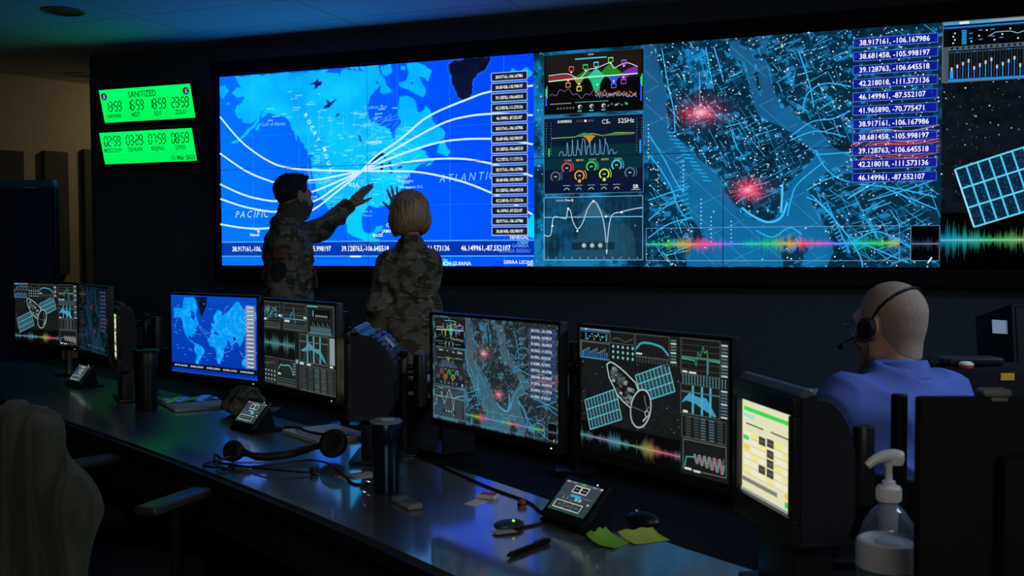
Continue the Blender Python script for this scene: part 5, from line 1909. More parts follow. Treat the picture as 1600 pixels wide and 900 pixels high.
# back of a monitor of the nearest workstation, with a webcam on top
t = thing('monitor', 'black back of a big monitor filling the lower right corner', 'monitor', (0.795, 1.30, 1.055), math.radians(179.0))
mb = MB()
mb.box((0, 0.010, 0), (0.58, 0.022, 0.356), 0.005)
mb.box((0, -0.006, 0), (0.566, 0.012, 0.342), 0.002)
mb.box((0, 0.035, -0.01), (0.40, 0.035, 0.24), 0.014)
obj('housing', mb, M_MATTE, t)
mb = MB()
mb.box((0, 0.065, -0.06), (0.07, 0.03, 0.28), 0.006)
mb.box((0, 0.05, -0.02), (0.11, 0.02, 0.11), 0.004)
obj('stand_neck', mb, M_MATTE, t)
mb = MB()
mb.box((0, 0.03, -0.304), (0.26, 0.20, 0.014), 0.006)
mb.box((0, 0.065, -0.25), (0.07, 0.03, 0.12), 0.006)
obj('stand_foot', mb, M_MATTE, t)
t = thing('webcam', 'pale webcam clipped on top of the black monitor at lower right', 'webcam', (0.603, 1.30, 1.2335), math.radians(179.0))
mb = MB()
mb.box((0, 0.0, 0.004), (0.036, 0.026, 0.009), 0.004)
obj('body', mb, M_GREYPL, t)
mb = MB()
mb.box((0, 0.016, -0.012), (0.02, 0.003, 0.022), 0.001)
obj('clip', mb, M_GREYPL, t)
mb = MB()
mb.cyl((0, -0.0125, 0.004), (0, -0.0145, 0.004), 0.0035, 14)
obj('lens', mb, M_BLACK, t)
# ------------------------------------------------------------------ people: each body one continuous surface
def unit(v):
    v = np.asarray(v, float)
    return v / (np.linalg.norm(v) + 1e-12)


class Sdf:
    def __init__(s, lo, hi, h):
        s.lo, s.h = np.asarray(lo, float), h
        s.n = np.ceil((np.asarray(hi, float) - s.lo) / h).astype(int) + 1
        s.F = np.full(s.n, 0.3, np.float32)

    def _reg(s, lo, hi):
        a = np.clip(np.floor((np.asarray(lo) - s.lo) / s.h).astype(int), 0, s.n)
        b = np.clip(np.ceil((np.asarray(hi) - s.lo) / s.h).astype(int) + 1, 0, s.n)
        sl = tuple(slice(i, j) for i, j in zip(a, b))
        ax = [(np.arange(i, j) * s.h + o).astype(np.float32) for i, j, o in zip(a, b, s.lo)]
        return sl, ax[0][:, None, None], ax[1][None, :, None], ax[2][None, None, :]

    def _join(s, sl, d, k, op):
        f = s.F[sl]
        if op == 'add':
            if k > 0:
                q = np.clip(0.5 + 0.5 * (f - d) / k, 0, 1)
                s.F[sl] = f + (d - f) * q - k * q * (1 - q)
            else:
                s.F[sl] = np.minimum(f, d)
        elif op == 'cut':
            d = -d
            if k > 0:
                q = np.clip(0.5 - 0.5 * (f - d) / k, 0, 1)
                s.F[sl] = f + (d - f) * q + k * q * (1 - q)
            else:
                s.F[sl] = np.maximum(f, d)

    def seg(s, a, b, r0, r1=None, k=0.02, xd=None, flat0=False, flat1=False, op='add'):
        """tapered limb from a to b; r may be (rx, ry) with rx along xd"""
        a, b = np.asarray(a, float), np.asarray(b, float)
        r1 = r0 if r1 is None else r1
        r0 = np.atleast_1d(np.asarray(r0, float))
        r1 = np.atleast_1d(np.asarray(r1, float))
        if len(r0) == 1:
            r0 = np.array([r0[0]] * 2)
        if len(r1) == 1:
            r1 = np.array([r1[0]] * 2)
        m = max(r0.max(), r1.max()) + k + 0.025
        sl, X, Y, Z = s._reg(np.minimum(a, b) - m, np.maximum(a, b) + m)
        if 0 in s.F[sl].shape:
            return s
        d = b - a
        L = np.linalg.norm(d) + 1e-9
        ez = d / L
        xd = np.array([1.0, 0, 0]) if xd is None else np.asarray(xd, float)
        ex = xd - ez * (xd @ ez)
        if np.linalg.norm(ex) < 1e-4:
            ex = np.array([0, 1.0, 0]) - ez * ez[1]
        ex = unit(ex)
        ey = np.cross(ez, ex)
        px, py, pz = X - a[0], Y - a[1], Z - a[2]
        t = (px * ez[0] + py * ez[1] + pz * ez[2]) / L
        tc = np.clip(t, 0, 1)
        u = px * ex[0] + py * ex[1] + pz * ex[2]
        v = px * ey[0] + py * ey[1] + pz * ey[2]
        e = (t - tc) * L
        rx = r0[0] + (r1[0] - r0[0]) * tc
        ry = r0[1] + (r1[1] - r0[1]) * tc
        mn = np.minimum(rx, ry)
        if flat0 or flat1:
            dd = (np.sqrt((u / rx) ** 2 + (v / ry) ** 2) - 1) * mn
            ee = np.sqrt((u / rx) ** 2 + (v / ry) ** 2 + (e / mn) ** 2)
            dr = (ee - 1) * mn
            if flat0:
                dr = np.where(t < 0, np.maximum(dd, -t * L), dr)
            if flat1:
                dr = np.where(t > 1, np.maximum(dd, (t - 1) * L), dr)
            if flat0:
                dr = np.maximum(dr, -t * L)
            if flat1:
                dr = np.maximum(dr, (t - 1) * L)
        else:
            dr = (np.sqrt((u / rx) ** 2 + (v / ry) ** 2 + (e / mn) ** 2) - 1) * mn
        s._join(sl, dr.astype(np.float32), k, op)
        return s

    def ell(s, c, r, R=None, k=0.02, op='add'):
        c = np.asarray(c, float)
        r = np.asarray(r if np.ndim(r) else (r, r, r), float)
        m = r.max() + k + 0.02
        sl, X, Y, Z = s._reg(c - m, c + m)
        if 0 in s.F[sl].shape:
            return s
        R = np.eye(3) if R is None else R
        px, py, pz = X - c[0], Y - c[1], Z - c[2]
        q = 0
        g = 0
        for i in range(3):
            w = px * R[0, i] + py * R[1, i] + pz * R[2, i]
            q = q + (w / r[i]) ** 2
            g = g + (w / r[i] ** 2) ** 2
        q = np.sqrt(q)
        d = q * (q - 1) / (np.sqrt(g) + 1e-6)
        s._join(sl, d.astype(np.float32), k, op)
        return s

    def half(s, p, n, k=0.0):
        """remove everything on the side the normal n points to"""
        n = unit(n)
        sl, X, Y, Z = s._reg(s.lo, s.lo + s.n * s.h)
        d = (X - p[0]) * n[0] + (Y - p[1]) * n[1] + (Z - p[2]) * n[2]
        s._join(sl, (-d).astype(np.float32), k, 'cut')
        return s

    def mesh(s):
        F = s.F
        F[0], F[-1], F[:, 0], F[:, -1], F[:, :, 0], F[:, :, -1] = [0.01] * 6
        S = F < 0
        nx, ny, nz = F.shape
        cnt = np.zeros((nx - 1, ny - 1, nz - 1), np.int8)
        cor = [(i, j, k) for i in (0, 1) for j in (0, 1) for k in (0, 1)]
        for i, j, k in cor:
            cnt += S[i:nx - 1 + i, j:ny - 1 + j, k:nz - 1 + k]
        act = np.argwhere((cnt > 0) & (cnt < 8))
        vals = np.stack([F[act[:, 0] + i, act[:, 1] + j, act[:, 2] + k] for i, j, k in cor], -1)
        pos = np.zeros((len(act), 3))
        num = np.zeros(len(act))
        for a in range(8):
            for b in range(a + 1, 8):
                ca, cb = np.array(cor[a]), np.array(cor[b])
                if np.abs(ca - cb).sum() != 1:
                    continue
                fa, fb = vals[:, a], vals[:, b]
                m = (fa < 0) != (fb < 0)
                t = np.where(m, fa / np.where(m, fa - fb, 1), 0)
                pos += np.where(m[:, None], ca + (cb - ca) * t[:, None], 0)
                num += m
        P = (act + pos / num[:, None]) * s.h + s.lo
        idx = np.full(cnt.shape, -1, np.int32)
        idx[act[:, 0], act[:, 1], act[:, 2]] = np.arange(len(act))
        Q = []
        for ax in range(3):
            o = [(1, 2), (2, 0), (0, 1)][ax]
            A = S[tuple(slice(0, -1) if i == ax else slice(None) for i in range(3))]
            B = S[tuple(slice(1, None) if i == ax else slice(None) for i in range(3))]
            e = np.argwhere(A != B)
            inn = A[e[:, 0], e[:, 1], e[:, 2]]
            ok = (e[:, o[0]] > 0) & (e[:, o[1]] > 0) & (e[:, o[0]] < cnt.shape[o[0]]) & (e[:, o[1]] < cnt.shape[o[1]])
            e, inn = e[ok], inn[ok]
            c = []
            for da, db in ((-1, -1), (0, -1), (0, 0), (-1, 0)):
                q = e.copy()
                q[:, o[0]] += da
                q[:, o[1]] += db
                c.append(idx[q[:, 0], q[:, 1], q[:, 2]])
            c = np.stack(c, -1)
            c[~inn] = c[~inn][:, ::-1]
            Q.append(c)
        return P, np.concatenate(Q)


def skin_mesh(name, S, disp=None, smooth=1):
    P, Q = S.mesh()
    # relax a little, then displace along the normals
    n = len(P)
    e = np.concatenate([Q[:, [0, 1]], Q[:, [1, 2]], Q[:, [2, 3]], Q[:, [3, 0]]])
    for _ in range(smooth):
        acc = np.zeros((n, 3))
        c = np.zeros(n)
        for k in (0, 1):
            for ax in range(3):
                acc[:, ax] += np.bincount(e[:, k], P[e[:, 1 - k], ax], n)
            c += np.bincount(e[:, k], minlength=n)
        P = P * 0.5 + 0.5 * acc / np.maximum(c, 1)[:, None]
    if disp is not None:
        N = np.zeros((n, 3))
        fn = np.cross(P[Q[:, 2]] - P[Q[:, 0]], P[Q[:, 3]] - P[Q[:, 1]])
        for k in range(4):
            for ax in range(3):
                N[:, ax] += np.bincount(Q[:, k], fn[:, ax], n)
        N /= np.linalg.norm(N, axis=1, keepdims=True) + 1e-12
        P = P + N * disp(P)[:, None]
    me = bpy.data.meshes.new(name)
    me.vertices.add(n)
    me.vertices.foreach_set('co', P.astype(np.float32).ravel())
    me.loops.add(Q.size)
    me.loops.foreach_set('vertex_index', Q.astype(np.int32).ravel())
    me.polygons.add(len(Q))
    me.polygons.foreach_set('loop_start', np.arange(0, Q.size, 4, dtype=np.int32))
    me.update(calc_edges=True)
    me.validate()
    return me


def folds(seed, amp, wl, squash=(1.0, 1.0, 1.0)):
    r = np.random.RandomState(seed)
    K = r.randn(6, 3)
    K /= np.linalg.norm(K, axis=1, keepdims=True)
    K = K * (2 * pi / wl) * (0.7 + 0.7 * r.rand(6, 1)) * np.asarray(squash)
    ph = r.rand(6) * 6.28

    def f(P):
        w = 0
        for i in range(3):
            w = w + np.sin(P @ K[i] * 0.6 + ph[i])
        out = 0
        for i in range(3, 6):
            out = out + 1 - 2 * np.abs(np.sin(P @ K[i] * 0.5 + ph[i] + 1.1 * w))
        return amp * out / 2
    return f


def rotz3(a):
    c, s = math.cos(a), math.sin(a)
    return np.array([[c, -s, 0], [s, c, 0], [0, 0, 1]])


def rotx3(a):
    c, s = math.cos(a), math.sin(a)
    return np.array([[1, 0, 0], [0, c, -s], [0, s, c]])


def add_head(S, C, R, s, male=True):
    """head centred at C, facing R's y axis, s = scale"""
    def T(p):
        return C + R @ (np.asarray(p, float) * s)

    def E(p, r, k, op='add', Q=None):
        S.ell(T(p), np.asarray(r) * s, R if Q is None else R @ Q, k * s, op)
    E((0, -0.016, 0.034), (0.074, 0.096, 0.086), 0.02)
    E((0, 0.026, -0.03), (0.060, 0.066, 0.082), 0.035)
    S.seg(T((-0.045, 0.01, -0.07)), T((0, 0.072, -0.098)), 0.022 * s, 0.020 * s, 0.03 * s)
    S.seg(T((0.045, 0.01, -0.07)), T((0, 0.072, -0.098)), 0.022 * s, 0.020 * s, 0.03 * s)
    S.seg(T((-0.034, 0.079, 0.022)), T((0.034, 0.079, 0.022)), 0.014 * s, 0.014 * s, 0.02 * s)
    for x in (-1, 1):
        E((x * 0.040, 0.066, -0.032), (0.022, 0.02, 0.022), 0.02)
        E((x * 0.031, 0.098, 0.004), (0.017, 0.013, 0.012), 0.012, 'cut')
        E((x * 0.031, 0.076, 0.003), (0.014, 0.014, 0.013), 0.004)
        # ear: rim, bowl, lobe
        Q = rotz3(x * 0.35)
        E((x * 0.078, -0.008, 0.0), (0.009, 0.020, 0.032), 0.008, Q=Q)
        E((x * 0.086, -0.005, 0.004), (0.006, 0.011, 0.018), 0.005, 'cut', Q=Q)
        E((x * 0.077, 0.001, -0.028), (0.007, 0.010, 0.010), 0.008)
    S.seg(T((0, 0.088, 0.012)), T((0, 0.114, -0.028)), 0.009 * s, 0.013 * s, 0.016 * s)
    E((-0.012, 0.101, -0.032), (0.009, 0.011, 0.008), 0.01)
    E((0.012, 0.101, -0.032), (0.009, 0.011, 0.008), 0.01)
    S.seg(T((-0.020, 0.083, -0.060)), T((0.020, 0.083, -0.060)), 0.009 * s, 0.009 * s, 0.012 * s)
    S.seg(T((-0.018, 0.082, -0.072)), T((0.018, 0.082, -0.072)), 0.010 * s, 0.010 * s, 0.012 * s)
    S.seg(T((-0.020, 0.093, -0.066)), T((0.020, 0.093, -0.066)), 0.0025 * s, 0.0025 * s, 0.004 * s, op='cut')


def add_hand(S, w, f, back, thumb, s=1.0, curl=(0.15, 0.15, 0.2, 0.25), spread=0.06, tang=0.75):
    """w wrist, f finger direction, back = normal of the back of the hand, thumb = side of the thumb"""
    f = unit(f)
    back = unit(np.asarray(back) - f * (np.asarray(back) @ f))
    t = np.cross(f, back)
    if t @ np.asarray(thumb) < 0:
        t = -t
    w = np.asarray(w, float)

    def T(a, b, c):
        return w + (f * a + t * b + back * c) * s
    S.seg(T(-0.01, 0, 0), T(0.045, 0, 0), (0.027 * s, 0.019 * s), (0.038 * s, 0.016 * s), 0.015, xd=t)
    S.seg(T(0.045, 0.0, 0), T(0.082, 0.0, 0.0), (0.039 * s, 0.015 * s), (0.039 * s, 0.012 * s), 0.012, xd=t)
    for i, (b, L, r) in enumerate(((0.029, 0.95, 1.0), (0.010, 1.05, 1.02), (-0.010, 0.98, 0.97), (-0.029, 0.78, 0.86))):
        a = 0.0
        side = (1.5 - i) / 1.5 * spread
        p = T(0.084 - 0.006 * abs(i - 1), b, 0.001)
        for sg, l in enumerate((0.044, 0.028, 0.021)):
            a += curl[i] * (0.8, 1.0, 0.7)[sg]
            d = unit(f * math.cos(a) - back * math.sin(a) + t * side)
            q = p + d * l * L * s
            rr = np.array([0.0094, 0.0084, 0.0076, 0.0062])[sg:sg + 2] * r * s
            S.seg(p, q, rr[0], rr[1], 0.005)
            p = q
    d = unit(f * math.cos(tang) + t * math.sin(tang) - back * 0.25)
    p = T(0.018, 0.022, -0.006)
    q = p + d * 0.042 * s
    S.seg(p, q, 0.015 * s, 0.012 * s, 0.014)
    d2 = unit(d + f * 0.35)
    q2 = q + d2 * 0.032 * s
    S.seg(q, q2, 0.0105 * s, 0.009 * s, 0.005)
    q3 = q2 + unit(d2 + f * 0.2) * 0.026 * s
    S.seg(q2, q3, 0.0092 * s, 0.0068 * s, 0.004)


def V3(*a):
    return np.array(a, float)


M_SKIN = mat('skin', rgb(196, 150, 124), 0.55, noise=0.08, nscale=30, **{'Subsurface Weight': 0.08})
M_HAIRD = mat('dark_hair', rgb(28, 22, 20), 0.6, noise=0.3, nscale=200, bump=0.5, bscale=350)
M_HAIRB = mat('blond_hair', rgb(196, 160, 116), 0.42, noise=0.45, nscale=9, bump=0.35, bscale=16)
for _n in [n for n in M_HAIRB.node_tree.nodes if n.type == 'TEX_NOISE']:
    _mp = M_HAIRB.node_tree.nodes.new('ShaderNodeMapping')
    _mp.inputs['Scale'].default_value = (9, 9, 0.7)
    _tc = [n for n in M_HAIRB.node_tree.nodes if n.type == 'TEX_COORD'][0]
    M_HAIRB.node_tree.links.new(_tc.outputs['Object'], _mp.inputs['Vector'])
    M_HAIRB.node_tree.links.new(_mp.outputs['Vector'], _n.inputs['Vector'])
M_HAIRG = mat('cropped_grey_hair', rgb(172, 148, 128), 0.8, noise=0.2, nscale=220, bump=0.4, bscale=420)
M_CAMO = camo_mat('camouflage_cloth', 0.0)
M_CAMO2 = camo_mat('camouflage_cloth_faded', 4.3)
M_BOOT = mat('tan_boot_leather', rgb(120, 98, 70), 0.8, noise=0.15, nscale=40)
M_SHIRT = mat('blue_shirt_cotton', rgb(86, 108, 194), 0.8, noise=0.06, nscale=90, bump=0.06, bscale=500)
M_TROUS = mat('dark_trouser_cloth', rgb(40, 42, 50), 0.85, noise=0.1, nscale=60)
M_SHOE = mat('black_shoe_leather', (0.01, 0.01, 0.011), 0.35, noise=0.1)


def stand(label, origin, yaw, z, J, woman=False):
    """standing figure; z = scale from a 1.80 m body; J = joints in local metres (y forwards)"""
    root = thing('person', label, 'person', origin, yaw)
    s = z
    sh, hipw = (0.165, 0.095) if woman else (0.195, 0.09)
    C, Rh = J['head'], J['Rh']
    nb = V3(0, -0.01, (1.485 if woman else 1.515) * s)
    hips = V3(0, 0, 0.96 * s)
    lo = np.min([J[k] for k in ('lw', 'rw', 'le', 're')] + [V3(-0.27, -0.2, 0)], 0) - 0.25
    hi = np.max([J[k] for k in ('lw', 'rw', 'le', 're')] + [V3(0.27, 0.3, 1.86 * s)], 0) + 0.25
    lo[2] = -0.03
    B = Sdf(lo, hi, 0.006)
    ck = C + Rh @ V3(0, -0.02, -0.07)
    B.seg(nb, ck, 0.055 * s, 0.052 * s, 0.03)
    add_head(B, C, Rh, s * (0.97 if woman else 1.0))
    B.seg((0, 0, 0.95 * s), (0, 0.005, 1.15 * s), (0.15 * s, 0.10 * s), (0.13 * s, 0.09 * s), 0.05)
    B.seg((0, 0.005, 1.15 * s), (0, 0.0, 1.38 * s), (0.13 * s, 0.09 * s), (0.155 * s, 0.10 * s), 0.05)
    for S_, E_, W_, F_, bk, th in (('ls', 'le', 'lw', 'lf', 'lb', 'lt'), ('rs', 're', 'rw', 'rf', 'rb', 'rt')):
        B.seg((0, -0.005, 1.44 * s), J[S_], 0.06 * s, 0.05 * s, 0.05)
        B.seg(J[S_], J[E_], 0.047 * s, 0.040 * s, 0.02)
        B.seg(J[E_], J[W_], 0.040 * s, 0.027 * s, 0.02)
        add_hand(B, J[W_], J[F_], J[bk], J[th], s * (0.94 if woman else 1.0), J.get(F_ + 'curl', (0.3, 0.35, 0.4, 0.45)), J.get(F_ + 'spread', 0.05), J.get(F_ + 'tang', 0.6))
    for x in (-1, 1):
        B.seg((x * hipw * s, 0, 0.92 * s), (x * 0.10 * s, 0.01, 0.52 * s), 0.082 * s, 0.055 * s, 0.04)
        B.seg((x * 0.10 * s, 0.01, 0.52 * s), (x * 0.105 * s, -0.02, 0.09 * s), 0.053 * s, 0.036 * s, 0.03)
        B.seg((x * 0.105 * s, -0.03, 0.04), (x * 0.115 * s, 0.15, 0.03), 0.032, 0.026, 0.02)
    obj('body', skin_mesh('body', B), M_SKIN, root)
    # trousers bloused into boots
    Tr = Sdf((-0.3, -0.25, 0.15), (0.3, 0.3, 1.1 * s), 0.008)
    wx = 0.185 if woman else 0.175
    Tr.seg((0, 0.0, 0.90 * s), (0, 0, 1.04 * s), (wx * s, 0.13 * s), (0.165 * s, 0.115 * s), 0.05)
    for x in (-1, 1):
        Tr.seg((x * hipw * s, -0.005, 0.90 * s), (x * 0.105 * s, 0.01, 0.53 * s), 0.108 * s, 0.085 * s, 0.03)
        Tr.seg((x * 0.105 * s, 0.01, 0.53 * s), (x * 0.11 * s, -0.02, 0.25 * s), 0.084 * s, 0.080 * s, 0.03, flat1=True)
        Tr.seg((x * 0.19 * s, 0.0, 0.72 * s), (x * 0.185 * s, 0.0, 0.60 * s), (0.03, 0.07), (0.03, 0.07), 0.01)
    obj('trousers', skin_mesh('trousers', Tr, folds(3, 0.006, 0.16, (0.6, 0.6, 1.3))), M_CAMO, root)
    for x in (-1, 1):
        Bo = Sdf((x * 0.11 * s - 0.12, -0.2, -0.002), (x * 0.11 * s + 0.12, 0.3, 0.4), 0.007)
        Bo.seg((x * 0.107 * s, -0.025, 0.07), (x * 0.11 * s, -0.02, 0.30 * s), 0.052, 0.060, 0.02, flat1=True)
        Bo.seg((x * 0.107 * s, -0.055, 0.045), (x * 0.12 * s, 0.165, 0.036), (0.046, 0.042), (0.046, 0.034), 0.03)
        obj('boot', skin_mesh('boot', Bo), M_BOOT, root)
    # field jacket
    lo2, hi2 = lo.copy(), hi.copy()
    lo2[2], hi2[2] = 0.7, max(1.66 * s, J['rw'][2], J['lw'][2]) + 0.12
    Ja = Sdf(lo2, hi2, 0.006)
    hem = (0.80 if woman else 0.79) * s
    hw = 0.205 if woman else 0.185
    Ja.seg((0, 0, hem), (0, 0.0, 1.10 * s), (hw * s, 0.145 * s), (0.172 * s, 0.130 * s), 0.05, flat0=True)
    Ja.seg((0, 0.0, 1.10 * s), (0, 0.0, 1.36 * s), (0.172 * s, 0.130 * s), ((0.165 if woman else 0.195) * s, 0.138 * s), 0.05)
    ar = 0.84 if woman else 1.0
    Ja.seg(J['ls'] + V3(0.05, 0, -0.02), J['rs'] + V3(-0.05, 0, -0.02), 0.088 * s * ar, 0.088 * s * ar, 0.06)
    Ja.seg((0, -0.02, 1.40 * s), (0, -0.012, (1.50 if woman else 1.535) * s), (0.13 * s, 0.10 * s), (0.082 * s, 0.08 * s), 0.05)
    for S_, E_, W_, F_ in (('ls', 'le', 'lw', 'lf'), ('rs', 're', 'rw', 'rf')):
        cuff = J[W_] - unit(J[W_] - J[E_]) * 0.012
        Ja.seg(J[S_], J[E_], 0.080 * s * ar, 0.068 * s * ar, 0.04)
        Ja.seg(J[E_], cuff, 0.068 * s * ar, 0.050 * s, 0.025, flat1=True)
        Ja.seg(cuff - unit(J[W_] - J[E_]) * 0.045, cuff, 0.051 * s, 0.051 * s, 0.004, flat0=True, flat1=True)
    # pockets
    if not woman:
        Ja.seg((0.085, 0.128 * s, 1.30 * s), (0.085, 0.132 * s, 1.20 * s), (0.055, 0.012), (0.055, 0.014), 0.006)
        Ja.seg((-0.085, 0.128 * s, 1.30 * s), (-0.085, 0.132 * s, 1.20 * s), (0.055, 0.012), (0.055, 0.014), 0.006)
    obj('jacket', skin_mesh('jacket', Ja, folds(7 if woman else 12, 0.0085, 0.15, (0.7, 0.7, 1.25))), M_CAMO, root)
    # stand-up collar
    co = MB()
    ax = unit(ck - nb)

    def colf(u, v):
        a = 2 * pi * (0.04 + 0.92 * u) + pi / 2
        r = ((0.069 if woman else 0.078) + 0.012 * (1 - v)) * s
        p = nb + V3(math.cos(a) * r * 1.02, math.sin(a) * r * 0.98, (-0.015 + 0.070 * v) * s) + ax * 0.03 * v - V3(0, 0, 0.03 * v)
        return tuple(p)
    co.sheet(colf, 40, 5, 0.007)
    obj('collar', co, M_CAMO, root)
    return root


# ---- the man at the map: side view, left arm pointing
YM = math.radians(20 - 90)
OM = V3(-1.225, 5.70, 0)
RMi = rotz3(-YM)


def toM(p):
    return RMi @ (np.asarray(p, float) - OM)


sM = 1.012
Rh = rotz3(math.radians(24)) @ rotx3(math.radians(-3))
J = dict(head=V3(0.0, 0.035, 1.705), Rh=Rh,
         ls=V3(-0.185, 0.03, 1.485), rs=V3(0.19, -0.03, 1.475),
         re=V3(0.25, -0.075, 1.175), rw=V3(0.245, 0.01, 0.92))
lwt = toM((-0.955, 6.20, 1.682))
J['lw'] = lwt
mid = (J['ls'] + lwt) / 2
J['le'] = mid + V3(-0.01, 0.0, -0.055)
J['lf'] = unit(RMi @ V3(0.30, 0.12, 0.33))
J['lb'] = RMi @ V3(-0.45, -0.75, 0.45)
J['lt'] = RMi @ V3(0.65, -0.1, -0.7)
J['lfcurl'] = (0.02, 0.03, 0.05, 0.08)
J['lfspread'] = 0.015
J['lftang'] = 0.5
J['rf'], J['rb'], J['rt'] = V3(0, 0.12, -1), V3(1, 0, 0), V3(0, 1, 0)
man = stand('person in camouflage uniform and neck gaiter pointing at the map with an outstretched arm', tuple(OM), YM, sM, J)
# short dark hair
C = J['head']
H = Sdf(C - 0.16, C + 0.16, 0.005)
H.ell(C + Rh @ V3(0, -0.018, 0.036), (0.081, 0.103, 0.093), Rh, 0.0)
H.ell(C + Rh @ V3(0, 0.03, 0.105), (0.062, 0.06, 0.026), Rh, 0.02)
H.half(C + Rh @ V3(0, 0.052, 0.05), Rh @ V3(0, 0.9, -0.35), 0.012)
H.half(C + Rh @ V3(0, -0.05, -0.03), Rh @ V3(0, 0.55, -0.85), 0.008)
for x in (-1, 1):
    H.ell(C + Rh @ V3(x * 0.085, 0.0, -0.012), (0.022, 0.026, 0.036), Rh, 0.006, 'cut')
obj('hair', skin_mesh('hair', H, folds(5, 0.003, 0.03)), M_HAIRD, man)
# neck gaiter pulled over mouth and chin
G = Sdf(C - V3(0.15, 0.15, 0.24), C + V3(0.15, 0.18, 0.05), 0.005)
G.seg(V3(0, 0.0, 1.50), C + Rh @ V3(0, -0.008, -0.05), 0.076, 0.074, 0.02, flat0=True)
G.ell(C + Rh @ V3(0, 0.028, -0.052), (0.070, 0.080, 0.075), Rh, 0.03)
G.seg(C + Rh @ V3(0, 0.08, -0.09), C + Rh @ V3(0, 0.112, -0.032), 0.026, 0.017, 0.02)
G.half(C + Rh @ V3(0, 0.10, -0.022), Rh @ V3(0, 0.18, 1.0), 0.004)
G.half(C + Rh @ V3(0, -0.05, -0.035), Rh @ V3(0, -0.55, 0.9), 0.004)
for x in (-1, 1):
    G.ell(C + Rh @ V3(x * 0.082, -0.008, -0.004), (0.022, 0.028, 0.040), Rh, 0.006, 'cut')
obj('neck_gaiter', skin_mesh('neck_gaiter', G, folds(9, 0.0035, 0.05, (0.4, 0.4, 2.2))), mat('olive_gaiter', rgb(84, 92, 74), 0.9, noise=0.2, nscale=40), man, label='olive neck gaiter pulled up over the nose')
# sleeve patches on the near (right) sleeve
ua, ub = J['rs'], J['re']
ud = unit(ub - ua)
ex = unit(np.cross(ud, V3(0, 1, 0)))
if ex[0] < 0:
    ex = -ex
ey = np.cross(ud, ex)
if ey[1] < 0:
    ey = -ey


def sleeve(name, t0, t1, a0, a1, m, rnd, label):
    mb = MB()

    def f(u, v):
        if rnd:
            a = 2 * pi * u
            q = v
            uu, vv = 0.5 + 0.5 * q * math.cos(a), 0.5 + 0.5 * q * math.sin(a)
        else:
            uu, vv = u, v
        t = t0 + (t1 - t0) * vv
        a = a0 + (a1 - a0) * uu
        r = (0.080 + (0.068 - 0.080) * t) * sM + 0.0125
        return tuple(ua + (ub - ua) * t + (ex * math.cos(a) + ey * math.sin(a)) * r)
    mb.sheet(f, 24, 8, 0.005)
    obj(name, mb, m, man, label=label)


sleeve('flag_patch', 0.24, 0.42, -0.80, -0.02, mat('subdued_red_patch', rgb(128, 78, 58), 0.85, noise=0.35, nscale=60), False, 'subdued reddish flag patch')
sleeve('unit_patch', 0.46, 0.80, -0.92, 0.10, mat('dark_round_patch', rgb(34, 36, 32), 0.85, noise=0.45, nscale=70), True, 'dark round unit patch')

# ---- the woman beside him: seen from behind, right hand raised
OW = V3(-0.545, 5.60, 0)
YW = math.radians(20)
RWi = rotz3(-YW)


def toW(p):
    return RWi @ (np.asarray(p, float) - OW)


sW = 0.955
RhW = rotz3(math.radians(4))
J = dict(head=V3(0.0, 0.03, 1.605), Rh=RhW,
         ls=V3(-0.130, 0.0, 1.335), rs=V3(0.125, 0.01, 1.340),
         le=V3(-0.195, -0.03, 1.10), lw=V3(-0.215, 0.05, 0.89))
J['lf'], J['lb'], J['lt'] = V3(-0.1, 0.2, -1), V3(-1, 0, 0.1), V3(0, 1, 0)
rw = toW((-0.652, 6.02, 1.628))
J['rw'] = rw
J['re'] = (J['rs'] + rw) / 2 + V3(0.03, 0.02, -0.115)
J['rf'] = RWi @ V3(-0.18, 0.10, 1.0)
J['rb'] = RWi @ V3(0.1, -1.0, 0.05)
J['rt'] = RWi @ V3(-1, 0, 0.1)
J['rfcurl'] = (0.05, 0.06, 0.08, 0.1)
J['rfspread'] = 0.22
J['rftang'] = 0.9
woman = stand('person with blond bobbed hair in camouflage uniform, back turned, one hand raised to the map', tuple(OW), YW, sW, J, True)
C = J['head']
H = Sdf(C - V3(0.16, 0.17, 0.20), C + V3(0.16, 0.17, 0.16), 0.005)
H.ell(C + RhW @ V3(0, -0.012, 0.034), (0.094, 0.112, 0.094), RhW, 0.0)
H.seg(C + RhW @ V3(0, -0.018, 0.02), C + RhW @ V3(0, -0.016, -0.075), (0.100, 0.100), (0.098, 0.088), 0.04)
H.ell(C + RhW @ V3(0, -0.026, -0.035), (0.113, 0.103, 0.072), RhW, 0.04)
H.half(C + V3(0, -0.02, -0.118), V3(0.12, -0.35, -1), 0.02)
H.ell(C + RhW @ V3(0, 0.115, -0.055), (0.066, 0.095, 0.105), RhW, 0.02, 'cut')
H.seg(C + RhW @ V3(0, 0.0, -0.06), C + RhW @ V3(0, 0.0, -0.25), 0.066, 0.066, 0.01, op='cut')
_fh = folds(15, 0.0022, 0.030, (1.3, 1.3, 0.10))
obj('hair', skin_mesh('hair', H, _fh), M_HAIRB, woman, label='chin-length blond bob')

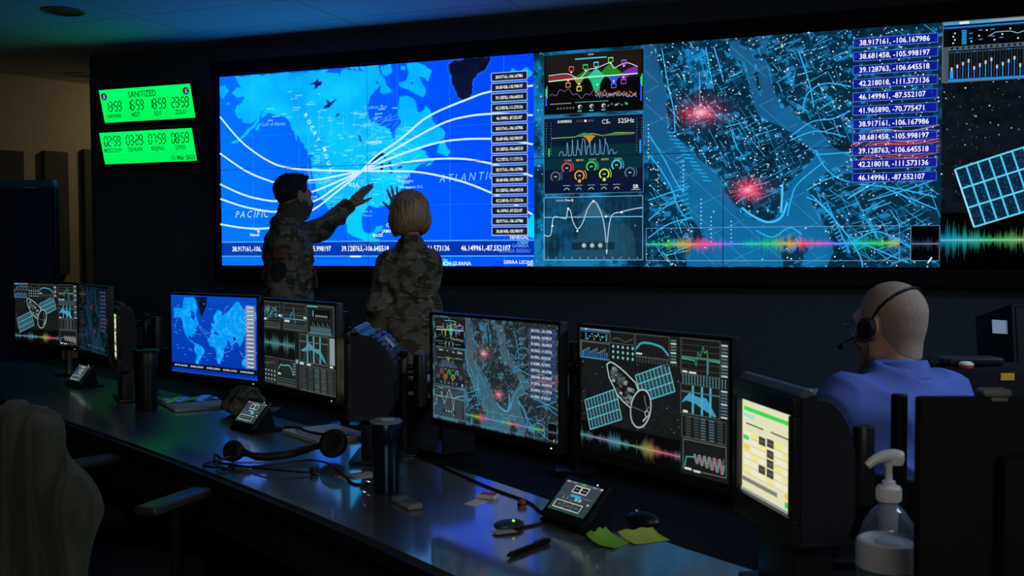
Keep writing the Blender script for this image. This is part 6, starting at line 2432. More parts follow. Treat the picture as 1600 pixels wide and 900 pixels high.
# ---- the seated man at the right: blue shirt, headset, turned away
OS = V3(1.115, 3.02, 0)
YS = math.radians(24)
RSi = rotz3(-YS)
root = thing('person', 'person in blue shirt with cropped hair and headset, seated at lower right, back turned', 'person', tuple(OS), YS)
C = V3(0.0, 0.03, 1.190)
RhS = rotz3(math.radians(12)) @ rotx3(math.radians(-3))
sS = 1.045
sl, sr = V3(-0.195, 0.0, 0.985), V3(0.195, 0.0, 0.985)
el, er = V3(-0.265, 0.075, 0.735), V3(0.265, 0.08, 0.735)
wl, wr = V3(-0.20, 0.32, 0.725), V3(0.20, 0.33, 0.725)
B = Sdf((-0.45, -0.25, -0.01), (0.45, 0.75, 1.36), 0.006)
B.seg((0, -0.01, 1.0), C + RhS @ V3(0, -0.03, -0.06), 0.062, 0.058, 0.03)
add_head(B, C, RhS, sS)
B.seg((0, -0.02, 0.53), (0, 0.0, 0.93), (0.16, 0.11), (0.15, 0.10), 0.05)
for S_, E_, W_, x in ((sl, el, wl, -1), (sr, er, wr, 1)):
    B.seg((0, 0, 0.96), S_, 0.06, 0.05, 0.05)
    B.seg(S_, E_, 0.048, 0.042, 0.02)
    B.seg(E_, W_, 0.042, 0.028, 0.02)
    add_hand(B, W_, V3(-0.25 * x, 1, -0.1), V3(0, 0.1, 1), V3(-x, 0.3, 0), 1.0, (0.3, 0.32, 0.36, 0.4))
    B.seg((x * 0.09, 0.0, 0.53), (x * 0.14, 0.40, 0.53), 0.085, 0.062, 0.04)
    B.seg((x * 0.14, 0.40, 0.53), (x * 0.13, 0.42, 0.09), 0.055, 0.04, 0.03)
    B.seg((x * 0.13, 0.40, 0.05), (x * 0.14, 0.60, 0.04), 0.035, 0.03, 0.02)
obj('body', skin_mesh('body', B), M_SKIN, root)
Sh = Sdf((-0.42, -0.25, 0.44), (0.42, 0.45, 1.12), 0.006)
Sh.seg((0, -0.03, 0.50), (0, -0.02, 0.74), (0.195, 0.15), (0.195, 0.145), 0.05, flat0=True)
Sh.seg((0, -0.02, 0.74), (0, -0.015, 0.93), (0.195, 0.145), (0.205, 0.135), 0.05)
Sh.seg(sl + V3(0.05, -0.01, -0.012), sr + V3(-0.05, -0.01, -0.012), 0.080, 0.080, 0.06)
Sh.seg((0, -0.02, 0.96), (0, -0.012, 1.045), (0.15, 0.11), (0.075, 0.075), 0.05)
for S_, E_, W_ in ((sl, el, wl), (sr, er, wr)):
    cf = W_ - unit(W_ - E_) * 0.012
    Sh.seg(S_, E_, 0.077, 0.066, 0.04)
    Sh.seg(E_, cf, 0.064, 0.042, 0.03, flat1=True)
    Sh.seg(cf - unit(W_ - E_) * 0.05, cf, 0.043, 0.043, 0.004, flat0=True, flat1=True)
obj('shirt', skin_mesh('shirt', Sh, folds(22, 0.0085, 0.19, (0.8, 0.8, 1.1))), M_SHIRT, root)
co = MB()


def scol(u, v):
    a = 2 * pi * (0.03 + 0.94 * u) + pi / 2
    if v < 0.45:
        q = v / 0.45
        r, zz = 0.072 - 0.004 * q, 1.035 + 0.055 * q
    else:
        q = (v - 0.45) / 0.55
        r, zz = 0.069 + 0.020 * q, 1.092 - 0.052 * q
    back = 0.5 - 0.5 * math.sin(a)
    return (math.cos(a) * r * 1.05, -0.012 + math.sin(a) * r * 1.04, zz + 0.018 * (back - 0.6))


co.sheet(scol, 44, 10, 0.0035)
obj('collar', co, M_SHIRT, root)
Tr = Sdf((-0.35, -0.25, 0.06), (0.35, 0.62, 0.72), 0.008)
Tr.seg((0, -0.03, 0.53), (0, -0.01, 0.60), (0.18, 0.13), (0.18, 0.13), 0.04)
for x in (-1, 1):
    Tr.seg((x * 0.09, 0.0, 0.53), (x * 0.14, 0.41, 0.535), 0.10, 0.08, 0.04)
    Tr.seg((x * 0.14, 0.41, 0.53), (x * 0.13, 0.42, 0.10), 0.075, 0.065, 0.03, flat1=True)
obj('trousers', skin_mesh('trousers', Tr, folds(4, 0.004, 0.14)), M_TROUS, root)
for x in (-1, 1):
    Bo = Sdf((x * 0.13 - 0.1, 0.28, -0.002), (x * 0.13 + 0.1, 0.74, 0.15), 0.007)
    Bo.seg((x * 0.13, 0.38, 0.045), (x * 0.145, 0.63, 0.035), (0.046, 0.044), (0.045, 0.034), 0.02)
    obj('shoe', skin_mesh('shoe', Bo), M_SHOE, root)
H = Sdf(C - 0.16, C + 0.16, 0.005)
H.ell(C + RhS @ (V3(0, -0.016, 0.034) * sS), V3(0.0765, 0.0985, 0.0885) * sS, RhS, 0.0)
H.half(C + RhS @ V3(0, 0.060, 0.05), RhS @ V3(0, 0.9, -0.4), 0.01)
H.half(C + RhS @ V3(0, -0.05, -0.075), RhS @ V3(0, 0.55, -0.85), 0.008)
H.seg(C + RhS @ V3(0, -0.05, -0.02), C + RhS @ V3(0, -0.045, -0.10), (0.058, 0.050), (0.054, 0.046), 0.03, op='add')
H.half(C + RhS @ V3(0, -0.05, -0.085), RhS @ V3(0, 0.45, -0.9), 0.008)
for x in (-1, 1):
    H.ell(C + RhS @ V3(x * 0.085, -0.004, -0.005), (0.022, 0.026, 0.036), RhS, 0.006, 'cut')
obj('hair', skin_mesh('hair', H), M_HAIRG, root, label='closely cropped pale hair')


def hp(x, y, z):
    return tuple(C + RhS @ V3(x, y, z))


hs = bpy.data.objects.new('headset', None)
COL.objects.link(hs)
hs.parent = root
hs['label'] = 'thin black headset with boom microphone'
mb = MB()
HB = [(-0.083, 0.008, 0.0), (-0.086, -0.022, 0.045), (-0.071, -0.058, 0.082), (-0.03, -0.083, 0.1045), (0.02, -0.085, 0.1055), (0.061, -0.068, 0.088), (0.080, -0.036, 0.058)]
mb.tube(spline([hp(*q) for q in HB], 8), 0.0042, 10)
obj('headband', mb, M_BLACK, hs)
mb = MB()
a, b = Vector(hp(-0.078, 0.008, -0.004)), Vector(hp(-0.106, 0.008, -0.004))
mb.cyl(a, b, 0.030, 24, 0.006)
obj('ear_cushion', mb, M_RUBBER, hs)
mb = MB()
mb.tube(spline([hp(-0.100, 0.012, -0.02), hp(-0.098, 0.055, -0.035), hp(-0.080, 0.105, -0.05), hp(-0.05, 0.135, -0.062)], 8), 0.003, 8)
mb.ball(hp(-0.046, 0.138, -0.063), 0.009, 12, 8)
obj('microphone_boom', mb, M_BLACK, hs)
mb = MB()
mb.tube(spline([hp(-0.098, 0.004, -0.03), hp(-0.105, 0.0, -0.08), hp(-0.11, 0.03, -0.14), (-0.11, 0.13, 0.93), (-0.10, 0.15, 0.80)], 8), 0.0022, 6)
obj('cable', mb, M_RUBBER, hs)
gl = bpy.data.objects.new('eyeglasses', None)
COL.objects.link(gl)
gl.parent = root
mb = MB()
for x in (-1, 1):
    mb.tube([hp(x * 0.034 + 0.024 * math.cos(q), 0.112, 0.001 + 0.018 * math.sin(q)) for q in np.linspace(0, 2 * pi, 18)[:-1]], 0.0016, 6, True)
    mb.tube([hp(x * 0.058, 0.112, 0.004), hp(x * 0.076, 0.09, 0.006), hp(x * 0.080, 0.0, 0.008)], 0.0016, 6)
mb.tube([hp(-0.010, 0.113, 0.004), hp(0, 0.116, 0.007), hp(0.010, 0.113, 0.004)], 0.0016, 6)
obj('frame', mb, M_CHROME, gl)
# ------------------------------------------------------------------ chairs and the coat
M_MESH = mat('dark_chair_fabric', (0.016, 0.018, 0.021), 0.85, noise=0.2, nscale=150, bump=0.3, bscale=500)
M_CHAIRG = mat('grey_chair_fabric', (0.20, 0.21, 0.21), 0.85, noise=0.15, nscale=150, bump=0.3, bscale=500)
M_PAD = mat('armrest_rubber', (0.05, 0.055, 0.055), 0.38, noise=0.1, nscale=60)


def chair(label, loc, rz, top=0.98, fabric=None, arm_z=0.70, wide=0.44):
    t = thing('office_chair', label, 'chair', (loc[0], loc[1], 0), rz, 'office chairs')
    fb = fabric or M_MESH
    mb = MB()
    mb.box((0, 0.02, 0.445), (0.48, 0.46, 0.075), 0.034, seg=4)
    obj('seat', mb, fb, t)
    h = top - 0.55

    def bk(u, v):
        x = (u - 0.5) * wide * (1 - 0.25 * max(0, v - 0.75) / 0.25 * (2 * abs(u - 0.5)))
        return (x, -0.225 - 0.10 * v + 0.05 * (2 * (u - 0.5)) ** 2 + 0.02 * math.sin(v * pi), 0.55 + h * v * (1 - 0.07 * max(0, (abs(u - 0.5) * 2 - 0.5) / 0.5) ** 2))
    mb = MB()
    mb.sheet(bk, 16, 14, -0.035)
    obj('backrest', mb, fb, t)
    mb = MB()
    mb.tube(spline([(0, -0.02, 0.40), (0, -0.24, 0.41), (0, -0.30, 0.52), (0, -0.315, 0.72)], 6), 0.022, 10)
    obj('back_spine', mb, M_BLACK, t)
    for sx in (-1, 1):
        mb = MB()
        mb.tube(spline([(sx * 0.22, 0.02, 0.405), (sx * 0.29, 0.02, 0.42), (sx * 0.305, 0.02, 0.52), (sx * 0.30, 0.02, arm_z - 0.02)], 6), 0.016, 10)
        a = obj('armrest', mb, M_BLACK, t)
        mb = MB()
        mb.box((sx * 0.295, 0.03, arm_z - 0.012), (0.075, 0.26, 0.026), 0.012, seg=3)
        obj('arm_pad', mb, M_PAD, a)
    mb = MB()
    mb.cyl((0, 0, 0.09), (0, 0, 0.41), 0.028, 18)
    mb.box((0, 0, 0.398), (0.20, 0.20, 0.03), 0.008)
    obj('gas_column', mb, M_DARKM, t)
    mb = MB()
    for k in range(5):
        a = 2 * pi * k / 5 + 0.3
        mb.tube([(0, 0, 0.115), (0.15 * math.cos(a), 0.15 * math.sin(a), 0.10), (0.29 * math.cos(a), 0.29 * math.sin(a), 0.075)], [0.03, 0.022, 0.015], 10)
    obj('star_base', mb, M_BLACK, t)
    for k in range(5):
        a = 2 * pi * k / 5 + 0.3
        c = Vector((0.29 * math.cos(a), 0.29 * math.sin(a), 0.028))
        n = Vector((-math.sin(a), math.cos(a), 0))
        mb = MB()
        for s_ in (-1, 1):
            mb.cyl(c + n * s_ * 0.006, c + n * s_ * 0.024, 0.028, 18, 0.004)
        mb.cyl(c - n * 0.01 + Vector((0, 0, 0)), c + n * 0.01, 0.008, 10)
        mb.cyl(c + Vector((0, 0, 0.0)), c + Vector((0, 0, 0.055)), 0.007, 10)
        obj('caster', mb, M_RUBBER, t)
    return t


chair('dark office chair at lower left under the draped fleece coat', (-1.25, 3.02), math.radians(-20.4), 0.955, arm_z=0.715, wide=0.38)
chair('dark office chair behind the fleece coat, only one armrest showing near the desk edge', (-1.735, 3.70), math.radians(-36), 0.84, arm_z=0.70)
chair('office chair with low grey backrest under the seated person', (1.105, 2.985), math.radians(24), 0.875, M_CHAIRG, arm_z=0.60, wide=0.46)
chair('dark high-backed chair just beyond the head of the seated person', (1.33, 4.15), math.radians(25), 1.03)

M_FLEECE = mat('olive_fleece', rgb(76, 80, 60), 0.95, noise=0.2, nscale=180, bump=0.5, bscale=420, spec=0.1, **{'Sheen Weight': 0.3})
ct = Sdf((-0.50, -0.55, 0.30), (0.50, 0.05, 1.08), 0.008)
ct.seg((-0.13, -0.325, 0.955), (0.13, -0.325, 0.955), 0.045, 0.045, 0.03)
ct.seg((0, -0.325, 0.93), (0, -0.345, 0.36), (0.22, 0.075), (0.31, 0.095), 0.05, flat1=True)
for x in (-1, 1):
    ct.seg((x * 0.10, -0.325, 0.945), (x * 0.275, -0.335, 0.765), 0.055, 0.078, 0.08)
    ct.seg((x * 0.28, -0.335, 0.765), (x * 0.265, -0.37, 0.42), (0.066, 0.06), (0.052, 0.05), 0.03, flat1=True)
    ct.seg((x * 0.10, -0.33, 0.94), (x * 0.16, -0.40, 0.5), 0.05, 0.06, 0.05)
ct.seg((0, -0.37, 0.90), (0, -0.41, 0.55), (0.06, 0.03), (0.09, 0.04), 0.06)
# room for the backrest it hangs over
ct.seg((0, -0.285, 0.50), (0, -0.322, 0.88), (0.18, 0.026), (0.17, 0.026), 0.01, op='cut')
co_ = obj('fleece_coat', skin_mesh('fleece_coat', ct, folds(31, 0.016, 0.20, (1.4, 1.2, 0.16))), M_FLEECE, None, (-1.25, 3.02, 0), math.radians(-20.4))
tag(co_, 'olive fleece coat draped over the chair back in the lower left corner', 'coat')

# ------------------------------------------------------------------ things lying on the console desk
def flat(name, pts, z, th, m, label, cat, group=None, curl=None):
    mb = MB()
    mb.prism(pts, 0, th)
    o = obj(name, mb, m, None, (0, 0, z), smooth=False)
    if label:
        tag(o, label, cat, group)
    return o


def quadbox(c, w, d, h, rz, bev):
    mb = MB()
    mb.box((0, 0, h / 2), (w, d, h), bev)
    return mb, (c[0], c[1])


# glossy-sleeved notebook
t = thing('notebook', 'pale notebook in a shiny clear sleeve lying below the world-map monitor', 'notebook', (-1.385, 4.52, DZ), math.radians(-59))
mb = MB()
mb.box((0, 0, 0.0075), (0.33, 0.235, 0.013), 0.003)
obj('cover', mb, mat('pale_cover', (0.50, 0.50, 0.48), 0.55, noise=0.05, nscale=30), t)
mb = MB()
mb.box((0.002, -0.002, 0.0075), (0.324, 0.237, 0.009), 0.001)
obj('pages', mb, M_PAPER, t)
mb = MB()
mb.sheet(lambda u, v: (-0.162 + 0.14 * u, -0.115 + 0.23 * v, 0.0162 + 0.004 * math.sin(u * 9 + v * 5) ** 2 + 0.002 * math.sin(v * 17 + u * 6)), 24, 24, 0.0008)
obj('clear_sleeve', mb, mat('clear_film', (0.35, 0.36, 0.36), 0.12, noise=0.05, spec=1.0), t)

# stack of paper
t = thing('paper_stack', 'white paper stack lying under the black cables beside the headset', 'paper', (-0.675, 3.765, DZ), math.radians(-53))
mb = MB()
for i in range(6):
    a = 0.02 * math.sin(i * 2.1)
    mb.box((0.002 * math.sin(i * 3), 0.002 * math.cos(i * 2), 0.0012 + 0.0025 * i), (0.297, 0.21, 0.0022), 0, M=Matrix.Rotation(a, 4, 'Z'))
obj('sheets', mb, M_PAPER, t, smooth=False)
mb = MB()
mb.box((-0.10, 0.085, 0.0158), (0.012, 0.0012, 0.001))
obj('staple', mb, M_CHROME, t)

# headset lying on the desk
t = thing('headset', 'black padded headset lying on the desk with its cable in loops', 'headset', (-0.745, 3.26, DZ), 0)
L = t.location


def rel(x, y, z):
    return (x - L.x, y - L.y, z)


mb = MB()
c1, c2 = Vector(rel(-0.885, 3.30, 0.037)), Vector(rel(-0.575, 3.34, 0.05))
mb.tube(spline([c1 + Vector((0.01, 0.0, 0.01)), c1 + Vector((0.07, -0.015, -0.014)), c1 + Vector((0.16, -0.005, -0.012)), c2 + Vector((-0.09, 0.03, -0.02)), c2 + Vector((-0.02, 0.01, 0.0))], 8), [0.010] * 8 + [0.013] * 17 + [0.010] * 8, 10)
obj('headband', mb, M_RUBBER, t)
for c_, n_, r_ in ((c1, Vector((-0.35, -1, 0.25)), 0.033), (c2, Vector((-0.25, -0.8, 0.45)), 0.046)):
    n_.normalize()
    mb = MB()
    q = n_.to_track_quat('Z', 'Y').to_matrix().to_4x4()
    q.translation = c_
    mb.lathe([(r_ * 0.55, -0.018), (r_ * 0.8, -0.017), (r_ * 0.85, -0.002), (r_, 0.0), (r_ * 1.04, 0.009), (r_, 0.018), (r_ * 0.7, 0.022), (r_ * 0.55, 0.015), (0, 0.013)], 28, M=q)
    obj('ear_cup', mb, M_RUBBER, t)
mb = MB()
mb.tube(spline([c1 + Vector((0.005, -0.01, -0.01)), c1 + Vector((-0.035, -0.05, -0.018)), c1 + Vector((-0.03, -0.10, -0.026)), c1 + Vector((0.0, -0.14, -0.028))], 6), 0.004, 8)
mb.ball(c1 + Vector((0.002, -0.143, -0.026)), (0.008, 0.012, 0.008), 12, 8)
obj('microphone_boom', mb, M_BLACK, t)
mb = MB()
loop = [(-0.885, 3.285), (-0.94, 3.33), (-0.965, 3.36), (-0.935, 3.28), (-0.81, 3.185), (-0.70, 3.115), (-0.59, 3.125), (-0.565, 3.21), (-0.64, 3.265), (-0.75, 3.24), (-0.86, 3.17), (-0.93, 3.17), (-0.965, 3.25), (-0.90, 3.34), (-0.80, 3.36)]
mb.tube(spline([rel(x, y, 0.006 + 0.004 * (i % 3)) for i, (x, y) in enumerate(loop)], 8), 0.0032, 8)
obj('cable', mb, M_RUBBER, t)
mb = MB()
mb.cyl(rel(-0.845, 3.165, 0.008), rel(-0.805, 3.155, 0.008), 0.0055, 12)
obj('inline_plug', mb, M_GREYPL, t, label='pale inline plug')
mb = MB()
mb.box(rel(-0.60, 3.125, 0.012), (0.022, 0.030, 0.020), 0.004)
obj('clothing_clip', mb, M_BLACK, t)

# loose cables
def cable(label, pts, r=0.0032, z=DZ):
    mb = MB()
    o_ = Vector((pts[0][0], pts[0][1], z))
    mb.tube([Vector(p) - Vector((o_.x, o_.y, 0)) for p in spline([(p[0], p[1], (p[2] if len(p) > 2 else r)) for p in pts], 8)], r, 8)
    return tag(obj('cable', mb, M_RUBBER, None, o_), label, 'cable', 'loose black cables')


cable('thin black cable running from behind the blue tumbler to the front desk phone', [(-0.345, 3.40), (-0.27, 3.31), (-0.16, 3.10), (-0.06, 2.92), (0.04, 2.76), (0.07, 2.66), (0.10, 2.63)])
cable('short black cable from the card reader to the front desk phone', [(0.015, 2.505), (0.06, 2.535), (0.09, 2.585), (0.10, 2.605)])
cable('thick black cable drooping over the white paper stack', [(-0.86, 3.92, 0.006), (-0.79, 3.83, 0.02), (-0.74, 3.72, 0.026), (-0.66, 3.66, 0.024), (-0.58, 3.70, 0.012), (-0.50, 3.74, 0.006)], 0.005)
cable('thin black cable looping from the folded badge to the blue tumbler', [(-0.55, 3.20), (-0.50, 3.08), (-0.46, 2.985), (-0.41, 2.98), (-0.36, 3.03), (-0.325, 3.06)])

# badge on the desk
t = thing('badge_card', 'white and orange pass card lying between the headset and the blue tumbler', 'card', (-0.465, 3.095, DZ), math.radians(35))
mb = MB()
mb.box((0, 0, 0.001), (0.115, 0.075, 0.0016), 0.0006)
obj('card', mb, M_PAPER, t, smooth=False)
mb = MB()
mb.box((-0.01, 0.026, 0.0021), (0.09, 0.016, 0.0006))
obj('orange_stripe', mb, mat('orange_print', rgb(225, 90, 30), 0.6, noise=0.05), t, smooth=False)
mb = MB()
mb.box((-0.035, -0.008, 0.0021), (0.030, 0.040, 0.0006))
obj('photo_area', mb, mat('grey_print', (0.12, 0.12, 0.13), 0.6, noise=0.3, nscale=90), t, smooth=False)

# tumblers
M_BLUEST = mat('blue_steel', (0.018, 0.035, 0.085), 0.25, 0.7, noise=0.1, nscale=20)


def tumbler(label, loc, r, h, m, lid_m, ring):
    t = thing('tumbler', label, 'tumbler', (loc[0], loc[1], DZ), 0, 'insulated tumblers')
    mb = MB()
    mb.lathe([(0, 0.001), (r * 0.86, 0.0), (r * 0.92, 0.006), (r * 0.93, h * 0.55), (r, h * 0.60), (r * 1.03, h * 0.93), (r * 1.0, h * 0.94), (0, h * 0.94)], 40)
    obj('body', mb, m, t)
    mb = MB()
    mb.lathe([(r * 0.98, h * 0.94), (r * 1.10, h * 0.945), (r * 1.12, h * 0.965), (r * 1.02, h * 0.985), (r * 0.72, h * 0.99), (r * 0.66, h * 0.97), (0, h * 0.97)], 40)
    lid = obj('lid', mb, lid_m, t)
    mb = MB()
    mb.box((r * 0.15, 0, h * 0.982), (r * 0.9, r * 0.45, 0.008), 0.003)
    obj('slider', mb, M_WHITE if ring else M_BLACK, lid)
    if ring:
        mb = MB()
        mb.tube([(-r * 0.9 - 0.018 + 0.016 * math.cos(a), -0.012, 0.019 + 0.016 * math.sin(a)) for a in np.linspace(0, 2 * pi, 20)[:-1]], 0.0028, 8, True)
        obj('carry_ring', mb, M_CHROME, t)
    return t


tumbler('dark blue tumbler with pale lid standing beside the headset', (-0.352, 2.885), 0.041, 0.208, M_BLUEST, mat('pale_lid', (0.30, 0.34, 0.40), 0.3, noise=0.05), True)
tumbler('tall black tumbler standing left of the notebook', (-1.555, 4.41), 0.05, 0.26, M_BLACK, M_BLACK, False)

# small keypad remote
t = thing('remote_control', 'small grey keypad remote lying in front of the blue tumbler', 'remote', (-0.28, 2.735, DZ), math.radians(-60))
mb = MB()
mb.box((0, 0, 0.008), (0.115, 0.042, 0.015), 0.006, seg=3)
obj('body', mb, mat('light_grey_plastic', (0.30, 0.31, 0.31), 0.45, noise=0.05), t)
mb = MB()
mb.box((-0.032, 0, 0.0155), (0.034, 0.030, 0.001))
obj('display', mb, mat('pale_display', (0.30, 0.42, 0.5), 0.2, noise=0.05), t, smooth=False)
for i in range(4):
    for j in range(3):
        mb = MB()
        mb.box((0.0 + 0.014 * i, -0.011 + 0.011 * j, 0.0165), (0.010, 0.008, 0.004), 0.0015)
        obj('button', mb, M_GREYPL, t)

# card reader with a card sticking out
t = thing('card_reader', 'small rounded card reader with a green light and a white card in it', 'card reader', (-0.01, 2.505, DZ), math.radians(30))
mb = MB()
mb.ball((0, 0, 0.010), (0.040, 0.028, 0.012), 28, 12)
obj('body', mb, mat('slate_plastic', (0.05, 0.07, 0.08), 0.35, noise=0.05), t)
mb = MB()
mb.ball((0.006, -0.012, 0.0205), 0.0035, 12, 8)
obj('status_light', mb, glow_mat('green_led', rgb(150, 255, 60), 2.0), t, label='glowing green light')
mb = MB()
mb.box((-0.028, -0.034, 0.005), (0.054, 0.036, 0.001), 0, M=Matrix.Rotation(-0.1, 4, 'Z'))
obj('smart_card', mb, M_PAPER, t, smooth=False)

# box and card
t = thing('small_box', 'small red and white box lying behind the card reader', 'box', (-0.07, 2.815, DZ), math.radians(-20))
mb = MB()
mb.box((0, 0, 0.006), (0.055, 0.034, 0.011), 0.0015)
obj('carton', mb, M_PAPER, t, smooth=False)
mb = MB()
mb.box((0.004, 0.002, 0.0122), (0.044, 0.026, 0.0008))
obj('red_label', mb, mat('red_print', rgb(215, 60, 60), 0.6, noise=0.1), t, smooth=False)
o = flat('paper_slip', [(-0.13, 2.75), (-0.10, 2.805), (-0.068, 2.775), (-0.10, 2.72)], DZ, 0.0012, M_PAPER, 'small white slip of paper touching the red and white box', 'paper')
t = thing('bottle_cap', 'tiny copper-coloured cap lying left of the front desk phone', 'cap', (0.024, 2.725, DZ), 0)
mb = MB()
mb.lathe([(0, 0.0005), (0.011, 0), (0.012, 0.004), (0.011, 0.013), (0.008, 0.016), (0, 0.016)], 24)
obj('shell', mb, mat('copper_plastic', rgb(176, 84, 44), 0.4, 0.3, noise=0.1), t)
mb = MB()
mb.lathe([(0.0122, 0.003), (0.0128, 0.004), (0.0128, 0.007), (0.0122, 0.008)], 24)
obj('rim', mb, M_DARKM, t)

# pen
t = thing('marker_pen', 'black capped marker pen lying on the front edge of the desk', 'pen', (0.038, 2.325, DZ + 0.0066), 0)
d = Vector((0.09, 0.115, 0)).normalized()
mb = MB()
mb.cyl(-d * 0.070, d * 0.028, 0.0062, 16, 0.001)
mb.cyl(-d * 0.082, -d * 0.070, 0.0028, 12, 0.0005, 0.0055)
obj('barrel', mb, M_BLACK, t)
mb = MB()
mb.cyl(d * 0.020, d * 0.072, 0.0066, 16, 0.001)
obj('cap', mb, M_BLACK, t)
mb = MB()
mb.box((0, 0, 0), (0.044, 0.003, 0.0016), 0.0005, M=Matrix.Translation(d * 0.044 + Vector((-0.005, 0.004, 0.0062))) @ Matrix.Rotation(math.atan2(d.y, d.x), 4, 'Z'))
obj('pocket_clip', mb, M_BLACK, t)

# sticky notes
def note(label, c, rz, w, h, curl, m):
    mb = MB()
    mb.sheet(lambda u, v: ((u - 0.5) * w, (v - 0.5) * h, 0.0012 + 0.005 * curl * max(0, v - 0.35) ** 2 + 0.003 * curl * max(0, 0.35 - u) ** 2 + 0.0008 * curl * math.sin(u * 7) ** 2 * v), 14, 14, 0.0009)
    tag(obj('sticky_note', mb, m, None, (c[0], c[1], DZ + 0.0005), rz), label, 'sticky note', 'yellow-green sticky notes')


note('dark green-shaded sticky note, left one of the curled pair beside the touch panel', (0.222, 2.378), math.radians(52), 0.082, 0.075, 9.0, mat('green_note', rgb(120, 168, 46), 0.7, noise=0.06))
note('yellow-green sticky note, right one of the curled pair beside the touch panel', (0.305, 2.412), math.radians(24), 0.095, 0.075, 5.0, mat('yellow_green_note', rgb(178, 190, 66), 0.7, noise=0.06))

# mouse
t = thing('computer_mouse', 'small black mouse behind the sticky notes', 'mouse', (0.320, 2.535, DZ), math.radians(40))
mb = MB()
mb.ball((0, 0, 0.012), (0.030, 0.050, 0.020), 24, 12)
bmesh.ops.bisect_plane(mb.bm, geom=mb.bm.verts[:] + mb.bm.edges[:] + mb.bm.faces[:], plane_co=(0, 0, 0.0), plane_no=(0, 0, -1), clear_outer=True)
obj('shell', mb, M_BLACK, t)
mb = MB()
mb.cyl((-0.004, 0.026, 0.0285), (0.004, 0.026, 0.0285), 0.006, 16, 0.001)
obj('scroll_wheel', mb, M_CHROME, t)

# patrol cap behind the middle phone
t = thing('field_cap', 'soft camouflage cap lying behind the phone below the world-map monitor', 'cap', (-1.11, 4.26, DZ), math.radians(-60))
cp = Sdf((-0.14, -0.16, -0.01), (0.14, 0.24, 0.15), 0.006)
cp.seg((0, 0, 0.004), (0, 0.015, 0.050), (0.084, 0.100), (0.078, 0.088), 0.01, flat0=True)
obj('crown', skin_mesh('crown', cp, folds(8, 0.011, 0.10)), M_CAMO2, t)
mb = MB()
mb.sheet(lambda u, v: ((u - 0.5) * 0.15 * (1 - 0.5 * v * v), 0.09 + 0.075 * v * (1 - (2 * (u - 0.5)) ** 2 * 0.6), 0.024 - 0.006 * v - 0.012 * (2 * (u - 0.5)) ** 2 * v), 14, 8, 0.004)
obj('visor', mb, M_CAMO2, t)

# paper tray behind the joint arm
t = thing('paper_tray', 'small black letter tray with white sheets between the rear joint arm and the city-map monitor', 'tray', (-0.245, 3.52, DZ), math.radians(-48))
mb = MB()
for z in (0.0, 0.175, 0.225):
    mb.box((0, 0, z + 0.003), (0.20, 0.14, 0.005), 0.001)
for x in (-0.098, 0.098):
    mb.box((x, 0.0, 0.12), (0.005, 0.14, 0.24), 0.001)
obj('frame', mb, M_BLACK, t, smooth=False)
for z in (0.181, 0.231):
    mb = MB()
    mb.box((0.0, -0.004, z + 0.006), (0.185, 0.13, 0.010), 0.001)
    obj('sheets', mb, M_PAPER, t, smooth=False)

# ------------------------------------------------------------------ lower right: pump bottle and wipes tub
t = thing('pump_bottle', 'clear sanitizer bottle with a white pump standing beside the black monitor back', 'bottle', (0.665, 1.83, DZ), 0)
mb = MB()
mb.lathe([(0, 0.002), (0.045, 0.0), (0.054, 0.008), (0.055, 0.133), (0.052, 0.163), (0.042, 0.193), (0.027, 0.215), (0.017, 0.224), (0.0165, 0.236), (0.0, 0.237)], 40)
obj('bottle', mb, mat('clear_plastic', (0.75, 0.85, 0.95), 0.04, spec=0.5, **{'Transmission Weight': 0.92, 'IOR': 1.38}), t, label='clear plastic bottle')
mb = MB()
mb.lathe([(0.0, 0.203), (0.021, 0.203), (0.0215, 0.206), (0.0215, 0.226), (0.019, 0.229), (0.012, 0.231), (0.0115, 0.238), (0.0, 0.239)], 32)
for k in range(24):
    a = 2 * pi * k / 24
    mb.box((0.0215 * math.cos(a), 0.0215 * math.sin(a), 0.215), (0.0015, 0.0015, 0.018))
obj('screw_collar', mb, M_WHITE, t, loc=(0, 0, 0.028))
mb = MB()
mb.lathe([(0.0065, 0.236), (0.0065, 0.262), (0.010, 0.270), (0.0, 0.271)], 20)
p = spline([(0.018, 0.0, 0.279), (0.008, -0.002, 0.283), (-0.012, -0.004, 0.282), (-0.030, -0.007, 0.275), (-0.042, -0.009, 0.266)], 6)
n = len(p)
mb.tube(p, [0.0135 - 0.0065 * i / (n - 1) for i in range(n)], 14)
mb.lathe([(0.0, 0.266), (0.0125, 0.267), (0.015, 0.275), (0.0145, 0.284), (0.009, 0.289), (0.0, 0.290)], 24, (0.012, 0, 0))
obj('pump_head', mb, M_WHITE, t, loc=(0, 0, 0.028))
mb = MB()
mb.cyl((0, 0, -0.015), (0, 0, 0.20), 0.0035, 12)
mb.lathe([(0.0, 0.10), (0.008, 0.105), (0.012, 0.15), (0.0135, 0.20), (0.0, 0.20)], 20)
obj('dip_tube', mb, M_WHITE, t, loc=(0, 0, 0.028))

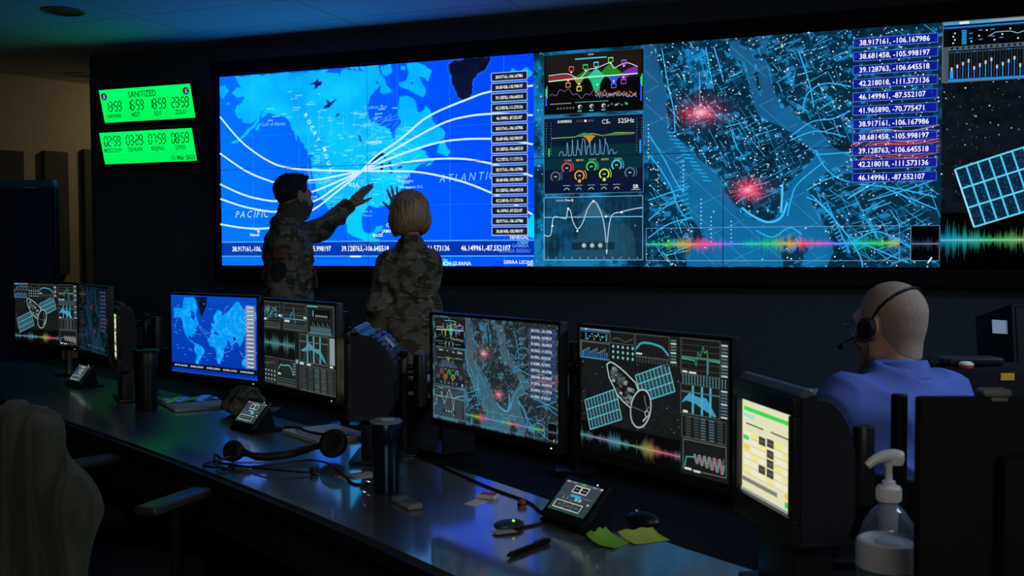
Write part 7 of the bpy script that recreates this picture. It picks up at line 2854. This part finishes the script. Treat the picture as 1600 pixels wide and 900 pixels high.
t = thing('wipes_tub', 'tub with a wide white lid at the bottom edge in front of the pump bottle', 'tub', (0.566, 1.55, DZ), 0)
mb = MB()
mb.lathe([(0, 0.0), (0.042, 0.0), (0.046, 0.006), (0.046, 0.203), (0.0, 0.204)], 40)
obj('tub', mb, mat('green_white_label', (0.10, 0.22, 0.16), 0.4, noise=0.4, nscale=14), t)
mb = MB()
mb.lathe([(0.0465, 0.182), (0.049, 0.183), (0.0495, 0.214), (0.0475, 0.222), (0.043, 0.224), (0.040, 0.219), (0.012, 0.216), (0.0, 0.216)], 48)
lid = obj('lid', mb, M_WHITE, t, loc=(0, 0, 0.018))
mb = MB()
mb.lathe([(0.0, 0.216), (0.019, 0.2165), (0.019, 0.2195), (0.016, 0.221), (0.0, 0.2215)], 32, (0.0, 0.006, 0))
obj('flip_cap', mb, M_WHITE, lid)

# ------------------------------------------------------------------ the workstation at the far right
t = thing('side_desk', 'black side desk at the far right carrying the hooded screen', 'desk', (2.05, 3.46, 0), 0)
mb = MB()
mb.box((0, 0, 0.725), (1.40, 0.66, 0.03), 0.004)
obj('worktop', mb, M_FASCIA, t)
for x in (-0.66, 0.66):
    mb = MB()
    mb.box((x, 0, 0.355), (0.04, 0.60, 0.71), 0.004)
    obj('side_panel', mb, M_FASCIA, t)
t = thing('equipment_box', 'black equipment box at the right edge with a yellow note stuck on its front', 'equipment box', (1.75, 3.31, DZ), 0)
mb = MB()
mb.box((0, 0, 0.152), (0.76, 0.22, 0.296), 0.012)
obj('case', mb, M_MATTE, t)
mb = MB()
mb.box((-0.02, -0.111, 0.05), (0.55, 0.004, 0.06), 0.001)
obj('front_vent', mb, M_BLACK, t)
mb = MB()
mb.box((-0.225, -0.1115, 0.278), (0.042, 0.002, 0.022), 0.0, M=Matrix.Rotation(0.0, 4, 'Y'))
obj('yellow_note', mb, mat('yellow_note_paper', rgb(225, 180, 30), 0.7, noise=0.05), t, smooth=False, label='small yellow note')
for x in (-0.3, 0.3):
    mb = MB()
    mb.cyl((x, 0, 0), (x, 0, 0.006), 0.02, 16)
    obj('foot', mb, M_RUBBER, t)
t = thing('desk_speaker', 'low black rounded box at the left end of the equipment box', 'speaker', (1.56, 3.33, DZ + 0.301), 0)
mb = MB()
mb.box((-0.09, 0, 0.013), (0.18, 0.09, 0.024), 0.014, seg=3)
obj('case', mb, M_BLACK, t)
mb = MB()
mb.box((-0.09, -0.0455, 0.012), (0.13, 0.002, 0.012))
obj('grille', mb, M_MATTE, t)
t = thing('round_tin', 'small domed white and red tin on the left end of the black equipment box', 'tin', (1.415, 3.24, DZ + 0.3015), 0)
mb = MB()
mb.lathe([(0, 0.0), (0.021, 0.0), (0.022, 0.003), (0.022, 0.010), (0.0, 0.0105)], 32)
obj('base', mb, mat('red_print', rgb(215, 60, 60), 0.6, noise=0.1), t)
mb = MB()
mb.lathe([(0.0225, 0.0095), (0.0215, 0.014), (0.015, 0.019), (0.0, 0.021)], 32)
obj('lid', mb, M_PAPER, t)
t = thing('hooded_screen', 'big black hooded screen leaning back at the right edge, seen from behind', 'screen', (2.03, 3.57, DZ + 0.0), math.radians(3))
Rt = Matrix.Translation((0, 0.02, 0.255)) @ Matrix.Rotation(math.radians(-14), 4, 'X') @ Matrix.Rotation(math.radians(4), 4, 'Y')
mb = MB()
mb.box((0, 0.02, 0.0), (0.58, 0.05, 0.40), 0.012, M=Rt)
mb.box((0, -0.02, -0.02), (0.42, 0.05, 0.26), 0.02, M=Rt)
obj('housing', mb, M_MATTE, t)
mb = MB()
mb.box((0, 0.13, 0.205), (0.60, 0.26, 0.012), 0.003, M=Rt)
mb.box((-0.295, 0.13, 0.06), (0.012, 0.26, 0.30), 0.003, M=Rt)
mb.box((0.295, 0.13, 0.06), (0.012, 0.26, 0.30), 0.003, M=Rt)
obj('glare_hood', mb, M_MATTE, t)
mb = MB()
mb.box((0, 0.047, 0.0), (0.52, 0.006, 0.32), 0.001, M=Rt)
obj('dark_screen', mb, M_BLACK, t)
mb = MB()
mb.box((0, 0.0, 0.014), (0.30, 0.24, 0.026), 0.008)
mb.box((0, 0.0, 0.10), (0.08, 0.05, 0.16), 0.01)
obj('stand', mb, M_MATTE, t)
mb = MB()
mb.box((-0.02, -0.047, 0.12), (0.045, 0.002, 0.03), 0, M=Rt)
obj('rating_label', mb, M_PAPER, t, smooth=False)
mb = MB()
mb.box((-0.335, 0.02, 0.13), (0.055, 0.0015, 0.048), 0, M=Rt)
obj('paper_tag', mb, mat('blue_white_paper', (0.45, 0.5, 0.6), 0.7, noise=0.03), t, smooth=False)
